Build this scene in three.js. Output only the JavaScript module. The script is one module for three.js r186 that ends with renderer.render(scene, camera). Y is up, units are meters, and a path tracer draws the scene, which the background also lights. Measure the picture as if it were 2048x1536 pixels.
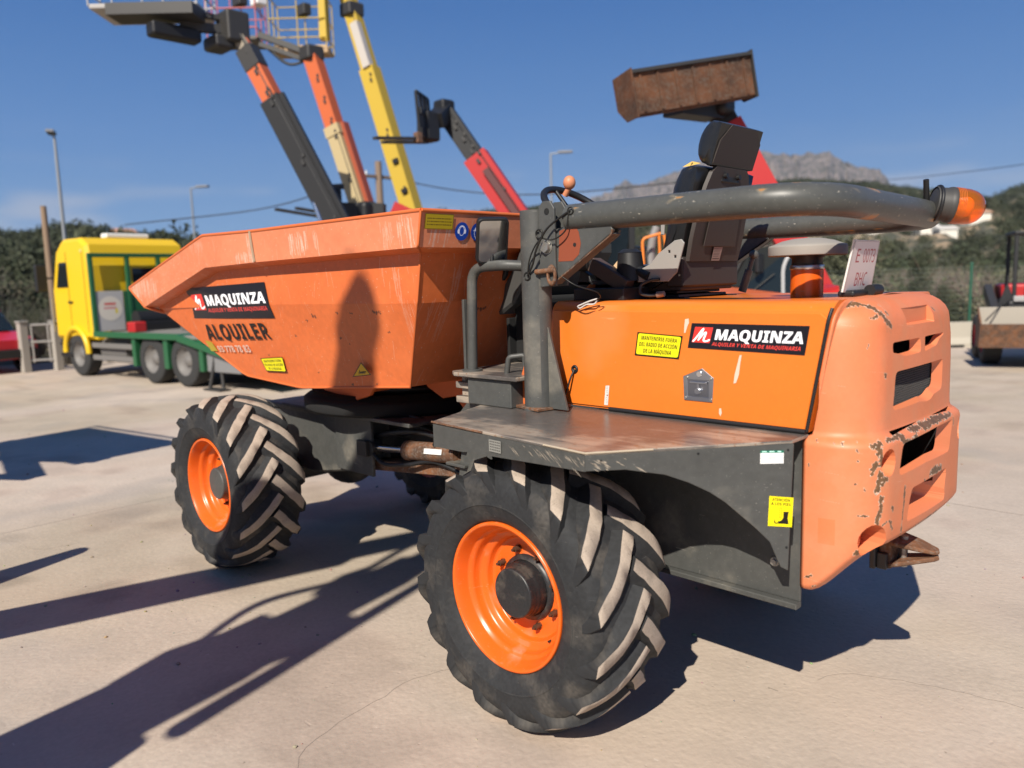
import * as THREE from 'three';
import { RoundedBoxGeometry } from 'three/addons/geometries/RoundedBoxGeometry.js';
import { mergeGeometries, toCreasedNormals } from 'three/addons/utils/BufferGeometryUtils.js';
import { Brush, Evaluator, SUBTRACTION } from 'three-bvh-csg';

// ---------------------------------------------------------------- camera, sky, sun, exposure
const scene = new THREE.Scene();
const camera = new THREE.PerspectiveCamera(52.28, 4 / 3, 0.05, 20000);
const EYE = new THREE.Vector3(1.985, 1.679, 2.939);
{
  const yaw = THREE.MathUtils.degToRad(45.16), pitch = THREE.MathUtils.degToRad(7.57), roll = THREE.MathUtils.degToRad(1.74);
  const v = new THREE.Vector3(-Math.cos(yaw), 0, -Math.sin(yaw)), r = new THREE.Vector3(Math.sin(yaw), 0, -Math.cos(yaw)), u = new THREE.Vector3(0, 1, 0);
  const fw = v.clone().multiplyScalar(Math.cos(pitch)).addScaledVector(u, -Math.sin(pitch));
  const up = u.clone().multiplyScalar(Math.cos(pitch)).addScaledVector(v, Math.sin(pitch));
  const up2 = up.clone().multiplyScalar(Math.cos(roll)).addScaledVector(r, Math.sin(roll));
  camera.position.copy(EYE);
  camera.up.copy(up2);
  camera.lookAt(EYE.clone().add(fw));
}
camera.focus = 3.3;
camera.userData.fStop = 1.55;

const EXPOSURE = 1.55;
const SKY = 0.66;
{
  const W = 1024, H = 512, data = new Float32Array(W * H * 4);
  const stops = [[-90, .20, .19, .17], [-1, .26, .27, .27], [0, .27, .39, .575], [4, .185, .335, .58], [10, .098, .240, .528], [18, .052, .166, .440], [28, .034, .126, .360], [45, .024, .094, .290], [90, .018, .072, .230]];
  const sn = (x, y) => { const s = Math.sin(x * 12.9898 + y * 78.233) * 43758.5453; return s - Math.floor(s); };
  const vn = (x, y) => { const i = Math.floor(x), j = Math.floor(y), a = x - i, b = y - j, u = a * a * (3 - 2 * a), w = b * b * (3 - 2 * b); return (sn(i, j) * (1 - u) + sn(i + 1, j) * u) * (1 - w) + (sn(i, j + 1) * (1 - u) + sn(i + 1, j + 1) * u) * w; };
  for (let row = 0; row < H; row++) {
    const el = ((row + .5) / H - .5) * 180;
    let k = 0; while (k < stops.length - 2 && el > stops[k + 1][0]) k++;
    const A = stops[k], B = stops[k + 1], t = THREE.MathUtils.clamp((el - A[0]) / (B[0] - A[0]), 0, 1);
    for (let col = 0; col < W; col++) {
      const az = ((col + .5) / W - .5) * 360, o = (row * W + col) * 4;
      // thin cirrus wisps low over the hills
      const n = vn(az * .11 + 3, el * .9) * .6 + vn(az * .35, el * 2.3 + 9) * .4;
      const c = Math.max(0, n - .55) * 2.0 * Math.exp(-((el - 4.5) ** 2) / 9) * (el > 0 ? 1 : 0);
      for (let i = 0; i < 3; i++) data[o + i] = SKY * ((A[i + 1] + (B[i + 1] - A[i + 1]) * t) * (1 - c) + c * [.52, .52, .56][i]);
      data[o + 3] = 1;
    }
  }
  const sky = new THREE.DataTexture(data, W, H, THREE.RGBAFormat, THREE.FloatType);
  sky.mapping = THREE.EquirectangularReflectionMapping; sky.magFilter = THREE.LinearFilter; sky.needsUpdate = true;
  scene.background = sky; scene.environment = sky;
}
const SUN = new THREE.Vector3(.47, 1, 1.11).normalize();
const sun = new THREE.DirectionalLight(new THREE.Color(1, .93, .82), 4.2);
sun.position.copy(SUN).multiplyScalar(60);
sun.castShadow = true; sun.shadow.mapSize.set(4096, 4096); sun.shadow.radius = 1;
Object.assign(sun.shadow.camera, { left: -25, right: 25, top: 25, bottom: -25, near: 1, far: 160 });
scene.add(sun);
const renderer = new THREE.WebGLRenderer({ antialias: true });
renderer.toneMapping = THREE.LinearToneMapping;
renderer.toneMappingExposure = EXPOSURE;
renderer.shadowMap.enabled = true;
scene.fog = new THREE.FogExp2(new THREE.Color(.66, .76, .92), 6e-5);
// ---------------------------------------------------------------- helpers
const V = (x, y, z) => new THREE.Vector3(x, y, z), rad = THREE.MathUtils.degToRad, { clamp, lerp, smoothstep } = THREE.MathUtils;
function rng(seed) { let s = seed >>> 0; return () => { s = (s + 0x6d2b79f5) | 0; let t = Math.imul(s ^ (s >>> 15), 1 | s); t = (t + Math.imul(t ^ (t >>> 7), 61 | t)) ^ t; return ((t ^ (t >>> 14)) >>> 0) / 4294967296; }; }
// tileable value noise
const HASH = new Float32Array(65536); { const r = rng(7); for (let i = 0; i < 65536; i++) HASH[i] = r(); }
const hsh = (x, y, s) => HASH[((x * 73 + y * 9151 + s * 3571) ^ (y * 131 + x * 17)) & 65535];
function noise2(x, y, per, s = 0) {
  const i = Math.floor(x), j = Math.floor(y), a = x - i, b = y - j, u = a * a * (3 - 2 * a), w = b * b * (3 - 2 * b), m = (n) => ((n % per) + per) % per;
  const x0 = m(i), x1 = m(i + 1), y0 = m(j), y1 = m(j + 1);
  const p = hsh(x0, y0, s), q = hsh(x1, y0, s), r = hsh(x0, y1, s), t = hsh(x1, y1, s);
  return (p + (q - p) * u) * (1 - w) + (r + (t - r) * u) * w;
}
function fbm(x, y, per, oct = 4, s = 0) { let v = 0, a = .5, n = 0; for (let o = 0; o < oct; o++) { v += a * noise2(x, y, per, s + o * 13); n += a; x *= 2; y *= 2; per *= 2; a *= .5; } return v / n; }
const n3 = (x, y, z) => (noise2(x + 31.7, y + z * .71, 4096, 3) + noise2(y - 7.3, z + x * .63, 4096, 5) + noise2(z + 11.1, x - y * .57, 4096, 9)) / 3;
const lin2s = (c) => Math.round(255 * (c <= .0031308 ? 12.92 * c : 1.055 * Math.pow(c, 1 / 2.4) - .055));
// colour map from a function (u, v in 0..1) -> linear rgb
function mapOf(w, h, fn, srgb = true) {
  const d = new Uint8Array(w * h * 4);
  for (let y = 0; y < h; y++) for (let x = 0; x < w; x++) { const c = fn((x + .5) / w, (y + .5) / h), o = (y * w + x) * 4; for (let i = 0; i < 3; i++) d[o + i] = srgb ? lin2s(clamp(c[i], 0, 1)) : clamp(c[i], 0, 1) * 255; d[o + 3] = 255; }
  const t = new THREE.DataTexture(d, w, h); t.wrapS = t.wrapT = THREE.RepeatWrapping; t.magFilter = THREE.LinearFilter; t.minFilter = THREE.LinearMipmapLinearFilter; t.generateMipmaps = true;
  if (srgb) t.colorSpace = THREE.SRGBColorSpace; t.needsUpdate = true; return t;
}
const mix3 = (a, b, t) => [a[0] + (b[0] - a[0]) * t, a[1] + (b[1] - a[1]) * t, a[2] + (b[2] - a[2]) * t], mul3 = (a, k) => [a[0] * k, a[1] * k, a[2] * k];
function canvasTex(w, h, draw, srgb = true) {
  const c = document.createElement('canvas'); c.width = w; c.height = h; draw(c.getContext('2d'), w, h);
  const t = new THREE.CanvasTexture(c); if (srgb) t.colorSpace = THREE.SRGBColorSpace; t.magFilter = THREE.LinearFilter; t.anisotropy = 8; return t;
}
// uv = metres, projected along the main axis of every face
function boxUV(g0) {
  const g = g0.index ? g0.toNonIndexed() : g0, p = g.attributes.position, n = p.count, uv = new Float32Array(n * 2), a = V(), b = V(), c = V();
  for (let i = 0; i < n; i += 3) {
    a.fromBufferAttribute(p, i); b.fromBufferAttribute(p, i + 1); c.fromBufferAttribute(p, i + 2);
    const e = b.clone().sub(a).cross(c.clone().sub(a)), x = Math.abs(e.x), y = Math.abs(e.y), z = Math.abs(e.z);
    [a, b, c].forEach((q, k) => { const o = (i + k) * 2; if (x >= y && x >= z) { uv[o] = q.z; uv[o + 1] = q.y; } else if (y >= z) { uv[o] = q.x; uv[o + 1] = q.z; } else { uv[o] = q.x; uv[o + 1] = q.y; } });
  }
  g.setAttribute('uv', new THREE.BufferAttribute(uv, 2)); return g;
}
function mat(color, rough = .6, metal = 0, extra = {}) { const c = Array.isArray(color) ? new THREE.Color().setRGB(...color) : new THREE.Color(color); return new THREE.MeshStandardMaterial({ color: c, roughness: rough, metalness: metal, ...extra }); }
function tiled(tex, tile, rough = .6, metal = 0, extra = {}) { tex.repeat.set(1 / tile, 1 / tile); const m = new THREE.MeshStandardMaterial({ map: tex, roughness: rough, metalness: metal, ...extra }); m.userData.box = true; return m; }
const dispose = (list) => { const g = list.map((q) => { const r = q.index ? q.toNonIndexed() : q; for (const k of Object.keys(r.attributes)) if (!['position', 'normal', 'uv'].includes(k)) r.deleteAttribute(k); if (!r.attributes.normal) r.computeVertexNormals(); if (!r.attributes.uv) r.setAttribute('uv', new THREE.BufferAttribute(new Float32Array(r.attributes.position.count * 2), 2)); return r; }); return g.length > 1 ? mergeGeometries(g) : g[0]; };
const taken = new Map();
function numbered(name) { const n = taken.get(name) || 0; taken.set(name, n + 1); return n ? name + '_' + String(n).padStart(3, '0') : name; }
function part(name, geo, m, parent, label) {
  let g = Array.isArray(geo) ? dispose(geo) : geo;
  if (m.userData && m.userData.box) g = boxUV(g);
  const o = new THREE.Mesh(g, m); o.name = name; o.castShadow = o.receiveShadow = true; (parent || scene).add(o);
  if (label) o.userData.label = label;
  return o;
}
function sub(name, parent) { const g = new THREE.Group(); g.name = name; parent.add(g); return g; }
function thing(name, label, category, pos = [0, 0, 0], turn = 0, group) { const g = new THREE.Group(); g.name = numbered(name); g.position.set(...pos); g.rotation.y = turn; g.userData = { label, category }; if (group) g.userData.group = group; scene.add(g); return g; }
function tag(o, label, category, group) { o.name = numbered(o.name); o.userData.label = label; o.userData.category = category; if (group) o.userData.group = group; return o; }
function struct(name, geo, m) { const o = part(name, geo, m, scene); o.name = numbered(name); o.userData.kind = 'structure'; return o; }
// geometry makers
function box(w, h, d, x = 0, y = 0, z = 0, r = .004, rx = 0, ry = 0, rz = 0) {
  const g = r > 0 ? new RoundedBoxGeometry(w, h, d, 1, Math.min(r, w / 2.01, h / 2.01, d / 2.01)) : new THREE.BoxGeometry(w, h, d);
  if (rx || ry || rz) g.applyMatrix4(new THREE.Matrix4().makeRotationFromEuler(new THREE.Euler(rx, ry, rz)));
  g.translate(x, y, z); return g;
}
const span = (x0, x1, y0, y1, z0, z1, r = .004) => box(Math.abs(x1 - x0), Math.abs(y1 - y0), Math.abs(z1 - z0), (x0 + x1) / 2, (y0 + y1) / 2, (z0 + z1) / 2, r);
const vec = (a) => (Array.isArray(a) ? V(...a) : a);
function cyl(a, b, r1, r2 = r1, seg = 20) {
  a = vec(a); b = vec(b); const d = b.clone().sub(a), L = d.length(), g = new THREE.CylinderGeometry(r2, r1, L, seg);
  g.translate(0, L / 2, 0); g.applyQuaternion(new THREE.Quaternion().setFromUnitVectors(V(0, 1, 0), d.normalize())); g.translate(a.x, a.y, a.z); return g;
}
function beam(a, b, w, h, up = V(0, 1, 0), r = .004) { // box between two points, w across, h along up
  a = vec(a); b = vec(b); const d = b.clone().sub(a), L = d.length(), f = d.normalize(), s = f.clone().cross(up).normalize(), u = s.clone().cross(f);
  const g = r > 0 ? new RoundedBoxGeometry(L, h, w, 1, Math.min(r, w / 2.01, h / 2.01)) : new THREE.BoxGeometry(L, h, w);
  g.applyMatrix4(new THREE.Matrix4().makeBasis(f, u, s)); const m = a.clone().add(b).multiplyScalar(.5); g.translate(m.x, m.y, m.z); return g;
}
function pipe(pts, r, bend = .05, seg = 12, cap = true) { // tube through points with rounded corners
  pts = pts.map(vec); const path = new THREE.CurvePath(); let prev = pts[0];
  for (let i = 1; i < pts.length; i++) {
    if (i < pts.length - 1 && bend > 0) {
      const b = Math.min(bend, pts[i].distanceTo(pts[i - 1]) * .49, pts[i].distanceTo(pts[i + 1]) * .49);
      const p = pts[i].clone().add(pts[i - 1].clone().sub(pts[i]).setLength(b)), q = pts[i].clone().add(pts[i + 1].clone().sub(pts[i]).setLength(b));
      path.add(new THREE.LineCurve3(prev, p)); path.add(new THREE.QuadraticBezierCurve3(p, pts[i], q)); prev = q;
    } else { path.add(new THREE.LineCurve3(prev, pts[i])); prev = pts[i]; }
  }
  const n = Math.max(8, (pts.length - 1) * 14), g = [new THREE.TubeGeometry(path, n, r, seg, false)];
  if (cap) for (const t of [0, 1]) { const c = new THREE.CircleGeometry(r, seg); c.applyQuaternion(new THREE.Quaternion().setFromUnitVectors(V(0, 0, 1), path.getTangentAt(t).multiplyScalar(t ? 1 : -1))); const q = path.getPointAt(t); c.translate(q.x, q.y, q.z); g.push(c); }
  return dispose(g);
}
function spline(pts, r, seg = 8, n = 40, closed = false) { return new THREE.TubeGeometry(new THREE.CatmullRomCurve3(pts.map(vec), closed, 'centripetal'), n, r, seg, closed); }
// flat plate: outline points [a, b] in the plane across `axis`, from..to along it
function plate(pts, axis, from, to, bevel = 0, holes = []) {
  const s = new THREE.Shape(pts.map(([a, b]) => new THREE.Vector2(a, b)));
  for (const h of holes) s.holes.push(new THREE.Path(h.map(([a, b]) => new THREE.Vector2(a, b))));
  const lo = Math.min(from, to), L = Math.abs(to - from);
  const g = new THREE.ExtrudeGeometry(s, { depth: L - 2 * bevel, bevelEnabled: bevel > 0, bevelThickness: bevel, bevelSize: bevel, bevelOffset: -bevel, bevelSegments: 1, curveSegments: 12 });
  g.translate(0, 0, lo + bevel);
  if (axis === 'y') g.applyMatrix4(new THREE.Matrix4().set(1, 0, 0, 0, 0, 0, 1, 0, 0, 1, 0, 0, 0, 0, 0, 1)); // (x, z) plan
  if (axis === 'x') g.applyMatrix4(new THREE.Matrix4().set(0, 0, 1, 0, 0, 1, 0, 0, 1, 0, 0, 0, 0, 0, 0, 1)); // (z, y) section
  if (axis !== 'z') { const ix = g.index; const p = g.attributes.position; if (!ix) for (const k of Object.keys(g.attributes)) { const t = g.attributes[k], n = t.itemSize, arr = t.array; for (let i = 0; i < p.count; i += 3) for (let c = 0; c < n; c++) { const q = arr[(i + 1) * n + c]; arr[(i + 1) * n + c] = arr[(i + 2) * n + c]; arr[(i + 2) * n + c] = q; } } g.computeVertexNormals(); }
  return g;
}
function polys(verts, faces) { // flat faces from a vertex list; a face is a list of vertex numbers
  const pos = []; for (const f of faces) for (let i = 1; i < f.length - 1; i++) for (const k of [f[0], f[i], f[i + 1]]) pos.push(...verts[k]);
  const g = new THREE.BufferGeometry(); g.setAttribute('position', new THREE.Float32BufferAttribute(pos, 3)); g.computeVertexNormals(); return g;
}
function gridGeo(nu, nv, fn, closeU = false) { // fn(i, j) -> [x, y, z]
  const pos = [], idx = [], uv = [];
  for (let j = 0; j <= nv; j++) for (let i = 0; i <= nu; i++) { pos.push(...fn(i, j)); uv.push(i / nu, j / nv); }
  for (let j = 0; j < nv; j++) for (let i = 0; i < nu; i++) { const a = j * (nu + 1) + i, b = a + 1, c = a + nu + 1, d = c + 1; idx.push(a, b, d, a, d, c); }
  const g = new THREE.BufferGeometry(); g.setAttribute('position', new THREE.Float32BufferAttribute(pos, 3)); g.setAttribute('uv', new THREE.Float32BufferAttribute(uv, 2)); g.setIndex(idx); g.computeVertexNormals(); return g;
}
function latheZ(profile, seg = 48) { const g = new THREE.LatheGeometry(profile.map(([r, z]) => new THREE.Vector2(r, z)), seg); g.rotateX(Math.PI / 2); return g; } // profile [radius, z]
function decal(name, m, c, parent, off = .0025, label) { // c: corners top-left, top-right, bottom-right, bottom-left as seen
  const q = c.map((x) => vec(x).clone()), n = q[1].clone().sub(q[0]).cross(q[3].clone().sub(q[0])).normalize().negate();
  q.forEach((x) => x.addScaledVector(n, off));
  const g = new THREE.BufferGeometry(), [a, b, d, e] = q;
  g.setAttribute('position', new THREE.Float32BufferAttribute([a, e, d, a, d, b].flatMap((x) => x.toArray()), 3));
  g.setAttribute('uv', new THREE.Float32BufferAttribute([0, 1, 0, 0, 1, 0, 0, 1, 1, 0, 1, 1], 2)); g.computeVertexNormals();
  return part(name, g, m, parent, label);
}
const move = (g, x = 0, y = 0, z = 0) => { g.translate(x, y, z); return g; };
const mirrorZ = (g0) => { const g = g0.clone().toNonIndexed ? (g0.index ? g0.toNonIndexed() : g0.clone()) : g0.clone(); g.scale(1, 1, -1); for (const k of Object.keys(g.attributes)) { const t = g.attributes[k], n = t.itemSize, a = t.array; for (let i = 0; i < t.count; i += 3) for (let c = 0; c < n; c++) { const q = a[(i + 1) * n + c]; a[(i + 1) * n + c] = a[(i + 2) * n + c]; a[(i + 2) * n + c] = q; } } return g; };
// ---------------------------------------------------------------- materials
const TEX = {};
// hood enamel: clean orange with faint mottling, a few fine marks
TEX.hood = mapOf(1024, 1024, (u, v) => {
  const m = .94 + .1 * (fbm(u * 8, v * 8, 8, 4, 1) - .5) + .05 * (fbm(u * 90, v * 90, 90, 2, 4) - .5);
  let c = mul3([.82, .200, .024], m); const du = fbm(u * 3 + 7, v * 3, 3, 5, 11); c = mix3(c, [.62, .36, .20], clamp((du - .52) * 1.3, 0, .16));
  const s = noise2(u * 16, v * 300, 300, 8); if (s > .965 && fbm(u * 5, v * 5, 5, 2, 9) > .56) c = mix3(c, [.8, .42, .2], .35);
  if (noise2(u * 420, v * 420, 420, 2) > .985) c = mix3(c, [.62, .45, .3], .5);
  return c;
});
// speckled grey enamel with dust, scuffs and small chips
TEX.grey = mapOf(1024, 1024, (u, v) => {
  const f = fbm(u * 6, v * 6, 6, 5, 21), g = fbm(u * 60, v * 60, 60, 3, 22);
  let c = mul3([.080, .081, .076], .86 + .34 * (f - .35) + .25 * (g - .5));
  c = mix3(c, [.27, .24, .19], clamp((f - .56) * 2.2, 0, .34) * (.5 + g));
  const k = noise2(u * 330, v * 330, 330, 23); if (k > .93) c = mix3(c, [.42, .39, .34], (k - .93) * 9 * (.4 + f));
  if (k < .02) c = mul3(c, .45);
  const s = noise2(u * 11 + v * 30, v * 420, 840, 24); if (s > .972 && f > .5) c = mix3(c, [.36, .33, .29], .55);
  return c;
});
// top plates: grey worn through to primer, mud film and long scratches
TEX.worn = mapOf(1024, 1024, (u, v) => {
  const f = fbm(u * 5, v * 5, 5, 5, 31), g = fbm(u * 70, v * 70, 70, 3, 32), st = fbm(u * 6 + v * 4, v * 60, 60, 3, 33);
  let c = mul3([.13, .117, .108], .8 + .5 * (f - .4) + .3 * (g - .5));
  c = mix3(c, [.40, .33, .26], clamp((f + .35 * st - .66) * 4.5, 0, .8));
  const s = noise2(u * 9 + v * 26, v * 300, 600, 34); if (s > .958) c = mix3(c, [.47, .42, .36], .6 * clamp(f * 2 - .6, 0, 1));
  if (noise2(u * 300, v * 300, 300, 35) > .955) c = mix3(c, [.5, .46, .4], .5);
  if (g > .74 && f > .55) c = mix3(c, [.20, .085, .035], .6);
  return c;
});
TEX.rust = mapOf(512, 512, (u, v) => {
  const f = fbm(u * 8, v * 8, 8, 5, 41), g = fbm(u * 60, v * 60, 60, 2, 42);
  let c = mix3([.085, .05, .033], [.25, .105, .045], clamp(f * 1.7 - .35, 0, 1)); c = mix3(c, [.16, .145, .125], clamp((g - .5) * 2, 0, .6)); return mul3(c, .75 + .5 * g);
});
TEX.rubber = mapOf(1024, 1024, (u, v) => {
  const f = fbm(u * 7, v * 7, 7, 5, 51), g = fbm(u * 80, v * 80, 80, 2, 52);
  let c = mul3([.021, .022, .024], .8 + .6 * (g - .35)); c = mix3(c, [.125, .108, .088], clamp((f - .50) * 1.6, 0, .40) * (.5 + g));
  const s = noise2(u * 24 + v * 9, v * 330, 660, 53); if (s > .972) c = mix3(c, [.14, .13, .12], .5); return c;
});
TEX.lug = mapOf(512, 512, (u, v) => { const f = fbm(u * 9, v * 9, 9, 4, 55), g = fbm(u * 100, v * 100, 100, 2, 56); let c = mul3([.47, .385, .31], .86 + .22 * (f - .5) + .22 * (g - .5)); if (noise2(u * 90, v * 90, 90, 57) > .93) c = mix3(c, [.12, .1, .08], .6); return c; });
TEX.rim = mapOf(512, 512, (u, v) => { const f = fbm(u * 6, v * 6, 6, 4, 61); let c = mul3([.84, .135, .012], .93 + .16 * (f - .5)); if (noise2(u * 150, v * 150, 150, 62) > .965) c = mix3(c, [.55, .4, .3], .6); c = mix3(c, [.44, .29, .19], clamp((f - .55) * 2.4, 0, .5) * (.4 + fbm(u * 40, v * 40, 40, 3, 63))); const s = noise2(u * 12 + v * 5, v * 150, 300, 64); if (s > .965) c = mix3(c, [.5, .3, .18], .5); return c; });
TEX.concrete = mapOf(2048, 2048, (u, v) => {
  const big = fbm(u * 5, v * 5, 5, 4, 71), mid = fbm(u * 34, v * 34, 34, 3, 72), fine = noise2(u * 620, v * 620, 620, 73), fine2 = noise2(u * 1024, v * 1024, 1024, 74);
  let c = mix3([.495, .408, .326], [.565, .470, .382], clamp(big * 1.8 - .4, 0, 1)); c = mul3(c, .9 + .17 * (mid - .5) + .09 * (fine - .5) + .06 * (fine2 - .5));
  const rd = fbm(u * 9 + 3, v * 9, 9, 3, 75); c = mix3(c, [.51, .40, .31], clamp((rd - .57) * 2.4, 0, .4));
  const st = fbm(u * 13, v * 13, 13, 3, 76); c = mix3(c, [.33, .295, .26], clamp((st - .62) * 2.8, 0, .42));
  if (noise2(u * 260, v * 260, 260, 77) > .987) c = mul3(c, .55); if (noise2(u * 190, v * 700, 700, 78) > .985 && mid > .55) c = mix3(c, [.66, .6, .53], .6);
  return c;
});
TEX.concreteBump = mapOf(1024, 1024, (u, v) => { const m = .5 + .5 * (fbm(u * 160, v * 160, 160, 3, 81) - .5) + .25 * (fbm(u * 20, v * 20, 20, 3, 82) - .5) - (noise2(u * 90, v * 90, 90, 83) > .97 ? .25 : 0); return [m, m, m]; }, false);
TEX.leather = mapOf(512, 512, (u, v) => { const g = fbm(u * 90, v * 90, 90, 3, 91), f = fbm(u * 6, v * 6, 6, 3, 92); return mul3([.017, .017, .017], .8 + .5 * (g - .4) + .5 * (f - .4)); });
// tub: faded orange, pale vertical scuffs, scratches, black dots; covers the whole tub once (x from -3.8 over 3.4 m, y from 1.1 over 0.9 m)
const tubMap = (dull, bright) => {
  const W = 2048, H = 640, R = rng(1201), marks = new Float32Array(W * H), dark = new Float32Array(W * H);
  const X = (x) => (x + 3.8) / 3.4 * W, Y = (y) => (y - 1.1) / .9 * H;
  const dab = (buf, x, y, rx, ry, k) => { for (let j = Math.max(0, Math.floor(y - ry)); j < Math.min(H, y + ry); j++) for (let i = Math.max(0, Math.floor(x - rx)); i < Math.min(W, x + rx); i++) { const d = ((i - x) / rx) ** 2 + ((j - y) / ry) ** 2; if (d < 1) buf[j * W + i] = Math.max(buf[j * W + i], k * (1 - d * .6)); } };
  const run = (x, y, L, w, k, dx = .2) => { for (let s = 0; s < L; s += 1.2) { x += (R() - .5) * 1.0 + dx * .6; dab(marks, x, y - s, w * (.6 + R() * .7), 1.8, k * (.5 + .5 * R())); } };
  // measured scuffs on the rim and side: [x, y top, width m, height m, strength]
  for (const [x, y, w, h, k] of [[-1.46, 1.94, .18, .105, .85], [-1.30, 1.94, .05, .10, .55], [-.62, 1.955, .10, .13, .6], [-.75, 1.94, .08, .12, .45], [-2.62, 1.96, .2, .06, .35], [-3.45, 1.76, .42, .13, .75], [-3.62, 1.70, .16, .12, .8], [-2.02, 1.87, .20, .06, .75], [-1.96, 1.965, .05, .16, .8], [-.8, 1.76, .05, .16, .35], [-.72, 1.62, .12, .2, .25]])
    for (let i = 0; i < w * 190; i++) run(X(x + (R() - .5) * w), Y(y - R() * h * .35), h / .9 * H * (.25 + .75 * R()), .7 + R() * 1.5, k);
  for (let i = 0; i < 150; i++) run(R() * W, R() * H, 8 + R() * 60, .6 + R() * .6, .2 + .35 * R(), (R() - .4) * 1.1);
  for (let i = 0; i < 900; i++) dab(marks, R() * W, R() * H, .8 + R() * 1.4, .8 + R() * 1.6, .3 + R() * .5);
  for (let i = 0; i < 1500; i++) dab(marks, X(-3.75 + R() * R() * 1.6), Y(1.74 + R() * .28 - .1), 1 + R() * 2.5, 1 + R() * 3, .5 * R());
  for (const [x, y, w] of [[-.985, 1.548, .02], [-.95, 1.55, .012], [-1.18, 1.55, .013], [-1.30, 1.545, .011], [-1.52, 1.53, .022], [-1.33, 1.42, .01], [-1.6, 1.5, .012], [-1.27, 1.39, .009], [-1.33, 1.18, .012], [-1.12, 1.20, .009], [-.92, 1.46, .01], [-1.75, 1.42, .012], [-1.62, 1.23, .01], [-2.1, 1.3, .01]]) { const n = 3 + R() * 4; for (let i = 0; i < n; i++) dab(dark, X(x + (R() - .5) * w * 1.6), Y(y + (R() - .5) * w), w * 300 * (.5 + R() * .7), w * 350 * (.4 + R() * .5), .9); }
  for (let i = 0; i < 120; i++) dab(dark, R() * W, R() * H, .7 + R() * 1.3, .7 + R() * 1.3, .5 * R());
  const t = mapOf(W, H, (u, v) => {
    const o = Math.min(H - 1, Math.floor(v * H)) * W + Math.min(W - 1, Math.floor(u * W)), f = fbm(u * 12, v * 4, 12, 4, 101), g = fbm(u * 150, v * 40, 150, 3, 102);
    let c = mix3(dull, bright, f); c = mul3(c, .92 + .16 * (g - .5) + .14 * (f - .5));
    c = mix3(c, [.66, .52, .42], clamp(marks[o] * .95 * (.6 + .8 * g), 0, .92)); return mix3(c, [.035, .028, .024], clamp(dark[o], 0, .92));
  });
  return t;
};
TEX.tub = tubMap([.72, .152, .034], [.74, .185, .054]); TEX.tubRim = tubMap([.72, .215, .092], [.75, .265, .135]);
const M = {};
M.hood = tiled(TEX.hood, 1.6, .28, 0); M.hood.envMapIntensity = 1;
M.grey = tiled(TEX.grey, 1.1, .5); M.worn = tiled(TEX.worn, 1.25, .30); M.rust = tiled(TEX.rust, .5, .85, .1);
M.rubber = tiled(TEX.rubber, .8, .78); M.lug = tiled(TEX.lug, .35, .95); M.rim = tiled(TEX.rim, .6, .3);
M.leather = tiled(TEX.leather, .4, .32);
M.tub = new THREE.MeshStandardMaterial({ map: TEX.tub, roughness: .48 });
M.black = mat([.012, .012, .013], .5); M.blackMatt = mat([.01, .01, .01], .9); M.darkSteel = mat([.05, .048, .046], .5, .3); M.chrome = mat([.72, .73, .75], .12, 1); M.steel = mat([.55, .56, .58], .32, 1);
M.zinc = mat([.42, .40, .36], .45, .8); M.greyPlastic = mat([.060, .059, .056], .55); M.paleGrey = mat([.30, .285, .265], .6); M.hub = M.grey; M.white = mat([.78, .77, .74], .5);
M.bolt = mat([.12, .06, .035], .6, .5); M.wire = mat([.035, .033, .03], .45, .6); M.shell = mat([.04, .031, .027], .6);
M.amber = new THREE.MeshPhysicalMaterial({ color: new THREE.Color().setRGB(1, .34, .01), roughness: .04, transmission: .8, thickness: 0, ior: 1.5, clearcoat: 1, clearcoatRoughness: .03 }); M.amberCore = mat([1, .72, .3], .25, .2);
M.mirror = mat([.52, .52, .51], .06, 1); M.glass = new THREE.MeshPhysicalMaterial({ color: new THREE.Color().setRGB(.55, .62, .60), roughness: .05, transmission: .9, thickness: 0 }); M.darkGlass = mat([.012, .017, .019], .06);
const paint = (c, r = .4) => mat(c, r);
M.red = paint([.44, .018, .018], .45); M.yellow = paint([.76, .49, .012]); M.green = paint([.018, .105, .042]); M.boomOrange = paint([.54, .115, .032], .55); M.cream = paint([.46, .36, .19], .6); M.boomYellow = paint([.52, .355, .035], .6);
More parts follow.
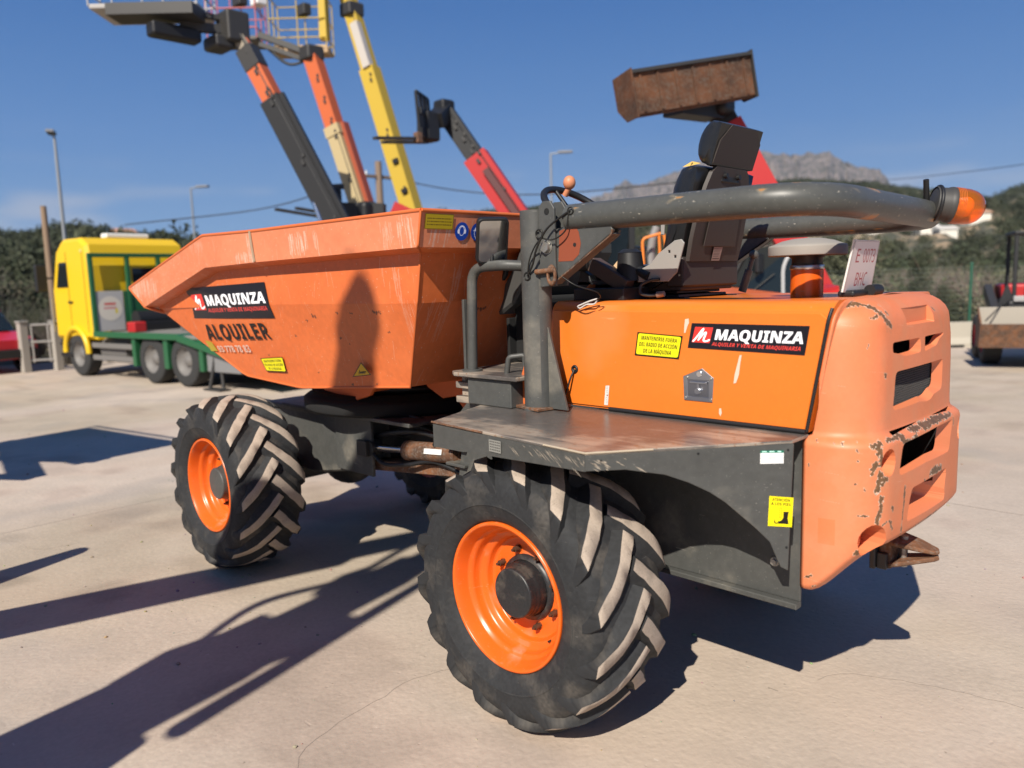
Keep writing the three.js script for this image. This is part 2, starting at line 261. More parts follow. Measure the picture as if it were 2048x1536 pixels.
// ---------------------------------------------------------------- ground
{
  const m = new THREE.MeshStandardMaterial({ map: TEX.concrete, bumpMap: TEX.concreteBump, bumpScale: .004, roughness: .9, vertexColors: true });
  TEX.concrete.repeat.set(1 / 9, 1 / 9); TEX.concreteBump.repeat.set(1 / 3.1, 1 / 3.1);
  const N = 340, W = (i) => { const t = i / N * 2 - 1; return Math.sign(t) * (Math.abs(t) * 13 + Math.pow(Math.abs(t), 9) * 800); }, col = [], uv = [];
  const tracks = [[-9, 2.2, 4, 1.2, .22], [-9, 3.9, 4, 2.9, .22], [-6, -6, 5, 4.5, .26], [-4.5, -7, 6.5, 3.5, .26]]; // [x0, z0, x1, z1, half width] of old tyre tracks
  const SR = rng(77), spots = Array.from({ length: 34 }, () => [-7 + SR() * 10, -4 + SR() * 8, .06 + SR() * SR() * .3, .05 + SR() * .16]); // oil drips and old damp spots
  const g = gridGeo(N, N, (i, j) => {
    const x = W(i) - 1, z = W(N - j) + 1; uv.push(x, z); let k = 1, r = 1, b = 1;
    const f = fbm(x * .55 + 50, z * .55 + 50, 4096, 4, 171), q = fbm(x * 1.9 + 80, z * 1.9, 4096, 3, 172), e = fbm(x * 5, z * 5, 4096, 2, 173);
    k -= clamp((f - .58) * 1.0, 0, .09) + clamp((q - .64) * 1.6, 0, .15) * (.5 + e); k += clamp((.42 - f) * .5, 0, .06); r += clamp((q - .55) * .2, 0, .03); b -= clamp((f - .5) * .35, 0, .06);
    for (const [x0, z0, x1, z1, w] of tracks) { const L2 = (x1 - x0) ** 2 + (z1 - z0) ** 2, t = clamp(((x - x0) * (x1 - x0) + (z - z0) * (z1 - z0)) / L2, 0, 1), d = Math.hypot(x - x0 - t * (x1 - x0), z - z0 - t * (z1 - z0)); if (d < w) k -= .06 * clamp((e + q - .85) * 3, 0, 1); }
    for (const [sx, sz, sr, sd] of spots) { const q2 = 1 - Math.hypot(x - sx, z - sz) / sr + (e - .5) * 1.3; if (q2 > .15) k -= sd * Math.min(1, (q2 - .15) * 4); }
    col.push(k * r, k, k * b); return [x, 0, z];
  });
  g.setAttribute('uv', new THREE.Float32BufferAttribute(uv, 2)); g.setAttribute('color', new THREE.Float32BufferAttribute(col, 3)); g.computeVertexNormals();
  const ground = struct('ground', g, m);
  // saw-cut joints and a few wandering hairline cracks
  const line = (pts, w) => { const p = []; for (let i = 0; i < pts.length - 1; i++) { const [ax, az] = pts[i], [bx, bz] = pts[i + 1], L = Math.hypot(bx - ax, bz - az), nx = -(bz - az) / L * w, nz = (bx - ax) / L * w; p.push(ax + nx, .0012, az + nz, bx + nx, .0012, bz + nz, bx - nx, .0012, bz - nz, ax + nx, .0012, az + nz, bx - nx, .0012, bz - nz, ax - nx, .0012, az - nz); } const q = new THREE.BufferGeometry(); q.setAttribute('position', new THREE.Float32BufferAttribute(p, 3)); q.computeVertexNormals(); return q; };
  const jm = mat([.30, .25, .21], 1); const R = rng(31);
  for (const [a, b] of [[[-14, 2.75], [6, 3.05]], [[-14, -3.3], [8, -3.0]], [[-4.6, -9], [-4.3, 8]], [[1.55, -9], [1.9, 2.2]]]) part('control_joint', line([a, b], .0028), jm, ground);
  for (let c = 0; c < 7; c++) { let x = -5 + R() * 7, z = -1 + R() * 3.4, a = R() * 6.28; const P = [[x, z]]; for (let i = 0; i < 26; i++) { a += (R() - .5) * .9; x += Math.cos(a) * .06; z += Math.sin(a) * .06; P.push([x, z]); } part('hairline_crack', line(P, .0009), jm, ground); }
  // grit and small stones lying about
  const st = new THREE.IcosahedronGeometry(1, 0), list = []; for (let i = 0; i < 2600; i++) { const r = Math.pow(R(), .6) * 10, a = R() * 6.283, s = .0018 + Math.pow(R(), 4) * .010; list.push([-1 + r * Math.cos(a), s * .4, 1 + r * Math.sin(a), s * (.8 + R() * .7), s * .7, s * (.8 + R() * .6), R() * 6.3, .20 + R() * .22, .17 + R() * .18, .13 + R() * .14]); }
  const o = new THREE.InstancedMesh(st, new THREE.MeshStandardMaterial({ roughness: 1 }), list.length), d = new THREE.Object3D(), c = new THREE.Color(); list.forEach((q, i) => { d.position.set(q[0], q[1], q[2]); d.scale.set(q[3], q[4], q[5]); d.rotation.set(0, q[6], 0); d.updateMatrix(); o.setMatrixAt(i, d.matrix); o.setColorAt(i, c.setRGB(q[7], q[8], q[9])); }); o.name = 'grit'; o.userData = { kind: 'stuff' }; o.castShadow = o.receiveShadow = true; scene.add(o);
}
M.tubFaded = new THREE.MeshStandardMaterial({ roughness: .6, map: TEX.tubRim });
// ---------------------------------------------------------------- writing, stickers and the cowl's flaking paint
M.tubPlain = mat([.63, .145, .036], .5);
M.labelGrey = new THREE.MeshStandardMaterial({ roughness: .6, map: canvasTex(128, 128, (x) => { x.fillStyle = '#8d807a'; x.fillRect(0, 0, 128, 128); x.fillStyle = '#4a403c'; for (let i = 0; i < 6; i++) x.fillRect(12, 14 + i * 14, 60 + (i * 37) % 40, 4); x.fillRect(12, 104, 104, 10); }) });
TEX.bar = mapOf(1024, 1024, (u, v) => {
  const f = fbm(u * 6, v * 6, 6, 4, 111), g = fbm(u * 90, v * 90, 90, 2, 112); let c = mul3([.080, .081, .074], .88 + .3 * (f - .45) + .2 * (g - .5));
  const k = noise2(u * 260, v * 260, 260, 113); if (k > .955) c = mix3(c, [.42, .38, .31], .6); const s = noise2(u * 40 + v * 16, v * 190, 380, 114); if (s > .955 && f > .5) c = mix3(c, [.46, .42, .35], .65);
  const p = fbm(u * 9, v * 14, 14, 4, 115); if (p > .735) c = mix3(c, [.36, .28, .17], clamp((p - .735) * 8, 0, .75)); if (p > .79) c = mix3(c, [.36, .15, .035], .8); return c;
});
M.barGrey = tiled(TEX.bar, 1.3, .42);
const CHIPS = [[[.22,1.125],[.26,1.13],.0044],[[.245,1.125],[.265,1.065],.0061],[[.235,1.065],[.225,1.04],.0061],[[.255,1.03],[.245,.98],.0067],[[.265,1],[.285,1.015],.005],[[.285,1.135],[.365,1.135],.0036],[[.385,1.14],[.415,1.11],[.515,1.11],.0072],[[.48,1.14],[.665,1.14],[.845,1.14],.005],[[.65,1.135],[.92,1.135],.0039],[[.585,1.13],[.64,1.135],.0055],[[.265,.955],[.255,.905],[.25,.875],.005],[[.31,.87],[.33,.84],.0039],[[.42,.965],[.415,.905],[.405,.845],[.4,.805],.0033],[[.47,.79],[.585,.795],[.765,.80],.0025],[[.6,.95],[.61,.935],.0039],[[.66,.96],[.775,.955],.0083],[[.18,.775],[.19,.78],.005],[[.205,.805],[.23,.845],[.29,.87],.0025],[[.015,.67],[.045,.685],.0025],[[.05,.645],[.06,.65],.0025],[[.055,1.135],[.06,1.13],.0017],[[.11,1.135],[.11,1.135],.0017],[[.135,1.135],[.135,1.13],.0017],[[.18,1.14],[.18,1.135],.0017],[[.175,1.115],[.175,1.11],.0017],[[.175,1.08],[.175,1.08],.0017],[[.17,1.005],[.17,1.005],.0017],[[.2,.99],[.2,.985],.0017],[[.025,1.055],[.025,1.05],.0017],[[.185,.9],[.215,.9],.0022],[[.305,1.34],[.305,1.335],.0039],[[.325,.91],[.33,.905],.0039],[[.93,1.14],[.925,1.09],.0019],[[.125,1.565],[.17,1.57],[.21,1.57],[.24,1.565],[.265,1.555],[.285,1.54],[.305,1.52],[.34,1.505],.0045],[[.24,1.525],[.27,1.53],[.245,1.52],.003],[[.3,1.565],[.34,1.53],.0014],[[.22,1.43],[.225,1.44],.0021],[[.805,1.535],[.825,1.525],.0027],[[.315,1.51],[.345,1.495],.0045],[[.065,1.375],[.065,1.365],.0018],[[.085,1.535],[.04,1.535],.0012]];
TEX.cowl = (() => {
  const W = 1400, H = 1150, E0 = 1.334, d = new Float32Array(W * H).fill(-1);
  for (const c of CHIPS) { // signed reach of every chip stroke
    const w = c[c.length - 1] * 1.75, P = c.slice(0, -1);
    for (let k = 0; k < P.length - 1; k++) {
      const [ax, ay] = P[k], [bx, by] = P[k + 1], m = w + .03, i0 = Math.floor((Math.min(ax, bx) - m) / E0 * W), i1 = Math.ceil((Math.max(ax, bx) + m) / E0 * W), j0 = Math.floor((Math.min(ay, by) - m - .55) / 1.1 * H), j1 = Math.ceil((Math.max(ay, by) + m - .55) / 1.1 * H), L2 = (bx - ax) ** 2 + (by - ay) ** 2 || 1e-9;
      for (let j = Math.max(0, j0); j < Math.min(H, j1); j++) for (let i = Math.max(0, i0); i < Math.min(W, i1); i++) { const s = i / W * E0, y = .55 + j / H * 1.1, t = clamp(((s - ax) * (bx - ax) + (y - ay) * (by - ay)) / L2, 0, 1), q = Math.hypot(s - ax - t * (bx - ax), y - ay - t * (by - ay)); d[j * W + i] = Math.max(d[j * W + i], (w - q) / w * Math.min(1, w / .006)); }
    }
  }
  return mapOf(W, H, (u, v) => {
    const i = Math.min(W - 1, Math.floor(u * W)), j = Math.min(H - 1, Math.floor(v * H)), f = fbm(u * 7, v * 7, 7, 4, 121), g = fbm(u * 110, v * 90, 110, 3, 122), e = fbm(u * 170, v * 140, 170, 3, 123), y = .55 + v * 1.1, s = u * E0;
    let c = mix3([.72, .205, .078], [.74, .235, .108], clamp(f * 1.6 - .3, 0, 1)); c = mul3(c, .95 + .08 * (g - .5));
    if (s > .062 && s < .115 && y > .80 && y < .885) c = mix3(c, [.72, .16, .045], .5); // square left by a removed sticker
    if (noise2(u * 330, v * 280, 330, 124) > .978) c = mix3(c, [.5, .33, .22], .5);
    const gr = fbm(u * 16, v * 9, 16, 4, 127); c = mix3(c, [.52, .26, .14], clamp((gr - .56) * 1.5, 0, .22) * (.5 + g)); const sc = noise2(u * 10 + v * 23, v * 330 + u * 40, 660, 128); if (sc > .968 && f > .42) c = mix3(c, [.80, .52, .38], .45);
    const below = j + 14 < H ? d[Math.min(H - 1, j + 10 + Math.floor(e * 26)) * W + i] : -1; if (below > .2 && noise2(u * 260, v * 12, 260, 129) > .55) c = mix3(c, [.42, .20, .09], .28);
    const q = d[j * W + i] + (e - .5) * 2.3 + (fbm(u * 40, v * 34, 40, 2, 125) - .5) * 1.2;
    if (d[j * W + i] > -.8 && q > -.02) c = q > .16 ? mul3([.150, .078, .036], .6 + .9 * g) : [.70, .58, .46];
    return c;
  });
})();
TEX.cowl.wrapS = TEX.cowl.wrapT = THREE.ClampToEdgeWrapping;
M.cowl = new THREE.MeshStandardMaterial({ map: TEX.cowl, roughness: .5 });
const sticker = (w, h, draw, rough = .45) => new THREE.MeshStandardMaterial({ map: canvasTex(w, h, draw), roughness: rough });
const fit = (x, txt, cx, y, wide, font) => { x.font = font; const k = wide / x.measureText(txt).width; x.save(); x.translate(cx - wide / 2, y); x.scale(k, 1); x.fillText(txt, 0, 0); x.restore(); };
const slant = (x, k) => x.transform(1, 0, k, 1, 0, 0);
function mqDraw(x, w, h) {
  x.fillStyle = '#14131c'; x.fillRect(0, 0, w, h); const sc = w / 960;
  x.fillStyle = '#e23a33'; x.save(); x.translate(30 * sc, 34 * sc); slant(x, -.06); x.fillRect(6 * sc, 0, 160 * sc, 150 * sc); x.restore();
  x.strokeStyle = '#fff'; x.lineCap = 'round'; x.lineJoin = 'round'; x.lineWidth = 17 * sc; x.beginPath(); x.moveTo(40 * sc, 172 * sc); x.bezierCurveTo(70 * sc, 130 * sc, 100 * sc, 60 * sc, 112 * sc, 50 * sc); x.bezierCurveTo(118 * sc, 52 * sc, 92 * sc, 130 * sc, 84 * sc, 158 * sc); x.bezierCurveTo(105 * sc, 120 * sc, 130 * sc, 80 * sc, 140 * sc, 84 * sc); x.bezierCurveTo(146 * sc, 96 * sc, 126 * sc, 140 * sc, 130 * sc, 160 * sc); x.bezierCurveTo(140 * sc, 174 * sc, 160 * sc, 168 * sc, 178 * sc, 154 * sc); x.stroke();
  x.fillStyle = '#f6f6fa'; x.save(); x.translate(215 * sc, 146 * sc); slant(x, -.04); x.strokeStyle = '#f6f6fa'; x.lineWidth = 5 * sc; const f = 'bold ' + Math.round(124 * sc) + 'px sans-serif'; x.font = f; const k = 715 * sc / x.measureText('MAQUINZA').width; x.scale(k, 1.06); x.fillText('MAQUINZA', 0, 0); x.strokeText('MAQUINZA', 0, 0); x.restore();
  x.fillStyle = '#e8443c'; x.save(); x.translate(208 * sc, 206 * sc); slant(x, -.12); x.font = 'bold ' + Math.round(48 * sc) + 'px sans-serif'; const k2 = 715 * sc / x.measureText('ALQUILER Y VENTA DE MAQUINARIA').width; x.scale(k2, 1); x.fillText('ALQUILER Y VENTA DE MAQUINARIA', 0, 0); x.restore();
}
function yellowDraw(x, w, h) {
  x.fillStyle = '#15130a'; x.fillRect(0, 0, w, h); x.fillStyle = '#e9df12'; x.beginPath(); x.roundRect(w * .025, h * .045, w * .95, h * .90, h * .08); x.fill(); x.fillStyle = '#15130a';
  ['MANTENERSE FUERA', 'DEL RADIO DE ACCIÓN', 'DE LA MÁQUINA'].forEach((t, i) => { x.save(); x.translate(0, 0); fit(x, t, w * .5, h * (.31 + i * .275), w * [.80, .86, .64][i], 'bold ' + Math.round(h * .235) + 'px sans-serif'); x.restore(); });
}
M.mq = sticker(960, 240, mqDraw, .3); M.mqUp = sticker(960, 300, (x, w, h) => { x.fillStyle = '#14131c'; x.fillRect(0, 0, w, h); x.translate(0, 30); mqDraw(x, w, 240); }, .35); M.yellowSign = sticker(512, 256, yellowDraw, .4);
const vinyl = (w, h, color, draw, rough = .5) => new THREE.MeshStandardMaterial({ color: new THREE.Color(color), roughness: rough, transparent: true, alphaMap: canvasTex(w, h, (x) => { x.fillStyle = '#000'; x.fillRect(0, 0, w, h); x.fillStyle = x.strokeStyle = '#fff'; draw(x, w, h); }, false) });
M.alquiler = vinyl(800, 200, '#1c1512', (x, w, h) => fit(x, 'ALQUILER', w / 2, h * .92, w * .98, 'bold ' + Math.round(h * 1.15) + 'px sans-serif'));
M.phone = vinyl(640, 128, '#d3b3a2', (x, w, h) => fit(x, '93 778 78 83', w / 2, h * .90, w * .98, 'bold ' + Math.round(h * 1.05) + 'px sans-serif'));
const split = (name, m, up, lo, vcut, parent, label) => { // one sticker bent over a fold: two flat halves in one mesh
  const g = [], f = (c, v1, v0) => { const q = c.map((x) => vec(x)), n = q[1].clone().sub(q[0]).cross(q[3].clone().sub(q[0])).normalize().negate(); const [a, b, d, e] = q.map((x) => x.clone().addScaledVector(n, .003)); const k = new THREE.BufferGeometry(); k.setAttribute('position', new THREE.Float32BufferAttribute([a, e, d, a, d, b].flatMap((t) => t.toArray()), 3)); k.setAttribute('uv', new THREE.Float32BufferAttribute([0, v1, 0, v0, 1, v0, 0, v1, 1, v0, 1, v1], 2)); k.computeVertexNormals(); g.push(k); };
  f(up, 1, vcut); f(lo, vcut, 0); return part(name, mergeGeometries(g), m, parent, label);
};
const DECALS = {
  tub(t) {
    // sticker folded over the crease of the tub
    split('company_sticker', M.mqUp, [[-2.982, 1.688, .842], [-1.961, 1.709, .842], [-1.930, 1.5875, .840], [-2.935, 1.5635, .8265]], [[-2.935, 1.5635, .8265], [-1.930, 1.5875, .840], [-1.906, 1.514, .824], [-2.952, 1.498, .812]], .36, t, 'black company sticker with white lettering on the tub side');
    decal('rental_lettering', M.alquiler, [[-2.853, 1.471, .813], [-2.032, 1.496, .819], [-1.982, 1.388, .797], [-2.811, 1.357, .79]], t, .004, 'black vinyl word on the tub side');
    decal('phone_lettering', M.phone, [[-2.738, 1.337, .786], [-2.30, 1.36, .791], [-2.27, 1.304, .78], [-2.707, 1.288, .776]], t, .004, 'pale telephone number on the tub side');
    decal('warning_sticker', M.yellowSign, [[-2.194, 1.278, .775], [-1.933, 1.298, .779], [-1.932, 1.212, .761], [-2.16, 1.204, .76]], t, .004, 'small yellow keep-clear sticker low on the tub');
    decal('worn_sticker', mat([.42, .30, .03], .7), [[-2.873, 1.362, .79], [-2.779, 1.352, .789], [-2.729, 1.297, .777], [-2.823, 1.293, .776]], t, .004, 'worn yellow sticker scrap at the tub lower edge');
    const tri = new THREE.BufferGeometry(); tri.setAttribute('position', new THREE.Float32BufferAttribute([-1.177, 1.309, .781, -1.280, 1.229, .764, -1.116, 1.250, .769], 3)); tri.setAttribute('uv', new THREE.Float32BufferAttribute([.5, 1, 0, 0, 1, 0], 2)); tri.computeVertexNormals(); tri.translate(0, -.001, .006);
    part('crush_hazard_sticker', tri, sticker(256, 256, (x) => { x.fillStyle = '#16130c'; x.fillRect(0, 0, 256, 256); x.fillStyle = '#d9a80c'; x.beginPath(); x.moveTo(128, 22); x.lineTo(238, 243); x.lineTo(18, 243); x.fill(); x.fillStyle = '#16130c'; x.beginPath(); x.ellipse(150, 188, 46, 17, 0, 0, 7); x.fill(); for (let i = 0; i < 4; i++) x.fillRect(86, 172 + i * 9, 44, 5); x.fillRect(80, 212, 100, 7); x.fillRect(98, 140, 8, 40); }), t, 'yellow triangular hand-crush warning sticker');
    const bk = (z0, z1, y1, y0) => { const X = (y) => -.505 - (1.965 - y) * .21; return [[X(y1), y1, z0], [X(y1), y1, z1], [X(y0), y0, z1], [X(y0), y0, z0]]; };
    decal('instruction_sticker', sticker(256, 128, (x) => { x.fillStyle = '#b39a1c'; x.fillRect(0, 0, 256, 128); x.strokeStyle = '#6d5c12'; x.lineWidth = 4; x.strokeRect(3, 3, 250, 122); x.fillStyle = '#5d4d14'; const R = rng(5); for (let j = 0; j < 3; j++) for (let i = 0; i < 14; i++) x.fillRect(18 + i * 16, 34 + j * 26, 8 + R() * 6, 9); }), bk(.898, .747, 1.955, 1.895), t, .004, 'faded yellow instruction sticker on the tub rear rim');
    const disc = (z, draw, label) => { const g = new THREE.CircleGeometry(.0385, 32); g.rotateY(Math.PI / 2); g.rotateZ(0); const y = 1.888; g.applyMatrix4(new THREE.Matrix4().makeRotationZ(-.205)); g.translate(-.505 - (1.965 - y) * .21 + .004, y, z); part('safety_sticker', g, sticker(256, 256, draw, .4), t, label); };
    disc(.695, (x) => { x.fillStyle = '#1b45a8'; x.fillRect(0, 0, 256, 256); x.strokeStyle = '#eef'; x.lineWidth = 12; x.beginPath(); x.arc(128, 112, 62, Math.PI, 0); x.stroke(); x.lineWidth = 9; x.beginPath(); x.ellipse(128, 122, 44, 62, 0, 0, 7); x.stroke(); x.fillStyle = '#eef'; x.beginPath(); x.ellipse(68, 128, 20, 34, 0, 0, 7); x.ellipse(188, 128, 20, 34, 0, 0, 7); x.fill(); }, 'blue round ear-protection sticker');
    disc(.605, (x) => { x.fillStyle = '#1b45a8'; x.fillRect(0, 0, 256, 256); x.fillStyle = '#eef'; x.beginPath(); x.arc(128, 112, 62, Math.PI, 0); x.fill(); x.fillRect(48, 104, 160, 14); x.strokeStyle = '#eef'; x.lineWidth = 8; x.beginPath(); x.moveTo(74, 118); x.lineTo(66, 158); x.lineTo(78, 162); x.lineTo(80, 196); x.lineTo(104, 202); x.lineTo(104, 226); x.lineTo(174, 226); x.lineTo(180, 118); x.stroke(); }, 'blue round hard-hat sticker');
  },
  hood(h) {
    const z = .4825, q = (x0, y0, x1, y1, x2, y2, x3, y3) => [[x0, y0, z], [x1, y1, z], [x2, y2, z], [x3, y3, z]];
    decal('company_sticker', M.mq, q(.464, 1.506, .898, 1.504, .883, 1.409, .447, 1.417), h, .002, 'black company sticker with white lettering on the engine door');
    decal('keep_clear_sticker', M.yellowSign, q(.227, 1.468, .426, 1.458, .409, 1.373, .213, 1.379), h, .002, 'yellow keep-clear sticker on the engine door');
    decal('lift_label', sticker(96, 256, (x) => { x.fillStyle = '#d8d4cc'; x.fillRect(0, 0, 96, 256); x.strokeStyle = '#555'; x.lineWidth = 3; for (let i = 0; i < 5; i++) x.strokeRect(22 + (i * 13) % 30, 16 + i * 46, 34, 26); x.fillStyle = '#b23a2a'; x.fillRect(50, 120, 26, 14); }), q(.070, 1.250, .089, 1.252, .080, 1.172, .061, 1.172), h, .002, 'narrow white pictogram label near the door edge');
    // primer showing through two long scrapes
    const scrape = (pts) => part('paint_scrape', plate(pts, 'z', z + .0003, z + .0012, 0), mat([.66, .54, .42], .8), h);
    scrape([[.436, 1.520], [.450, 1.522], [.452, 1.507], [.445, 1.494], [.437, 1.470], [.431, 1.470], [.433, 1.50]]); scrape([[.652, 1.398], [.660, 1.400], [.655, 1.37], [.650, 1.330], [.640, 1.302], [.630, 1.298], [.634, 1.33], [.642, 1.36]]); scrape([[.575, 1.205], [.582, 1.207], [.585, 1.19], [.58, 1.178], [.574, 1.187]]);
  },
  fender(f, B, T, N) {
    const P = (u, y) => { const p = B.clone().addScaledVector(T, u); return [p.x, y, p.z]; };
    decal('foot_hazard_sticker', sticker(256, 300, (x) => { x.fillStyle = '#f0e000'; x.fillRect(0, 0, 256, 300); x.fillStyle = '#17140a'; fit(x, 'ATENCIÓN', 128, 46, 190, 'bold 40px sans-serif'); fit(x, 'A LOS PIES', 128, 88, 210, 'bold 40px sans-serif'); x.beginPath(); x.moveTo(158, 150); x.lineTo(214, 146); x.lineTo(206, 214); x.lineTo(216, 250); x.lineTo(214, 268); x.lineTo(108, 268); x.lineTo(104, 250); x.lineTo(140, 240); x.lineTo(160, 210); x.fill(); x.fillRect(70, 262, 150, 10); x.strokeStyle = '#8a8000'; x.lineWidth = 4; x.strokeRect(118, 112, 20, 100); x.lineWidth = 5; x.strokeStyle = '#17140a'; x.beginPath(); x.moveTo(70, 232); x.lineTo(70, 262); x.moveTo(62, 250); x.lineTo(70, 262); x.lineTo(78, 250); x.stroke(); }), [P(.594, .975), P(.675, .964), P(.671, .867), P(.590, .877)], f, .002, 'bright yellow mind-your-feet sticker on the rear skirt');
    decal('service_label', sticker(256, 160, (x) => { x.fillStyle = '#e9eae8'; x.fillRect(0, 0, 256, 160); x.fillStyle = '#15705a'; x.fillRect(0, 0, 256, 30); x.fillStyle = '#cfe'; x.fillRect(20, 8, 50, 12); x.fillRect(98, 8, 58, 12); x.fillRect(188, 8, 40, 12); x.fillStyle = '#999'; x.fillRect(0, 92, 256, 3); x.fillRect(90, 88, 76, 8); }), [P(.562, 1.124), P(.640, 1.120), P(.640, 1.078), P(.562, 1.081)], f, .002, 'white and green service label');
    decal('serial_plate', sticker(128, 96, (x) => { x.fillStyle = '#8b8a84'; x.fillRect(0, 0, 128, 96); x.fillStyle = '#44433f'; for (let i = 0; i < 4; i++) for (let j = 0; j < 6; j++) x.fillRect(10 + j * 19, 10 + i * 21, 13, 11); }), [[.02, 1.128, 1.084], [.085, 1.128, 1.090], [.085, 1.085, 1.090], [.02, 1.085, 1.084]], f, .003);
  },
  cowl(c) {
    decal('torn_badge', sticker(256, 64, (x) => { x.fillStyle = '#d2713f'; x.fillRect(0, 0, 256, 64); x.fillStyle = '#a9653a'; x.fillRect(0, 0, 110, 64); x.fillStyle = '#7d7468'; x.fillRect(96, 46, 140, 14); x.beginPath(); x.ellipse(60, 40, 10, 14, 0, 0, 7); x.fill(); x.fillStyle = '#ece6dc'; for (let i = 0; i < 3; i++) { x.beginPath(); x.ellipse(160 + i * 12, 26, 8, 5, .5, 0, 7); x.fill(); } }, .6), [[1.064, 1.543, .165], [1.064, 1.545, -.085], [1.064, 1.497, -.092], [1.064, 1.496, .158]], c, .0015, 'torn remains of a badge in the cowl recess');
  },
  plate(pl) {
    const c = [[.952, 1.776, .275], [.952, 1.776, .06], [.912, 1.604, .022], [.912, 1.604, .265]];
    const pts = c.map((q) => q.slice()), n = V(.974, -.226, 0);
    part('plate_backing', polys([...pts, ...pts.map(([x, y, z]) => [x - .006 * n.x, y - .006 * n.y, z])], [[0, 3, 2, 1], [4, 5, 6, 7], [0, 1, 5, 4], [1, 2, 6, 5], [2, 3, 7, 6], [3, 0, 4, 7]]), M.white, pl);
    decal('plate_face', sticker(300, 330, (x) => { x.fillStyle = '#d9cfcc'; x.fillRect(0, 0, 300, 330); x.strokeStyle = '#b9aaa6'; x.lineWidth = 5; x.strokeRect(6, 6, 288, 318); x.fillStyle = '#a32a35'; fit(x, 'E', 66, 140, 52, '120px sans-serif'); fit(x, '0073', 200, 140, 150, '120px sans-serif'); fit(x, 'BHC', 150, 292, 130, '120px sans-serif'); }, .4), c, pl, .002, 'pinkish white plate with thin red characters');
    part('magnet_foot', [box(.06, .024, .2, .915, 1.598, .15, .01), cyl([.95, 1.606, .05], [.95, 1.606, .13], .02, .02, 16)], M.black, pl);
  },
};
// ---------------------------------------------------------------- the swivel-tub dumper (forward is -x, its left side faces +z)
const dumper = thing('site_dumper', 'orange articulated site dumper with high-sided tub, folded roll bar and chunky tyres', 'dumper');
// --- wheels
const TY = { half: .2 };
function lugGeo(side, seed) {
  const R = rng(seed), n = 14, rows = [], pos = [], uv = [], grp = [];
  for (let k = 0; k <= n; k++) {
    const t = k / n, e = .3, q = t < e ? t / e : (t - e) / (1 - e);
    const z = t < e ? lerp(.199, .189, q * q) : lerp(.187, -.016, q), phi = t < e ? lerp(-.13, .0, q) : .46 * Math.pow(q, .92);
    const rise = Math.sin(Math.min(1, q / .6) * Math.PI / 2), top = t < e ? lerp(.388, .481, Math.pow(q, .85)) : .481 + .0395 * rise, base = t < e ? lerp(.382, .452, q) : .452 + .038 * rise;
    rows.push({ t, z, a: phi * .5, top, base, w: t < e ? lerp(.032, .060, q) : lerp(.060, .053, smoothstep(q, 0, .5)), out: t < e ? lerp(.001, .010, q) : .010 * (1 - q) ** 2, sink: t < e ? lerp(.012, .045, q) : .045 * (1 - q) ** 2 });
  }
  const at = (arc, z, r) => { const p = arc / .5; return [r * Math.cos(p), r * Math.sin(p), z * side]; };
  const quadP = (q, g) => { const f = side > 0 ? [0, 1, 2, 0, 2, 3] : [0, 2, 1, 0, 3, 2]; for (const i of f) { pos.push(...q[i][0]); uv.push(...q[i][1]); grp.push(g); } };
  const sec = rows.map((r, k) => {
    const p = rows[Math.max(0, k - 1)], q = rows[Math.min(n, k + 1)]; let ta = q.a - p.a, tz = (q.z - p.z) * (r.t < .3 ? .15 : 1); const L = Math.hypot(ta, tz) || 1; ta /= L; tz /= L;
    let na = -tz, nz = ta; { const m = smoothstep(r.t, .22, .62); na = lerp(1, na, m); nz = lerp(0, nz, m); const l = Math.hypot(na, nz); na /= l; nz /= l; }
    const w = r.w, wb = w * lerp(1.7, 2.4, smoothstep(r.t, .2, .6)), j = () => (R() - .5) * .006, f = (o, rr, dz = 0) => [at(r.a + na * o, r.z + r.out - dz + nz * o, rr), [r.a + na * o, r.z + nz * o]];
    const i1 = w * .45 + j(), i2 = w * .45 + j(), h = r.top - r.base;
    return [f(-wb / 2, r.base - .008, r.sink), f(-w * .70, r.base + h * .45, r.sink * .25), f(-w / 2, r.top - .0045), f(-i1, r.top), f(i2, r.top), f(w / 2, r.top - .0045), f(w * .70, r.base + h * .45, r.sink * .25), f(wb / 2, r.base - .008, r.sink)];
  });
  for (let k = 0; k < n; k++) for (let i = 0; i < 7; i++) quadP([sec[k][i], sec[k + 1][i], sec[k + 1][i + 1], sec[k][i + 1]], i === 3 && k / n > .26 + R() * .08 ? 1 : 0);
  const E = sec[n]; for (let i = 0; i < 3; i++) quadP([E[i], E[7 - i], E[6 - i], E[i + 1]], 0);
  const order = [...grp.keys()].filter((i) => i % 3 === 0).sort((a, b) => grp[a] - grp[b] || a - b), P2 = [], U2 = []; let n0 = 0;
  for (const i of order) { if (!grp[i]) n0 += 3; for (let k = 0; k < 3; k++) { P2.push(...pos.slice((i + k) * 3, (i + k) * 3 + 3)); U2.push(...uv.slice((i + k) * 2, (i + k) * 2 + 2)); } }
  let g = new THREE.BufferGeometry(); g.setAttribute('position', new THREE.Float32BufferAttribute(P2, 3)); g.setAttribute('uv', new THREE.Float32BufferAttribute(U2, 2)); g = toCreasedNormals(g, 1.0); g.clearGroups(); g.addGroup(0, n0, 0); g.addGroup(n0, P2.length / 3 - n0, 1); return g;
}
const lugVariants = { 1: [11, 12, 13].map((s) => lugGeo(1, s)), '-1': [21, 22, 23].map((s) => lugGeo(-1, s)) };
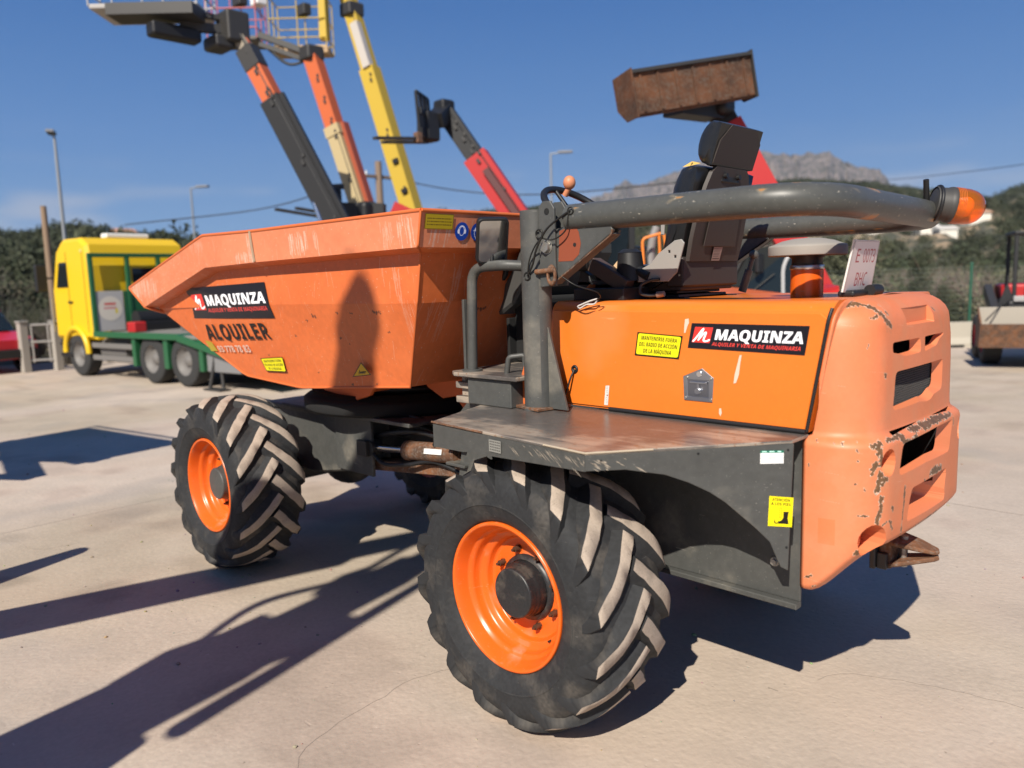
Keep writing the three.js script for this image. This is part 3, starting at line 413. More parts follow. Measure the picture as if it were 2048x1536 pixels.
const wheelGeo = {
  tyre: (() => { const h = [[.281, .150], [.284, .166], [.296, .178], [.318, .190], [.352, .2005], [.352, .203], [.358, .203], [.358, .201], [.395, .2015], [.420, .197], [.442, .188], [.462, .170], [.478, .14], [.489, .08], [.493, 0]]; const m = h.slice(0, -1).reverse().map(([r, z]) => [r, -z]); const g = latheZ([...h, ...m], 72); return g; })(),
  rim: latheZ([[.281, .14], [.2835, .168], [.281, .175], [.274, .177], [.268, .173], [.264, .160], [.257, .146], [.252, .125], [.247, .117], [.238, .112], [.234, .100], [.231, .082], [.222, .072], [.206, .066], [.2, .055], [.197, .040], [.19, .034], [.178, .033], [.09, .033]], 64),
  rimBack: latheZ([[.09, .02], [.19, .02], [.23, -.06], [.262, -.15], [.283, -.168]], 40),
  hub: dispose([latheZ([[.106, .03], [.104, .080], [.099, .082], [.099, .095], [.096, .097], [.096, .118], [.093, .124], [.088, .127], [0, .129]], 40), latheZ([[.128, .03], [.126, .046], [.109, .05]], 32)]),
  nut: dispose([latheZ([[.0155, .03], [.0155, .036]], 14), (() => { const g = new THREE.CylinderGeometry(.0115, .0125, .026, 6); g.rotateX(Math.PI / 2); g.translate(0, 0, .046); return g; })(), (() => { const g = new THREE.CylinderGeometry(.006, .006, .014, 8); g.rotateX(Math.PI / 2); g.translate(0, 0, .064); return g; })()]),
};
wheelGeo.rim = boxUV(wheelGeo.rim); wheelGeo.tyre = boxUV(wheelGeo.tyre); wheelGeo.hub = boxUV(wheelGeo.hub);
function wheel(x, z, out, turn, hubMat) {
  const w = sub('wheel', dumper); w.position.set(x, .5186, z); w.rotation.y = out > 0 ? 0 : Math.PI;
  const s = new THREE.Group(); // everything turns on the axle; flattened below so that parts hang directly on the wheel
  const put = (name, g, m, rz = 0, px = 0, py = 0) => { const o = new THREE.Mesh(g, m); o.name = name; o.castShadow = o.receiveShadow = true; o.rotation.z = rz; o.position.set(px, py, 0); w.add(o); return o; };
  put('tyre', wheelGeo.tyre, M.rubber);
  for (let i = 0; i < 16; i++) for (const sd of [1, -1]) put('tread_lug', lugVariants[sd][(i * 7 + (sd > 0 ? 0 : 1)) % 3], [M.rubber, M.lug], turn + (i + (sd > 0 ? 0 : .5)) * Math.PI / 8);
  put('rim', wheelGeo.rim, M.rim); put('rim_back', wheelGeo.rimBack, M.rim); put('hub', wheelGeo.hub, hubMat);
  for (let i = 0; i < 8; i++) { const a = turn + .2 + i * Math.PI / 4; put('wheel_nut', wheelGeo.nut, M.bolt, a, .150 * Math.cos(a), .150 * Math.sin(a)); }
  const v = put('valve_stem', cyl([0, 0, 0], [0, 0, .02], .004, .004, 8), M.black, 0, .212 * Math.cos(turn - 1), .212 * Math.sin(turn - 1)); v.position.z = .062;
  return w;
}
const hubBlack = tiled(TEX.rubber.clone(), .35, .42);
const WB = 2.525;
wheel(0, .85, 1, .13, hubBlack); wheel(-WB, .825, 1, .31, M.grey); wheel(0, -.85, -1, .4, hubBlack); wheel(-WB, -.825, -1, .2, M.grey);

// --- rear chassis, axles
part('rear_frame', [span(-.55, .80, .56, .82, -.36, .36, .01), span(-.95, -.5, .55, .80, -.2, .2, .01), span(.2, .8, .56, .66, -.3, .3, .01)], M.grey, dumper);
part('rear_axle', [cyl([0, .5186, -.72], [0, .5186, .72], .085, .085, 20), new THREE.SphereGeometry(.19, 20, 14).translate(0, .52, 0), cyl([0, .5186, .60], [0, .5186, .70], .15, .15, 24), cyl([0, .5186, -.60], [0, .5186, -.70], .15, .15, 24)], M.darkSteel, dumper);
part('front_axle', [cyl([-WB, .5186, -.70], [-WB, .5186, .70], .085, .085, 20), new THREE.SphereGeometry(.19, 20, 14).translate(-WB, .52, 0), cyl([-WB, .5186, .58], [-WB, .5186, .68], .15, .15, 24), cyl([-WB, .5186, -.58], [-WB, .5186, -.68], .15, .15, 24)], M.darkSteel, dumper);
part('front_frame', [plate([[-3.0, .56], [-2.3, .52], [-1.70, .62], [-1.70, .905], [-2.2, .92], [-3.02, .9]], 'z', -.42, .42, .012)], M.grey, dumper);
for (const q of [1, -1]) part('front_frame_rail', [span(-2.95, -1.75, .905, .935, .40 * q, .445 * q, .006), span(-1.98, -1.62, .60, .93, .425 * q, .447 * q, .006)], M.grey, dumper);
part('pivot_joint', [cyl([-1.15, .5, 0], [-1.15, .92, 0], .11, .11, 24), span(-1.72, -1.1, .62, .70, -.26, .26, .01), span(-1.72, -1.1, .80, .88, -.26, .26, .01), span(-1.2, -.9, .54, .62, -.28, .28, .01)], M.darkSteel, dumper);
for (const q of [1, -1]) part('articulation_beam', [beam([-1.72, .645, .34 * q], [-.86, .735, .36 * q], .1, .055)], M.rust, dumper);
for (const [i, pts] of [[[-1.70, .90, .30], [-1.45, .97, .36], [-1.15, .93, .33], [-.85, .98, .36], [-.6, 1.0, .30]], [[-1.70, .86, .20], [-1.40, .90, .30], [-1.1, .86, .26], [-.8, .92, .30], [-.55, .93, .22]], [[-1.72, .80, .36], [-1.5, .86, .40], [-1.2, .90, .41], [-.95, .88, .40], [-.7, .95, .36]], [[-1.62, .74, .44], [-1.5, .70, .46], [-1.3, .72, .45], [-1.1, .76, .43], [-.9, .72, .40]], [[-1.05, .86, .46], [-.98, .92, .47], [-.88, .93, .45], [-.75, .90, .40]]].entries()) part('hydraulic_hose', spline(pts, i < 3 ? .016 : .011, 8, 40), M.black, dumper);
{ // steering cylinder
  const c = sub('steering_cylinder', dumper);
  part('barrel', [cyl([-1.305, .792, .42], [-.90, .828, .42], .050, .050, 24), cyl([-1.32, .791, .42], [-1.29, .7935, .42], .054, .054, 24), new THREE.TorusGeometry(.05, .014, 8, 20).translate(-.86, .832, .42)], M.rust, c);
  part('piston_rod', cyl([-1.62, .766, .42], [-1.30, .793, .42], .021, .021, 20), M.chrome, c);
  part('rod_eye', [cyl([-1.64, .765, .385], [-1.64, .765, .455], .045, .045, 20), span(-1.72, -1.63, .72, .81, .36, .385), span(-1.72, -1.63, .72, .81, .455, .48)], M.darkSteel, c);
  part('cylinder_bracket', [span(-.92, -.78, .865, .885, .34, .50), span(-.92, -.78, .785, .80, .34, .50), plate([[-.86, .70], [-.60, .70], [-.62, .98], [-.8, .99]], 'z', .455, .475, .003)], M.grey, c);
  decal('cylinder_label', M.white, [[-1.12, .835, .466], [-.98, .847, .466], [-.98, .82, .472], [-1.12, .808, .472]], c, .004);
}
{ // turntable under the tub
  const t = sub('turntable', dumper);
  part('ring', [latheZ([[.3, .0], [.60, .0], [.62, .02], [.62, .07], [.60, .085], [.57, .09], [.57, .115], [.3, .115]], 56).rotateX(-Math.PI / 2).translate(-1.85, .955, 0)], M.blackMatt, t);
  part('upper_ring', [latheZ([[.2, .0], [.50, .0], [.52, .02], [.52, .05], [.2, .06]], 48).rotateX(-Math.PI / 2).translate(-1.85, 1.07, 0)], M.black, t);
  part('base_plate', span(-2.5, -1.2, .935, .958, -.5, .5, .006), M.grey, t);
  part('tilt_bracket', [plate([[-1.35, 1.19], [-.86, 1.2], [-.92, 1.07], [-1.0, 1.03], [-1.06, 1.09], [-1.16, 1.07], [-1.28, 1.12]], 'z', .26, .30, .004)], M.tubPlain, t);
  part('tilt_bracket', [plate([[-1.35, 1.19], [-.86, 1.2], [-.92, 1.07], [-1.0, 1.03], [-1.06, 1.09], [-1.16, 1.07], [-1.28, 1.12]], 'z', -.30, -.26, .004)], M.tubPlain, t);
  part('tub_hinge', [plate([[-2.1, 1.17], [-1.45, 1.14], [-1.50, 1.085], [-1.62, 1.05], [-1.95, 1.08]], 'z', .50, .525, .004), plate([[-2.1, 1.17], [-1.45, 1.14], [-1.50, 1.085], [-1.62, 1.05], [-1.95, 1.08]], 'z', -.525, -.50, .004), span(-2.05, -1.5, 1.10, 1.19, -.49, .49, .01)], M.tubPlain, t);
}
// --- tub
{
  const tub = sub('tub', dumper);
  const cols = [
    { rt: [-.505, 1.965, .92], rb: [-.535, 1.822, .92], bt: [-.615, 1.802, .842], f: [-.659, 1.592, .838], b: [-.867, 1.205, .735] },
    { rt: [-1.90, 1.972, .92], rb: [-1.90, 1.812, .92], bt: [-1.90, 1.790, .842], f: [-1.95, 1.587, .838], b: [-1.835, 1.130, .738] },
    { rt: [-2.52, 1.985, .92], rb: [-2.51, 1.803, .92], bt: [-2.49, 1.780, .842], f: [-2.64, 1.570, .829], b: [-2.45, 1.160, .745] },
    { rt: [-3.72, 1.704, .92], rb: [-3.47, 1.574, .92], bt: [-3.45, 1.560, .842], f: [-3.43, 1.545, .825], b: [-3.41, 1.532, .81] },
  ];
  // columns round the tub: left side front to back, the back panel, the cut-off far corner, the far side
  const far = (c, dx = 0) => Object.fromEntries(Object.entries(c).map(([k, [x, y, z]]) => [k, [x - dx, y, -z]]));
  const mid = Object.fromEntries(Object.entries(cols[0]).map(([k, [x, y, z]]) => [k, [x, y, k === 'b' ? -.05 : -.15]]));
  const loop = [cols[3], cols[2], cols[1], cols[0], mid, far(cols[0], .72), far(cols[1]), far(cols[2]), far(cols[3])];
  const inn = (p, i, k, t) => { let [x, y, z] = p; z -= Math.sign(z) * t; if (i >= 3 && i <= 5) x -= t; if (k === 'b') y += t; if (k === 'rb') z -= Math.sign(z) * .03; return [x, y, z]; };
  const shell = (inset) => {
    const P = (i, k) => (inset ? inn(loop[i], i, k, inset) : loop[i][k]), Q = (i, k) => (inset ? inn(loop[i][k], i, k, inset) : loop[i][k]), F = [], ks = ['rt', 'rb', 'bt', 'f', 'b'];
    for (let i = 0; i < 8; i++) for (let k = inset ? 0 : 1; k < 4; k++) { const q = [Q(i, ks[k]), Q(i, ks[k + 1]), Q(i + 1, ks[k + 1]), Q(i + 1, ks[k])]; F.push(inset ? q.reverse() : q); }
    for (const f of [[0, 1, 7, 8], [1, 2, 6, 7], [2, 3, 4, 5, 6]]) { const q = f.map((i) => Q(i, 'b')); F.push(inset ? q.reverse() : q); }
    return { F, P: Q };
  };
  const toGeo = (F) => { const pos = []; for (const f of F) for (let i = 1; i < f.length - 1; i++) pos.push(...f[0], ...f[i], ...f[i + 1]); const g = new THREE.BufferGeometry(); g.setAttribute('position', new THREE.Float32BufferAttribute(pos, 3)); g.computeVertexNormals(); return g; };
  const tubUV = (g) => { const p = g.attributes.position, n = g.attributes.normal, uv = new Float32Array(p.count * 2); for (let i = 0; i < p.count; i += 3) { const nx = Math.abs(n.getX(i)), ny = Math.abs(n.getY(i)), nz = Math.abs(n.getZ(i)); for (let k = i; k < i + 3; k++) { const side = nx > nz && nx > ny; uv[k * 2] = side ? (3.3 - .92 + p.getZ(k)) / 3.4 : (p.getX(k) + 3.8) / 3.4; uv[k * 2 + 1] = ny > nz && ny > nx ? .5 + p.getZ(k) * .3 : (p.getY(k) - 1.1) / .9; } } g.setAttribute('uv', new THREE.BufferAttribute(uv, 2)); return g; };
  const outer = shell(0), inner = shell(.014);
  part('tub_body', tubUV(toGeo(outer.F)), M.tub, tub, 'faded orange steel tub with scuffs, scratches and dents');
  part('rim_band', tubUV(toGeo([0, 1, 2, 3, 4, 5, 6, 7].map((i) => [outer.P(i, 'rt'), outer.P(i, 'rb'), outer.P(i + 1, 'rb'), outer.P(i + 1, 'rt')]))), M.tubFaded, tub, 'bleached pinkish orange rim band with pale scuffs');
  part('tub_lining', tubUV(toGeo(inner.F)), M.tub, tub);
  const edge = []; for (let i = 0; i < 8; i++) edge.push([outer.P(i, 'rt'), outer.P(i + 1, 'rt'), inner.P(i + 1, 'rt'), inner.P(i, 'rt')]);
  for (const i of [0, 8]) { const ks = ['rt', 'rb', 'bt', 'f', 'b']; for (let k = 0; k < 4; k++) { const q = [outer.P(i, ks[k]), outer.P(i, ks[k + 1]), inner.P(i, ks[k + 1]), inner.P(i, ks[k])]; edge.push(i ? q : q.reverse()); } }
  edge.push([outer.P(0, 'b'), outer.P(8, 'b'), inner.P(8, 'b'), inner.P(0, 'b')].reverse());
  part('rim_edge', tubUV(toGeo(edge)), M.tub, tub);
  part('rim_bead', [pipe([[-.508, 1.967, -.15], [-.508, 1.967, .915]], .009, 0, 8), pipe([[-.508, 1.967, .916], [-1.90, 1.974, .916], [-2.52, 1.987, .916], [-3.715, 1.708, .916]], .009, 0, 8)], M.tubPlain, tub);
  part('weld_seam', [pipe([[-1.93, 1.974, .924], [-1.915, 1.90, .926], [-1.90, 1.815, .923]], .008, 0, 6)], mat([.34, .25, .17], .9), tub, 'rough welded seam across the tub rim');
  part('corner_weld', pipe([[-.505, 1.965, .921], [-.535, 1.82, .921], [-.615, 1.802, .843], [-.659, 1.593, .839], [-.867, 1.205, .736]], .006, 0, 6), M.tubPlain, tub);
  part('chute_lip', [pipe([[-3.722, 1.70, .915], [-3.47, 1.572, .915], [-3.415, 1.53, .81], [-3.415, 1.53, -.81], [-3.47, 1.572, -.915], [-3.722, 1.70, -.915]], .011, 0, 8)], M.tubPlain, tub);
  part('lower_edge', [pipe([[-.867, 1.204, .735], [-1.835, 1.129, .738], [-2.45, 1.159, .745], [-3.41, 1.531, .81]], .007, 0, 6)], M.tubPlain, tub);
  DECALS.tub(tub);
}
// --- fenders
function fender(s) {
  const f = sub('fender', dumper), G = (g) => (s > 0 ? g : mirrorZ(g));
  const top = [[-.33, 1.05], [.487, 1.126], [.90, .60], [.90, .478], [-.51, .478], [-.51, .54]];
  part('top_plate', G(plate(top, 'y', 1.138, 1.15, .003)), M.worn, f, 'worn grey fender plate scraped to bare metal along its edge');
  // lip along the front and outer edge
  const lip = (a, b, d0, d1) => { const t = .008, dx = b[0] - a[0], dz = b[1] - a[1], L = Math.hypot(dx, dz), nx = dz / L * t, nz = -dx / L * t; const v = [[a[0], 1.139, a[1]], [b[0], 1.139, b[1]], [b[0], 1.139 - d1, b[1]], [a[0], 1.139 - d0, a[1]]]; const w = v.map(([x, y, z]) => [x + nx, y, z + nz]); return polys([...v, ...w], [[0, 3, 2, 1], [4, 5, 6, 7], [3, 7, 6, 2], [0, 1, 5, 4], [0, 4, 7, 3], [1, 2, 6, 5]]); };
  part('front_lip', G(lip([-.51, .54], [-.33, 1.05], .10, .09)), M.grey, f);
  part('side_lip', G(lip([-.33, 1.05], [.487, 1.126], .09, .05)), M.grey, f);
  // rear skirt with the wheel-arch cut
  const B = V(.487, 0, 1.126), T = V(.413, 0, -.526).normalize(), N = V(.526, 0, .413).normalize();
  const curve = [[0, 1.139], [.675, 1.139], [.662, .722], [.638, .735], [.630, .752], [.6, .821], [.55, .872], [.498, .919], [.45, .962], [.399, .998], [.33, 1.034], [.253, 1.064], [.126, 1.088], [0, 1.09]];
  const sk = plate(curve, 'z', -.008, 0, .0015); sk.applyMatrix4(new THREE.Matrix4().makeBasis(T, V(0, 1, 0), N)); sk.translate(B.x, 0, B.z);
  part('rear_skirt', G(sk), M.grey, f);
  part('inner_wall', G(dispose([span(-.50, .885, .575, 1.138, .478, .490, .003), plate([[.2, .575], [.885, .575], [.885, .555], [.2, .555]], 'z', .478, .52, .003)])), M.grey, f);
  part('skirt_bolt', G(dispose([cyl([.80, .70, .49], [.80, .70, .505], .016, .016, 16), cyl([.80, .70, .504], [.80, .70, .516], .011, .011, 6)])), M.zinc, f);
  if (s > 0) {
    for (const [u, y] of [[.05, 1.12], [.36, 1.125], [.655, 1.12], [.655, .80]]) { const p = B.clone().addScaledVector(T, u); part('rivet_hole', cyl([p.x, y, p.z], [p.x + N.x * .0012, y, p.z + N.z * .0012], .004, .004, 10), M.blackMatt, f); }
    DECALS.fender(f, B, T, N);
    { // scrapes through the paint at the plate's outer corner
      const R = rng(808), g = [], n = V(-.076, 0, .817).normalize(); const sl = (a, b, w, nn) => { const u = b.clone().sub(a).normalize(), v = u.clone().cross(nn).multiplyScalar(w), m = a.clone().lerp(b, .45 + R() * .2); const q = [a, m.clone().add(v), b, m.clone().sub(v)]; g.push(polys(q.map((p) => p.clone().addScaledVector(nn, .0012).toArray()), [[0, 3, 2, 1]])); };
      for (let i = 0; i < 30; i++) { const k = .50 + .5 * Math.sqrt(R()), x = lerp(-.33, .487, k), z = lerp(1.05, 1.126, k), y = 1.134 - R() * R() * .05, L = .015 + R() * .06; sl(V(x, y, z + .001), V(Math.min(.486, x + L * .8), y - L * .55, z + L * .07 + .001), .0007 + R() * .0011, V(-.09, 0, .996)); }
      for (let i = 0; i < 40; i++) { const k = R(), x = lerp(-.28, .46, k), z = lerp(1.05, 1.12, k) - .02 - R() * R() * .28, L = .02 + R() * .09, a = .5 + (R() - .5) * .9; sl(V(x, 1.15, z), V(x + Math.cos(a) * L, 1.15, z - Math.sin(a) * L), .0007 + R() * .0012, V(0, 1, 0)); }
      for (let i = 0; i < 16; i++) { const u = .01 + R() * R() * .2, y = 1.13 - R() * .035, p = B.clone().addScaledVector(T, u), L = .01 + R() * .03; sl(V(p.x, y, p.z), V(p.x + T.x * L, y - L * .6, p.z + T.z * L), .001 + R() * .002, N.clone()); }
      part('scrape_marks', g, mat([.34, .29, .23], .9), f).userData.kind = 'stuff';
    }
    part('edge_wear', pipe([[-.335, 1.146, 1.051], [-.02, 1.146, 1.081]], .0045, 0, 6), M.rust, f); part('edge_wear', pipe([[.30, 1.147, 1.109], [.487, 1.147, 1.127], [.62, 1.147, .957]], .0035, 0, 6), mat([.46, .38, .28], .8), f);
  }
  return f;
}
fender(1); fender(-1);
// --- operator platform, step, handrail and mirror
{
  const pf = sub('operator_platform', dumper);
  part('deck', [plate([[-.66, .50], [-.655, .66], [-.60, .70], [-.22, .70], [-.22, -.70], [-.60, -.70], [-.66, -.6]], 'y', 1.268, 1.286, .003)], M.worn, pf);
  for (const q of [1, -1]) part('step_box', span(-.535, -.27, 1.15, 1.266, .48 * q, .68 * q, .006), M.grey, pf);
  part('clamp_block', [span(-.66, -.54, 1.14, 1.17, .52, .64), span(-.64, -.56, 1.17, 1.205, .54, .62), span(-.66, -.54, 1.205, 1.235, .52, .64), cyl([-.63, 1.235, .6], [-.63, 1.268, .6], .02, .02, 10)], M.worn, pf);
  part('step_bracket', [plate([[-.86, .99], [-.55, 1.0], [-.52, 1.135], [-.72, 1.125]], 'z', .50, .512, .002), span(-.8, -.5, 1.0, 1.012, .3, .51)], M.grey, pf);
  part('step_handle', [pipe([[-.37, 1.286, .60], [-.355, 1.355, .60], [-.30, 1.362, .56], [-.30, 1.286, .56]], .012, .015, 8)], M.grey, pf);
  part('riser_wall', span(-.665, -.645, 1.286, 1.50, -.5, .30, .003), M.blackMatt, pf);
  part('seat_box', span(-.24, -.22, 1.15, 1.58, -.46, .46, .003), M.blackMatt, pf);
  const rail = sub('handrail', dumper);
  part('tube', pipe([[-.565, 1.286, .62], [-.545, 1.738, .62], [-.36, 1.742, .60], [-.30, 1.735, .55]], .0225, .075, 14), M.grey, rail);
  part('flange', [cyl([-.565, 1.284, .62], [-.565, 1.294, .62], .045, .045, 20), span(-.61, -.595, 1.28, 1.60, .61, .63, .003)], M.grey, rail);
  const mi = sub('mirror', dumper);
  const nrm = V(.80, -.34, .50).normalize();
  const mg = new THREE.Matrix4().lookAt(V(0, 0, 0), nrm.clone().negate(), V(0, 1, 0)); mg.setPosition(-.41, 1.842, .62);
  const shape = (w, h, r) => { const s = new THREE.Shape(); s.moveTo(-w + r, -h); s.lineTo(w - r, -h); s.quadraticCurveTo(w, -h, w, -h + r); s.lineTo(w, h - r); s.quadraticCurveTo(w, h, w - r, h); s.lineTo(-w + r, h); s.quadraticCurveTo(-w, h, -w, h - r); s.lineTo(-w, -h + r); s.quadraticCurveTo(-w, -h, -w + r, -h); return s; };
  const housing = new THREE.ExtrudeGeometry(shape(.064, .094, .022), { depth: .02, bevelEnabled: true, bevelSize: .004, bevelThickness: .006, bevelSegments: 2, curveSegments: 6 }); housing.translate(0, 0, -.024); housing.applyMatrix4(mg);
  const glass = new THREE.ShapeGeometry(shape(.058, .088, .019), 6); glass.translate(0, 0, .0035); glass.applyMatrix4(mg);
  part('mirror_housing', housing, M.black, mi); part('mirror_glass', glass, M.mirror, mi);
  part('mirror_arm', cyl([-.43, 1.738, .61], [-.43, 1.80, .605], .009, .009, 10), M.black, mi);
}
// --- dashboard cowl, steering wheel
{
  const d = sub('dashboard', dumper);
  const sec = [[-.86, 1.55], [-.80, 1.575], [-.70, 1.62], [-.62, 1.70], [-.56, 1.80], [-.52, 1.845], [-.46, 1.85], [-.46, 1.80], [-.50, 1.73], [-.54, 1.64], [-.60, 1.565], [-.68, 1.52], [-.84, 1.49]];
  part('dash_shell', plate(sec, 'z', -.27, .32, .012), M.greyPlastic, d);
  part('dash_column', [span(-.655, -.50, 1.286, 1.60, -.24, .26, .02)], M.blackMatt, d);
  part('rubber_flap', plate([[-.86, 1.545], [-.70, 1.615], [-.62, 1.70], [-.60, 1.76], [-.63, 1.74], [-.68, 1.67], [-.75, 1.61], [-.87, 1.56]], 'z', .32, .345, .004), M.black, d);
  const w = sub('steering_wheel', dumper), c = V(-.40, 1.985, .06), ax = V(.62, .78, 0).normalize(), q = new THREE.Quaternion().setFromUnitVectors(V(0, 0, 1), ax);
  const ring = new THREE.TorusGeometry(.185, .0165, 10, 48); ring.applyQuaternion(q); ring.translate(c.x, c.y, c.z); part('wheel_ring', ring, M.black, w);
  const sp = (a) => V(.185 * Math.cos(a), .185 * Math.sin(a), 0).applyQuaternion(q).add(c), low = c.clone().addScaledVector(ax, -.04);
  for (const a of [.4, 2.5, 4.6]) part('spoke', cyl(low, sp(a), .011, .01, 8), M.black, w);
  part('steering_column', cyl(low.clone().addScaledVector(ax, .02), V(-.56, 1.72, 0), .028, .035, 14), M.black, w);
  const k = V(-.452, 2.062, .10), kb = k.clone().addScaledVector(ax, .045);
  part('spinner_knob', [new THREE.SphereGeometry(.029, 18, 14).scale(1, 1.12, 1).translate(kb.x - .0, kb.y + .02, kb.z), cyl(k, kb, .014, .012, 12)], mat([.62, .24, .12], .5), w, 'faded orange spinner knob on the steering wheel');
}
// --- engine hood
{
  const h = sub('engine_hood', dumper);
  const xs = (y) => .897 + Math.max(0, y - 1.155) * .17;
  const prof = []; const w = .475, yt = 1.585, r = .055; prof.push([-w, 1.156]); for (let i = 0; i <= 6; i++) { const a = Math.PI - i / 6 * Math.PI / 2; prof.push([-w + r + r * Math.cos(a), yt - r + r * Math.sin(a)]); } for (let i = 0; i <= 6; i++) { const a = Math.PI / 2 - i / 6 * Math.PI / 2; prof.push([w - r + r * Math.cos(a), yt - r + r * Math.sin(a)]); } prof.push([w, 1.156]);
  const g = plate(prof, 'x', -.215, .89, 0); { const p = g.attributes.position; for (let i = 0; i < p.count; i++) if (p.getX(i) > .5) p.setX(i, xs(p.getY(i))); }
  part('hood_shell', toCreasedNormals(g, .5), M.hood, h);
  part('side_door', toCreasedNormals((() => { const q = plate([[-.20, 1.162], [.886, 1.162], [.952, 1.528], [.93, 1.545], [-.205, 1.548]], 'z', .474, .482, .003); return q; })(), .4), M.hood, h, 'orange engine-bay side door with stickers and a recessed latch');
  part('door_seal', [cyl([.09, 1.158, .487], [.892, 1.158, .487], .009, .009, 8), pipe([[.893, 1.158, .483], [.957, 1.53, .481], [.962, 1.56, .468]], .006, .02, 8)], M.black, h);
  part('far_side_door', plate([[-.20, 1.162], [.886, 1.162], [.952, 1.528], [.93, 1.545], [-.205, 1.548]], 'z', -.482, -.474, .003), M.hood, h);
  // recessed T-handle latch
  const L = sub('door_latch', dumper);
  part('latch_plate', plate([[.432, 1.224], [.548, 1.224], [.553, 1.312], [.506, 1.345], [.428, 1.312]], 'z', .4825, .4855, .001, [[[.447, 1.240], [.533, 1.240], [.535, 1.302], [.445, 1.302]]]), M.steel, L);
  part('latch_tray', [span(.445, .535, 1.238, 1.304, .4825, .4835, 0), plate([[.455, 1.246], [.526, 1.246], [.526, 1.292], [.455, 1.292]], 'z', .4835, .4848, .0005)], mat([.36, .37, .4], .3, 1), L);
  part('latch_handle', [cyl([.492, 1.262, .484], [.492, 1.262, .497], .011, .010, 14), span(.458, .528, 1.288, 1.297, .485, .492, .002), span(.488, .497, 1.266, 1.29, .485, .491, .001)], M.steel, L);
  for (const [x, y] of [[.438, 1.233], [.543, 1.233], [.444, 1.308], [.540, 1.308]]) part('latch_screw', cyl([x, y, .4855], [x, y, .4885], .0055, .005, 10), M.zinc, L);
  part('key_cylinder', cyl([.497, 1.324, .4855], [.497, 1.324, .491], .011, .010, 16), M.chrome, L);
  part('cable_grommet', new THREE.TorusGeometry(.012, .006, 8, 18).translate(-.09, 1.307, .483), M.black, h);
  part('cable', spline([[-.09, 1.307, .484], [-.098, 1.27, .502], [-.115, 1.21, .512], [-.14, 1.165, .52]], .0042, 6, 20), M.black, h);
  DECALS.hood(h);
}
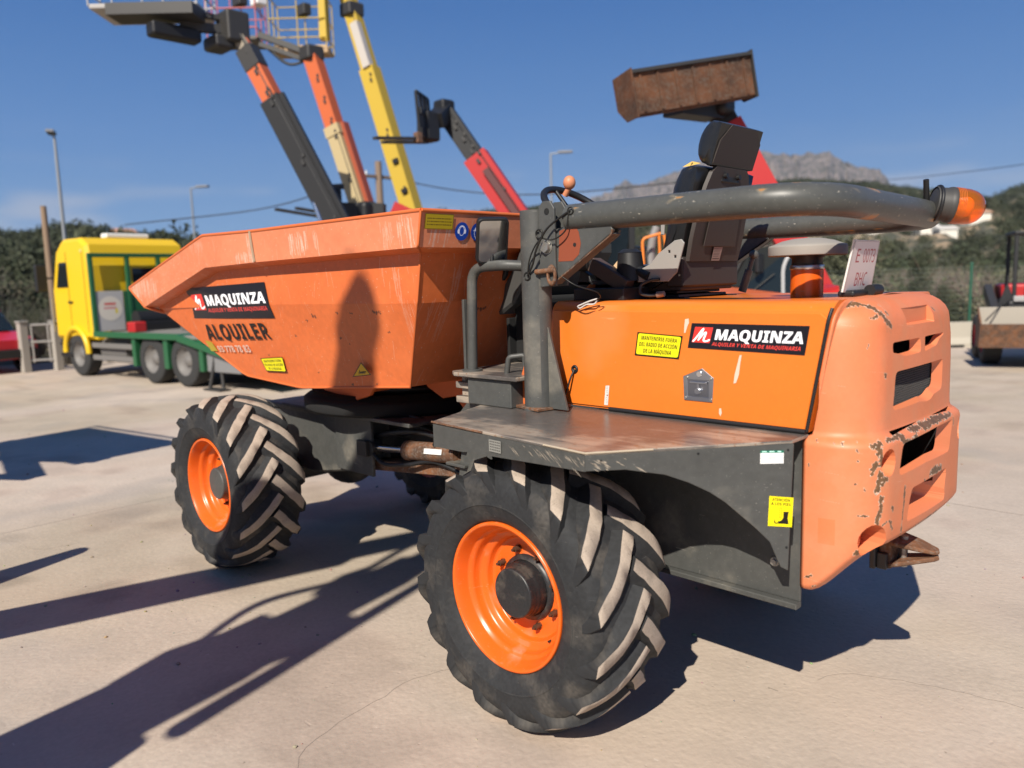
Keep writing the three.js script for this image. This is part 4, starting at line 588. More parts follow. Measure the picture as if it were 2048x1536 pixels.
// --- rear cowl
{
  const cowl = sub('rear_cowl', dumper);
  const xsm = (y) => (y < 1.15 ? .890 : .910 + (y - 1.155) * .17), a0 = .065, b0 = a0 + .267, c0 = b0 + .67, d0 = c0 + .267, e0 = d0 + .065;
  const cols = []; for (let i = 0; i <= 4; i++) cols.push(i / 4 * a0); for (let i = 1; i <= 12; i++) cols.push(a0 + i / 12 * .267); for (let i = 1; i <= 22; i++) cols.push(b0 + i / 22 * .67); for (let i = 1; i <= 12; i++) cols.push(c0 + i / 12 * .267); for (let i = 1; i <= 4; i++) cols.push(d0 + i / 4 * .065);
  const NF = 6, n = cols.length;
  const plan = (s, w, xr, rc, xs) => {
    if (s < a0) return [lerp(xs, xr - rc, s / a0), w];
    if (s < b0) { const t = (s - a0) / .267 * Math.PI / 2; return [xr - rc + rc * Math.sin(t), w - rc + rc * Math.cos(t)]; }
    if (s < c0) { const z = (w - rc) * (1 - 2 * (s - b0) / .67); return [xr + .012 * (1 - (z / (w - rc)) ** 2), z]; }
    if (s <= d0) { const t = (s - c0) / .267 * Math.PI / 2; return [xr - rc + rc * Math.cos(t), -(w - rc) - rc * Math.sin(t)]; }
    return [lerp(xr - rc, xs, (s - d0) / .065), -w];
  };
  const rows = []; // [y or null (bottom), inset, frac of bottom]
  rows.push(['b', .035, 0], ['b', .008, .012], ['b', 0, .03]);
  for (const k of [.15, .3, .45, .6, .75, .88]) rows.push(['m', 0, k]);
  for (const [y, i] of [[1.115, .000], [1.128, .003], [1.137, .010], [1.143, .02], [1.150, .028], [1.165, .032], [1.2, .033], [1.27, .0335], [1.35, .0345], [1.43, .037], [1.49, .042]]) rows.push(['y', i, y]);
  for (let k = 1; k <= 6; k++) { const a = k / 6 * Math.PI / 2; rows.push(['y', .042 + .095 * (1 - Math.cos(a)), 1.49 + .095 * Math.sin(a)]); }
  const ring = rows.map(([kind, inset, v]) => {
    const pts = [], up = kind === 'y' && v > 1.14, rc = up ? .16 : .17;
    const yOf = (x) => { const yb = lerp(.618, .782, smoothstep(x, .90, 1.11)); return kind === 'y' ? v : kind === 'b' ? yb + v : lerp(yb + .03, 1.10, v); };
    const put = (x, z, s) => pts.push({ p: [x, 0, z], s });
    for (const s of cols) { const [x, z] = plan(s, .505 - inset, 1.12 - inset, rc, xsm(kind === 'y' ? v : 1)); pts.push([x, yOf(x), z, s / e0]); }
    const A = pts[n - 1], B = pts[0]; for (let i = 1; i < NF; i++) { const t = i / NF; pts.push([lerp(A[0], B[0], t), lerp(A[1], B[1], t), lerp(A[2], B[2], t), .5]); }
    return pts;
  });
  const m = ring[0].length, pos = [], uv = [], idx = [];
  ring.forEach((r) => r.forEach(([x, y, z, s]) => { pos.push(x, y, z); uv.push(s, (y - .55) / 1.1); }));
  const Rn = ring.length;
  for (let j = 0; j < Rn - 1; j++) for (let i = 0; i < m; i++) { const a = j * m + i, b = j * m + (i + 1) % m, c = a + m, d = b + m; idx.push(a, b, d, a, d, c); }
  const bc = pos.length / 3; pos.push(.95, .66, 0); uv.push(.5, .1); for (let i = 0; i < m; i++) idx.push(bc, (i + 1) % m, i);
  const tc = pos.length / 3; pos.push(.98, 1.592, 0); uv.push(.5, .93); for (let i = 0; i < m; i++) { const a = (Rn - 1) * m + i, b = (Rn - 1) * m + (i + 1) % m; idx.push(tc, a, b); }
  const g = new THREE.BufferGeometry(); g.setAttribute('position', new THREE.Float32BufferAttribute(pos, 3)); g.setAttribute('uv', new THREE.Float32BufferAttribute(uv, 2)); g.setIndex(idx); g.computeVertexNormals();
  // pockets: outer outline at the rear face, inner outline at depth
  const pocket = (outer, inner, x1, x0) => { // outlines [z, y] with the same number of points
    if (outer.reduce((t, p, i) => { const q = outer[(i + 1) % outer.length]; return t + p[0] * q[1] - q[0] * p[1]; }, 0) > 0) { outer = outer.slice().reverse(); inner = inner.slice().reverse(); }
    const k = outer.length, P = [], U = [], I = []; const push = (o, x) => o.forEach(([z, y]) => { P.push(x, y, z); U.push(.5, .62); });
    push(outer, x1); push(inner, x0); for (let i = 0; i < k; i++) { const a = i, b = (i + 1) % k; I.push(a, a + k, b + k, a, b + k, b); }
    const co = P.length / 3, ca = (o) => [o.reduce((s, q) => s + q[0], 0) / k, o.reduce((s, q) => s + q[1], 0) / k];
    P.push(x1, ca(outer)[1], ca(outer)[0], x0, ca(inner)[1], ca(inner)[0]); U.push(.5, .62, .5, .62); for (let i = 0; i < k; i++) { const b = (i + 1) % k; I.push(co, i, b, co + 1, b + k, i + k); }
    let q = new THREE.BufferGeometry(); q.setAttribute('position', new THREE.Float32BufferAttribute(P, 3)); q.setAttribute('uv', new THREE.Float32BufferAttribute(U, 2)); q.setIndex(I); q = q.toNonIndexed(); q.computeVertexNormals(); return q;
  };
  const round = (c, r, k = 4) => { const out = [], L = c.length; for (let i = 0; i < L; i++) { const p = new THREE.Vector2(...c[(i + L - 1) % L]), q = new THREE.Vector2(...c[i]), s = new THREE.Vector2(...c[(i + 1) % L]); const d1 = p.clone().sub(q), d2 = s.clone().sub(q), rr = Math.min(r, d1.length() * .45, d2.length() * .45); const a = q.clone().addScaledVector(d1.normalize(), rr), b = q.clone().addScaledVector(d2.normalize(), rr); for (let j = 0; j <= k; j++) { const t = j / k; out.push([(1 - t) ** 2 * a.x + 2 * t * (1 - t) * q.x + t * t * b.x, (1 - t) ** 2 * a.y + 2 * t * (1 - t) * q.y + t * t * b.y]); } } return out; };
  const cut = [new THREE.BoxGeometry(.145, .33, .62).translate(.9985, 1.305, 0), new THREE.BoxGeometry(.17, .25, .62).translate(1.017, 1.03, 0)];
  const add = (o, i, x0, r1, face = 1.095, r2 = r1, x1 = 1.22) => { // extend the outer outline outwards so that the walls keep their slope through the face
    const A = round(o, r1), B = round(i, r2);
    const k = (x1 - face) / (face - x0); cut.push(pocket(A.map((p, j) => [p[0] + (p[0] - B[j][0]) * k, p[1] + (p[1] - B[j][1]) * k]), B, x1, x0)); };
  add([[.285, 1.442], [.045, 1.442], [.045, 1.392], [.19, 1.388], [.285, 1.405]], [[.282, 1.440], [.105, 1.440], [.098, 1.402], [.19, 1.400], [.282, 1.412]], 1.060, .016);
  add([[.004, 1.442], [-.236, 1.442], [-.236, 1.434], [-.12, 1.400], [.004, 1.390]], [[.002, 1.440], [-.16, 1.440], [-.16, 1.436], [-.11, 1.410], [.002, 1.400]], 1.060, .012);
  add([[.262, 1.345], [-.225, 1.345], [-.215, 1.235], [-.05, 1.212], [.28, 1.216]], [[.255, 1.340], [-.135, 1.340], [-.135, 1.262], [-.05, 1.232], [.27, 1.226]], 1.060, .022);
  add([[.275, 1.112], [-.245, 1.118], [-.20, 1.005], [.30, 1.008]], [[.270, 1.108], [-.09, 1.108], [-.07, 1.030], [.292, 1.020]], 1.088, .022, 1.125);
  add([[.185, .945], [-.175, .945], [-.165, .83], [.225, .838]], [[.165, .935], [-.02, .935], [-.05, .865], [.20, .868]], 1.06, .02, 1.125);
  add([[.175, 1.548], [-.10, 1.550], [-.108, 1.488], [.165, 1.490]], [[.170, 1.546], [-.09, 1.547], [-.098, 1.494], [.162, 1.494]], 1.066, .004, 1.085);
  const ell = (cz, cy, rz, ry, dx) => { const o = []; for (let i = 0; i < 18; i++) { const a = -i / 18 * Math.PI * 2; o.push([cz + rz * Math.cos(a), cy + ry * Math.sin(a)]); } return o; };
  cut.push(pocket(ell(.375, 1.066, .043, .05), ell(.365, 1.064, .036, .042), 1.2, 1.062), pocket(ell(-.375, 1.066, .043, .05), ell(-.365, 1.064, .036, .042), 1.2, 1.062));
  cut.push(pocket(ell(.445, .812, .06, .062), ell(.40, .812, .05, .052), 1.16, 1.02), pocket(ell(-.445, .812, .06, .062), ell(-.40, .812, .05, .052), 1.16, 1.02));
  const ev = new Evaluator(); ev.attributes = ['position', 'normal', 'uv']; ev.useGroups = false;
  let br = new Brush(g, M.cowl); br.updateMatrixWorld();
  for (const c of cut) { const b = new Brush(c, M.cowl); b.updateMatrixWorld(); const r = ev.evaluate(br, b, SUBTRACTION); br = r; br.updateMatrixWorld(); }
  part('cowl_shell', br.geometry, M.cowl, cowl, 'sun-faded orange rear cowl with flaking paint and vent openings');
  part('radiator_core', [span(.935, .950, .91, 1.46, -.30, .30, .002), ...Array.from({ length: 30 }, (_, i) => span(.950, .958, .91, 1.46, -.29 + i * .02, -.2885 + i * .02, 0))], M.black, cowl);
  part('radiator_shroud', [span(.95, 1.06, 1.146, 1.152, -.30, .30, .002), span(.95, 1.06, .92, 1.45, .299, .307, .002), span(.95, 1.06, .92, 1.45, -.307, -.299, .002)], M.black, cowl);
  const mesh = []; for (let i = 0; i < 56; i++) { const z = .29 - i * .0085; mesh.push(cyl([1.064, 1.21, z], [1.064, 1.36, z - .03], .0011, .0011, 4)); } for (let i = 0; i < 19; i++) mesh.push(cyl([1.0645, 1.215 + i * .0080, .28], [1.0645, 1.215 + i * .0080, -.20], .0010, .0010, 4));
  part('grille_wire', mesh, mat([.10, .095, .09], .5, .5), cowl).userData.kind = 'stuff';
  for (const s of [1, -1]) part('tail_lamp', (() => { const q = new THREE.SphereGeometry(.047, 20, 12); q.scale(.35, 1, .9); q.translate(1.024, .812, .40 * s); return q; })(), mat([.60, .085, .02], .2), cowl, s > 0 ? 'orange-red round tail lamp set in the lower cowl corner' : undefined);
  DECALS.cowl(cowl);
}
// --- tow hitch
{
  const h = sub('tow_hitch', dumper);
  part('mount_plate', [span(.965, .985, .60, .80, -.08, .10, .004), span(.90, .985, .72, .78, -.2, .2, .006), span(.985, 1.02, .60, .66, .055, .085, .004)], M.darkSteel, h);
  const jaw = (rot) => { const g = plate([[-.165, .07], [-.13, .078], [-.08, .055], [-.01, .018], [0, -.003], [-.01, -.03], [-.08, -.06], [-.165, -.07]], 'y', -.008, .008, .004); g.rotateZ(rot); g.translate(1.168, .664, 0); return g; };
  part('upper_jaw', move(jaw(-.19), 0, .010, 0), M.rust, h); part('lower_jaw', move(jaw(.26), 0, -.008, 0), M.rust, h);
  part('jaw_back', [span(.985, 1.03, .60, .70, -.065, .068, .008)], M.rust, h);
  part('hitch_pin', [cyl([1.05, .60, 0], [1.05, .715, 0], .014, .014, 14)], M.zinc, h);
}
// --- folding roll-over bar
{
  const r = sub('roll_bar', dumper); r.position.set(.080, -.008, 0);
  const zr = .602;
  for (const s of [1, -1]) {
    const G = (g) => (s > 0 ? g : mirrorZ(g));
    part('post', G(dispose([cyl([-.262, 1.158, zr], [-.262, 1.958, zr], .0605, .0605, 28), cyl([-.262, 1.156, zr], [-.262, 1.168, zr], .068, .064, 28)])), M.grey, r, s > 0 ? 'upright dark grey roll-bar post bolted to the fender plate' : undefined);
    part('base_plate', G(plate([[-.42, .505], [-.175, .505], [-.17, .54], [-.2, .68], [-.43, .635]], 'y', 1.160, 1.172, .002)), M.rust, r);
    part('gusset', G(dispose([plate([[-.205, 1.165], [-.108, 1.165], [-.203, 1.50], [-.207, 1.50]], 'z', zr - .006, zr + .006, .001)])), M.grey, r);
    part('gusset', G(plate([[-.322, 1.165], [-.40, 1.17], [-.40, 1.18], [-.325, 1.37]], 'z', zr - .006, zr + .006, .001)), s > 0 ? M.tubPlain : M.grey, r, s > 0 ? 'small orange triangular gusset in front of the post' : undefined);
    part('hinge_plate', G(dispose([plate([[-.205, 1.965], [-.185, 1.985], [-.145, 1.985], [-.125, 1.955], [-.123, 1.66], [-.205, 1.655]], 'z', zr + .028, zr + .040, .002), plate([[-.205, 1.965], [-.185, 1.985], [-.145, 1.985], [-.125, 1.955], [-.123, 1.66], [-.205, 1.655]], 'z', zr - .040, zr - .028, .002)])), M.grey, r);
    part('arm_plate', G(dispose([plate([[-.155, 1.665], [-.19, 1.69], [-.135, 1.875], [-.02, 1.895], [.125, 1.885], [.145, 1.855], [.135, 1.835]], 'z', zr + .012, zr + .026, .002), plate([[-.155, 1.665], [-.19, 1.69], [-.135, 1.875], [-.02, 1.895], [.125, 1.885], [.145, 1.855], [.135, 1.835]], 'z', zr - .026, zr - .012, .002), beam([-.15, 1.668, zr], [.14, 1.845, zr], .052, .008, V(0, 1, 0), .001)])), M.grey, r);
    if (s > 0) {
      part('bare_primer_patch', plate([[-.118, 1.752], [-.045, 1.752], [-.015, 1.775], [-.005, 1.815], [-.015, 1.86], [-.035, 1.885], [-.11, 1.868]], 'z', zr + .0262, zr + .0272, 0), mat([.25, .055, .022], .7), r, 'reddish primer patch on the grey arm plate');
      part('plate_edge_rust', pipe([[-.155, 1.663, zr + .027], [.138, 1.838, zr + .027], [.143, 1.858, zr + .026]], .004, .01, 6), M.rust, r);
    }
    part('hinge_bolt', G(dispose([cyl([-.165, 1.81, zr - .06], [-.165, 1.81, zr + .052], .014, .014, 12), cyl([-.165, 1.81, zr + .040], [-.165, 1.81, zr + .058], .024, .022, 6), cyl([-.165, 1.81, zr + .0385], [-.165, 1.81, zr + .043], .028, .028, 18)])), M.zinc, r);
    part('lock_pin', G(dispose([cyl([-.215, 1.715, zr + .052], [-.118, 1.720, zr + .052], .0105, .0105, 12), new THREE.TorusGeometry(.026, .008, 8, 18).scale(.7, 1.25, 1).translate(-.135, 1.70, zr + .05)])), M.rust, r);
    part('pin_hole', G(dispose([cyl([-.162, 1.945, zr + .0405], [-.162, 1.945, zr + .0412], .013, .013, 16), cyl([-.035, 1.812, zr + .0272], [-.035, 1.812, zr + .0278], .008, .008, 12), cyl([-.035, 1.765, zr + .0265], [-.035, 1.765, zr + .027], .004, .004, 8)])), M.blackMatt, r);
  }
  // folded U: near leg, cross tube, far leg
  part('hoop', pipe([[-.075, 1.915, zr], [.885, 1.908, zr], [.885, 1.888, -zr], [-.075, 1.895, -zr]], .0515, .26, 26), M.barGrey, r, 'thick scratched grey hoop tube folded back level over the hood');
  part('wire_lanyard', [spline([[-.25, 1.70, zr + .064], [-.215, 1.745, zr + .07], [-.19, 1.80, zr + .075], [-.14, 1.875, zr + .068], [-.06, 1.925, zr + .056], [-.035, 1.938, zr + .05]], .0042, 6, 40), spline([[-.25, 1.70, zr + .064], [-.235, 1.76, zr + .068], [-.20, 1.815, zr + .07], [-.17, 1.845, zr + .066]], .003, 6, 30), spline([[-.17, 1.845, zr + .066], [-.12, 1.835, zr + .06], [-.06, 1.865, zr + .052], [-.04, 1.93, zr + .052]], .003, 6, 30), new THREE.TorusGeometry(.015, .003, 6, 16).translate(-.255, 1.70, zr + .062), new THREE.TorusGeometry(.013, .003, 6, 16).translate(-.032, 1.937, zr + .052), new THREE.TorusGeometry(.017, .0035, 6, 16).translate(-.20, 1.862, zr + .045)], M.wire, r);
  part('pull_cord', [spline([[-.11, 1.70, zr + .03], [-.05, 1.66, zr + .01], [.0, 1.63, zr - .06], [-.012, 1.61, zr - .095], [-.04, 1.598, zr - .105]], .0025, 6, 24)], M.wire, r);
  part('white_cord', [spline([[-.04, 1.603, .49], [-.066, 1.597, .492], [-.11, 1.583, .495], [-.138, 1.571, .495], [-.131, 1.565, .493], [-.096, 1.580, .491], [-.056, 1.583, .490], [-.042, 1.597, .488]], .0035, 6, 50)], mat([.62, .56, .52], .9), r);
  // gas strut on the far side
  part('gas_strut', [cyl([.07, 1.60, -.46], [.10, 1.70, -.47], .019, .019, 14), cyl([.10, 1.70, -.47], [.118, 1.762, -.475], .011, .011, 12), new THREE.SphereGeometry(.022, 10, 8).translate(.12, 1.77, -.475)], M.grey, r);
}
// --- rotating beacon on the hoop
{
  const b = sub('beacon', dumper);
  const o = V(1.005, 1.918, -.36), ax = V(.80, -.16, -.58).normalize(), q = new THREE.Quaternion().setFromUnitVectors(V(0, 0, 1), ax);
  const P = (g) => { g.applyQuaternion(q); g.translate(o.x, o.y, o.z); return g; };
  part('beacon_base', P(dispose([latheZ([[0, -.01], [.055, -.01], [.060, .0], [.063, .035], [.066, .038], [.068, .05], [.066, .056]], 32), latheZ([[.061, -.012], [.064, -.010], [.064, .004], [.061, .006]], 32)])), mat([.05, .048, .045], .55), b);
  part('beacon_lens', P(latheZ([[.066, .056], [.0675, .085], [.0665, .108], [.061, .132], [.050, .150], [.034, .163], [.017, .170], [0, .172]], 36)), M.amber, b, 'glossy amber beacon dome');
  const ribs = []; for (let i = 0; i < 5; i++) ribs.push(new THREE.TorusGeometry(.0668, .0012, 5, 40).translate(0, 0, .060 + i * .0058)); part('lens_rim', P(dispose(ribs)), mat([.55, .14, .03], .25), b).userData.kind = 'stuff';
  part('reflector', P(dispose([latheZ([[0, .05], [.022, .055], [.034, .085], [.038, .11], [.03, .125], [0, .13]], 20)])), M.amberCore, b);
  part('beacon_clamp', [P(new THREE.TorusGeometry(.064, .007, 8, 28)), cyl([.975, 1.86, -.36], [.985, 2.005, -.30], .012, .010, 10), box(.05, .06, .05, .955, 1.865, -.40, .01)], M.black, b);
}
// --- air intake with rain cap
{
  const a = sub('air_intake', dumper), lx = .722, lz = .12;
  const L = (pr) => { const g = new THREE.LatheGeometry(pr.map(([r, y]) => new THREE.Vector2(r, y)), 40); g.translate(lx, 0, lz); return g; };
  part('intake_pipe', L([[.057, 1.575], [.057, 1.682], [.0555, 1.684]]), M.rim, a);
  part('pipe_clamp', L([[.055, 1.684], [.0595, 1.686], [.0595, 1.70], [.055, 1.702]]), M.steel, a);
  part('pre_cleaner', L([[.054, 1.702], [.054, 1.725], [.064, 1.732], [.064, 1.742]]), M.black, a);
  part('rain_cap', L([[.128, 1.738], [.134, 1.734], [.137, 1.738], [.137, 1.765], [.134, 1.772], [.12, 1.776], [.09, 1.788], [.05, 1.796], [0, 1.799]]), mat([.30, .275, .245], .7), a, 'dusty grey mushroom rain cap on the orange intake pipe');
}
// --- registration plate standing on the cowl
{
  const pl = sub('registration_plate', dumper);
  DECALS.plate(pl);
}
// --- seat and console
{
  const s = sub('operator_seat', dumper);
  const slab = (secs, wz) => { // closed loft through sections [[x, y], ...] at z positions with scale
    const n = secs[0].pts.length, pos = [], idx = []; secs.forEach((q) => q.pts.forEach(([x, y]) => pos.push(x, y, q.z))); for (let j = 0; j < secs.length - 1; j++) for (let i = 0; i < n; i++) { const a = j * n + i, b = j * n + (i + 1) % n; idx.push(a, b, b + n, a, b + n, a + n); }
    for (const [j, f] of [[0, 1], [secs.length - 1, 0]]) { const c = pos.length / 3, P = secs[j].pts; pos.push(P.reduce((t, p) => t + p[0], 0) / n, P.reduce((t, p) => t + p[1], 0) / n, secs[j].z); for (let i = 0; i < n; i++) { const a = j * n + i, b = j * n + (i + 1) % n; f ? idx.push(c, b, a) : idx.push(c, a, b); } }
    const g = new THREE.BufferGeometry(); g.setAttribute('position', new THREE.Float32BufferAttribute(pos, 3)); g.setIndex(idx); g.computeVertexNormals(); return toCreasedNormals(g, 1.25);
  };
  const smooth = (l, k) => { const c = new THREE.CatmullRomCurve3(l.map(([x, y]) => V(x, y, 0)), false, 'centripetal'); return c.getSpacedPoints(k).map((p) => [p.x, p.y]); };
  const pad = (front, back, z0, z1, taper) => { front = smooth(front, 14); back = smooth(back, 8); const ts = [0, .015, .05, .11, .2, .35, .5, .65, .8, .89, .95, .985, 1], es = [.42, .6, .78, .9, .97, 1, .985, 1, .97, .9, .78, .6, .42], zs = ts.map((t) => z0 + (z1 - z0) * t); return slab(zs.map((z, k) => { const e = es[k]; return { z, pts: [...back, ...front.map(([x, y], i) => { const b = back[back.length - 1 - Math.min(back.length - 1, Math.round(i * (back.length - 1) / (front.length - 1)))]; return [lerp(b[0], x, e), lerp(b[1], y, e)]; })] }; })); };
  // backrest cushion: back outline bottom->top, front outline top->bottom
  part('back_cushion', pad([[.30, 2.10], [.24, 2.115], [.19, 2.06], [.165, 1.95], [.14, 1.83], [.10, 1.72], [.06, 1.66]], [[.19, 1.655], [.245, 1.74], [.275, 1.86], [.305, 1.99], [.325, 2.085]], -.225, .225), M.leather, s);
  const shellPts = (z) => [[.252, 1.735], [.325, 2.098], [.338, 2.092], [.268, 1.73]];
  const shell = new THREE.BufferGeometry(); { const zt = [.13, .15, .19, .205], P = []; const ys = [[1.732, .2], [1.82, .205], [1.95, .195], [2.03, .17], [2.075, .15], [2.098, .125]]; const xo = (y) => .258 + (y - 1.732) * .22, pos = []; const k = ys.length; for (const dx of [0, .014]) for (const [y, w] of ys) pos.push(xo(y) + dx, y, w - dx * .5, xo(y) + dx, y, -w + dx * .5); const id = []; const v = (d, i, sd) => (d * k + i) * 2 + sd; for (let i = 0; i < k - 1; i++) { id.push(v(1, i, 0), v(1, i, 1), v(1, i + 1, 1), v(1, i, 0), v(1, i + 1, 1), v(1, i + 1, 0)); id.push(v(0, i, 0), v(1, i, 0), v(1, i + 1, 0), v(0, i, 0), v(1, i + 1, 0), v(0, i + 1, 0)); id.push(v(0, i, 1), v(1, i + 1, 1), v(1, i, 1), v(0, i, 1), v(0, i + 1, 1), v(1, i + 1, 1)); } id.push(v(0, k - 1, 0), v(1, k - 1, 0), v(1, k - 1, 1), v(0, k - 1, 0), v(1, k - 1, 1), v(0, k - 1, 1)); id.push(v(0, 0, 1), v(1, 0, 1), v(1, 0, 0), v(0, 0, 1), v(1, 0, 0), v(0, 0, 0)); shell.setAttribute('position', new THREE.Float32BufferAttribute(pos, 3)); shell.setIndex(id); }
  part('back_shell', toCreasedNormals(shell.toNonIndexed(), .4), M.shell, s, 'dark brown moulded shell behind the backrest');
  part('shell_panel', [plate([[.12, 1.79], [-.13, 1.79], [-.12, 1.94], [.11, 1.94]], 'x', 0, .004, .0015).applyMatrix4(new THREE.Matrix4().makeShear(0, 0, .22, 0, 0, 0)).translate(-.104, 0, 0)], M.shell, s);
  // headrest
  part('headrest_cushion', pad([[.375, 2.262], [.33, 2.275], [.285, 2.24], [.262, 2.17], [.275, 2.125], [.32, 2.10]], [[.352, 2.10], [.365, 2.15], [.385, 2.21], [.398, 2.25]], -.165, .165), M.leather, s);
  part('headrest_shell', polys([[.356, 2.105, .158], [.356, 2.105, -.160], [.3864, 2.20, -.165], [.402, 2.249, -.105], [.402, 2.249, .088], [.3832, 2.19, .145], [.346, 2.108, .158], [.346, 2.108, -.160], [.3764, 2.20, -.165], [.392, 2.252, -.105], [.392, 2.252, .088], [.3732, 2.19, .145]], [[0, 1, 2, 3, 4, 5], [11, 10, 9, 8, 7, 6], [0, 6, 7, 1], [1, 7, 8, 2], [2, 8, 9, 3], [3, 9, 10, 4], [4, 10, 11, 5], [5, 11, 6, 0]]), M.shell, s);
  part('headrest_bracket', [span(.325, .345, 2.04, 2.12, -.07, .07, .006), cyl([.345, 2.065, .05], [.36, 2.065, .05], .011, .011, 10), cyl([.345, 2.065, -.05], [.36, 2.065, -.05], .011, .011, 10)], M.black, s);
  part('foam_tear', polys([[.255, 2.098, .215], [.285, 2.118, .19], [.27, 2.122, .17], [.30, 2.112, .155], [.28, 2.1, .20]], [[0, 1, 2, 3, 4], [4, 3, 2, 1, 0]]), mat([.62, .40, .10], .9), s, 'torn spot showing yellow foam');
  part('seat_cushion', pad([[-.24, 1.70], [-.26, 1.67], [-.24, 1.645]], [[-.2, 1.64], [.15, 1.63], [.2, 1.66], [.14, 1.71], [-.1, 1.73], [-.2, 1.725]], -.23, .23), M.leather, s);
  part('seat_pan', [span(-.2, .24, 1.615, 1.655, -.21, .21, .008), box(.08, .12, .44, .22, 1.69, 0, .01)], M.shell, s);
  part('suspension', [span(-.2, .22, 1.588, 1.60, -.19, .19, .003), span(-.18, .2, 1.603, 1.614, -.17, .17, .003), cyl([-.15, 1.592, .16], [.15, 1.615, .16], .012, .012, 8), span(-.23, .26, 1.583, 1.59, -.21, -.17, .002), span(-.23, .26, 1.583, 1.59, .17, .21, .002)], M.black, s);
  decal('seat_label', M.labelGrey, [[.2765, 1.79, .035], [.2765, 1.79, -.035], [.263, 1.735, -.03], [.263, 1.735, .035]].map(([x, y, z]) => [x + .006 + .0, y, z]), s, .008);
  part('seat_lever', [plate([[.165, 1.905], [.185, 1.905], [.18, 1.84], [.165, 1.84]], 'z', .226, .236, .003)], M.paleGrey, s);
  const a = sub('armrest_console', dumper);
  part('arm_bracket', [plate([[.10, 1.655], [.245, 1.655], [.285, 1.69], [.318, 1.80], [.305, 1.815], [.275, 1.812], [.20, 1.765], [.16, 1.725], [.10, 1.70]], 'z', .296, .304, .002, [[[.245, 1.765], [.255, 1.765], [.255, 1.775], [.245, 1.775]], [[.272, 1.745], [.282, 1.745], [.282, 1.755], [.272, 1.755]]])], M.paleGrey, a);
  part('arm_box', [beam([-.105, 1.735, .33], [.075, 1.635, .33], .055, .062, V(0, 1, 0), .006)], mat([.072, .045, .035], .6), a);
  part('lever_boot', [cyl([.05, 1.66, .28], [.045, 1.775, .28], .062, .048, 20), cyl([.045, 1.775, .28], [.045, 1.79, .28], .05, .028, 20)], M.black, a);
  part('cream_cover', polys([[-.02, 1.725, .305], [.03, 1.775, .30], [.03, 1.69, .305], [-.02, 1.725, .29], [.03, 1.775, .285], [.03, 1.69, .29]], [[0, 2, 1], [3, 4, 5], [0, 1, 4, 3], [1, 2, 5, 4], [2, 0, 3, 5]]), mat([.62, .42, .24], .7), a);
  part('hydraulic_lever', [cyl([-.30, 1.735, .30], [-.13, 1.735, .31], .024, .03, 16), cyl([-.13, 1.735, .31], [-.10, 1.735, .315], .02, .016, 14)], M.black, a); part('armrest_stub', cyl([.10, 1.70, .29], [.155, 1.675, .302], .021, .019, 14), M.black, a);
  part('console_base', [span(-.16, .10, 1.583, 1.635, .22, .40, .006), span(-.22, .0, 1.645, 1.665, .12, .3, .004), plate([[-.235, 1.584], [-.12, 1.584], [-.155, 1.69], [-.2, 1.72]], 'z', .26, .30, .003)], M.black, a);
  part('orange_block', polys([[-.14, 1.625, .36], [-.105, 1.65, .36], [-.105, 1.608, .36], [-.125, 1.60, .36], [-.14, 1.625, .32], [-.105, 1.65, .32], [-.105, 1.608, .32], [-.125, 1.60, .32]], [[0, 3, 2, 1], [0, 1, 5, 4], [1, 2, 6, 5], [2, 3, 7, 6], [3, 0, 4, 7]]), M.tubPlain, a);
  part('hose', [spline([[.21, 1.665, .31], [.17, 1.66, .32], [.135, 1.64, .33], [.14, 1.612, .34], [.18, 1.602, .34], [.22, 1.604, .335]], .0065, 8, 30)], M.darkSteel, a);
  part('hose_fitting', cyl([.215, 1.604, .335], [.245, 1.608, .33], .013, .011, 10), mat([.28, .2, .15], .5, .5), a);
  part('far_mirror_pad', [new THREE.SphereGeometry(.045, 18, 12).scale(1.15, .62, .6).translate(.10, 1.80, -.20), cyl([.10, 1.77, -.20], [.08, 1.66, -.22], .006, .006, 8)], M.black, a);
}
// ---------------------------------------------------------------- terrain, hills, mountain
const HILL = [[-200, 3.6], [-185, 4.0], [-174.24, 3.5], [-167.22, 3.7], [-164.31, 3.9], [-161.8, 4.1], [-158.01, 3.7], [-155.91, 3.0], [-153.39, 2.8], [-148.71, 3.4], [-142.46, 4.6], [-135.32, 4.9], [-133.16, 5.1], [-128.17, 5.0], [-123.96, 5.1], [-119.54, 5.7], [-115.95, 6.2], [-113.43, 6.1], [-110.99, 5.7], [-108.62, 5.2], [-107.19, 5.0], [-105.24, 4.56], [-103.63, 4.28], [-101.9, 4.67], [-94.95, 4.88], [-80, 5], [-65, 4.5]];
const table = (t, a) => { let k = 0; while (k < t.length - 2 && a > t[k + 1][0]) k++; const [x0, y0] = t[k], [x1, y1] = t[k + 1]; const u = clamp((a - x0) / (x1 - x0), 0, 1), s = u * u * (3 - 2 * u); return y0 + (y1 - y0) * s; };
const skyR = (az) => lerp(300, 720, smoothstep(az, -150, -122));
function hillY(az, r) {
  const R = skyR(az), el = table(HILL, az), H = Math.tan(rad(el)) * R + 1.68 - 4.5, r0 = lerp(21, 105, smoothstep(az, -142, -126)), t = clamp((r - r0) / (R - r0), 0, 1.4);
  const bump = (fbm(az * .55 + 200, r * .02, 4096, 4, 131) - .5) * Math.min(26, r * .06) * (t < 1 ? smoothstep(t, 0, .25) * (1 - t * .75) : .2);
  return -.05 + H * (t <= 1 ? Math.pow(t, 1.1) : 1 - (t - 1) * .8) + bump;
}
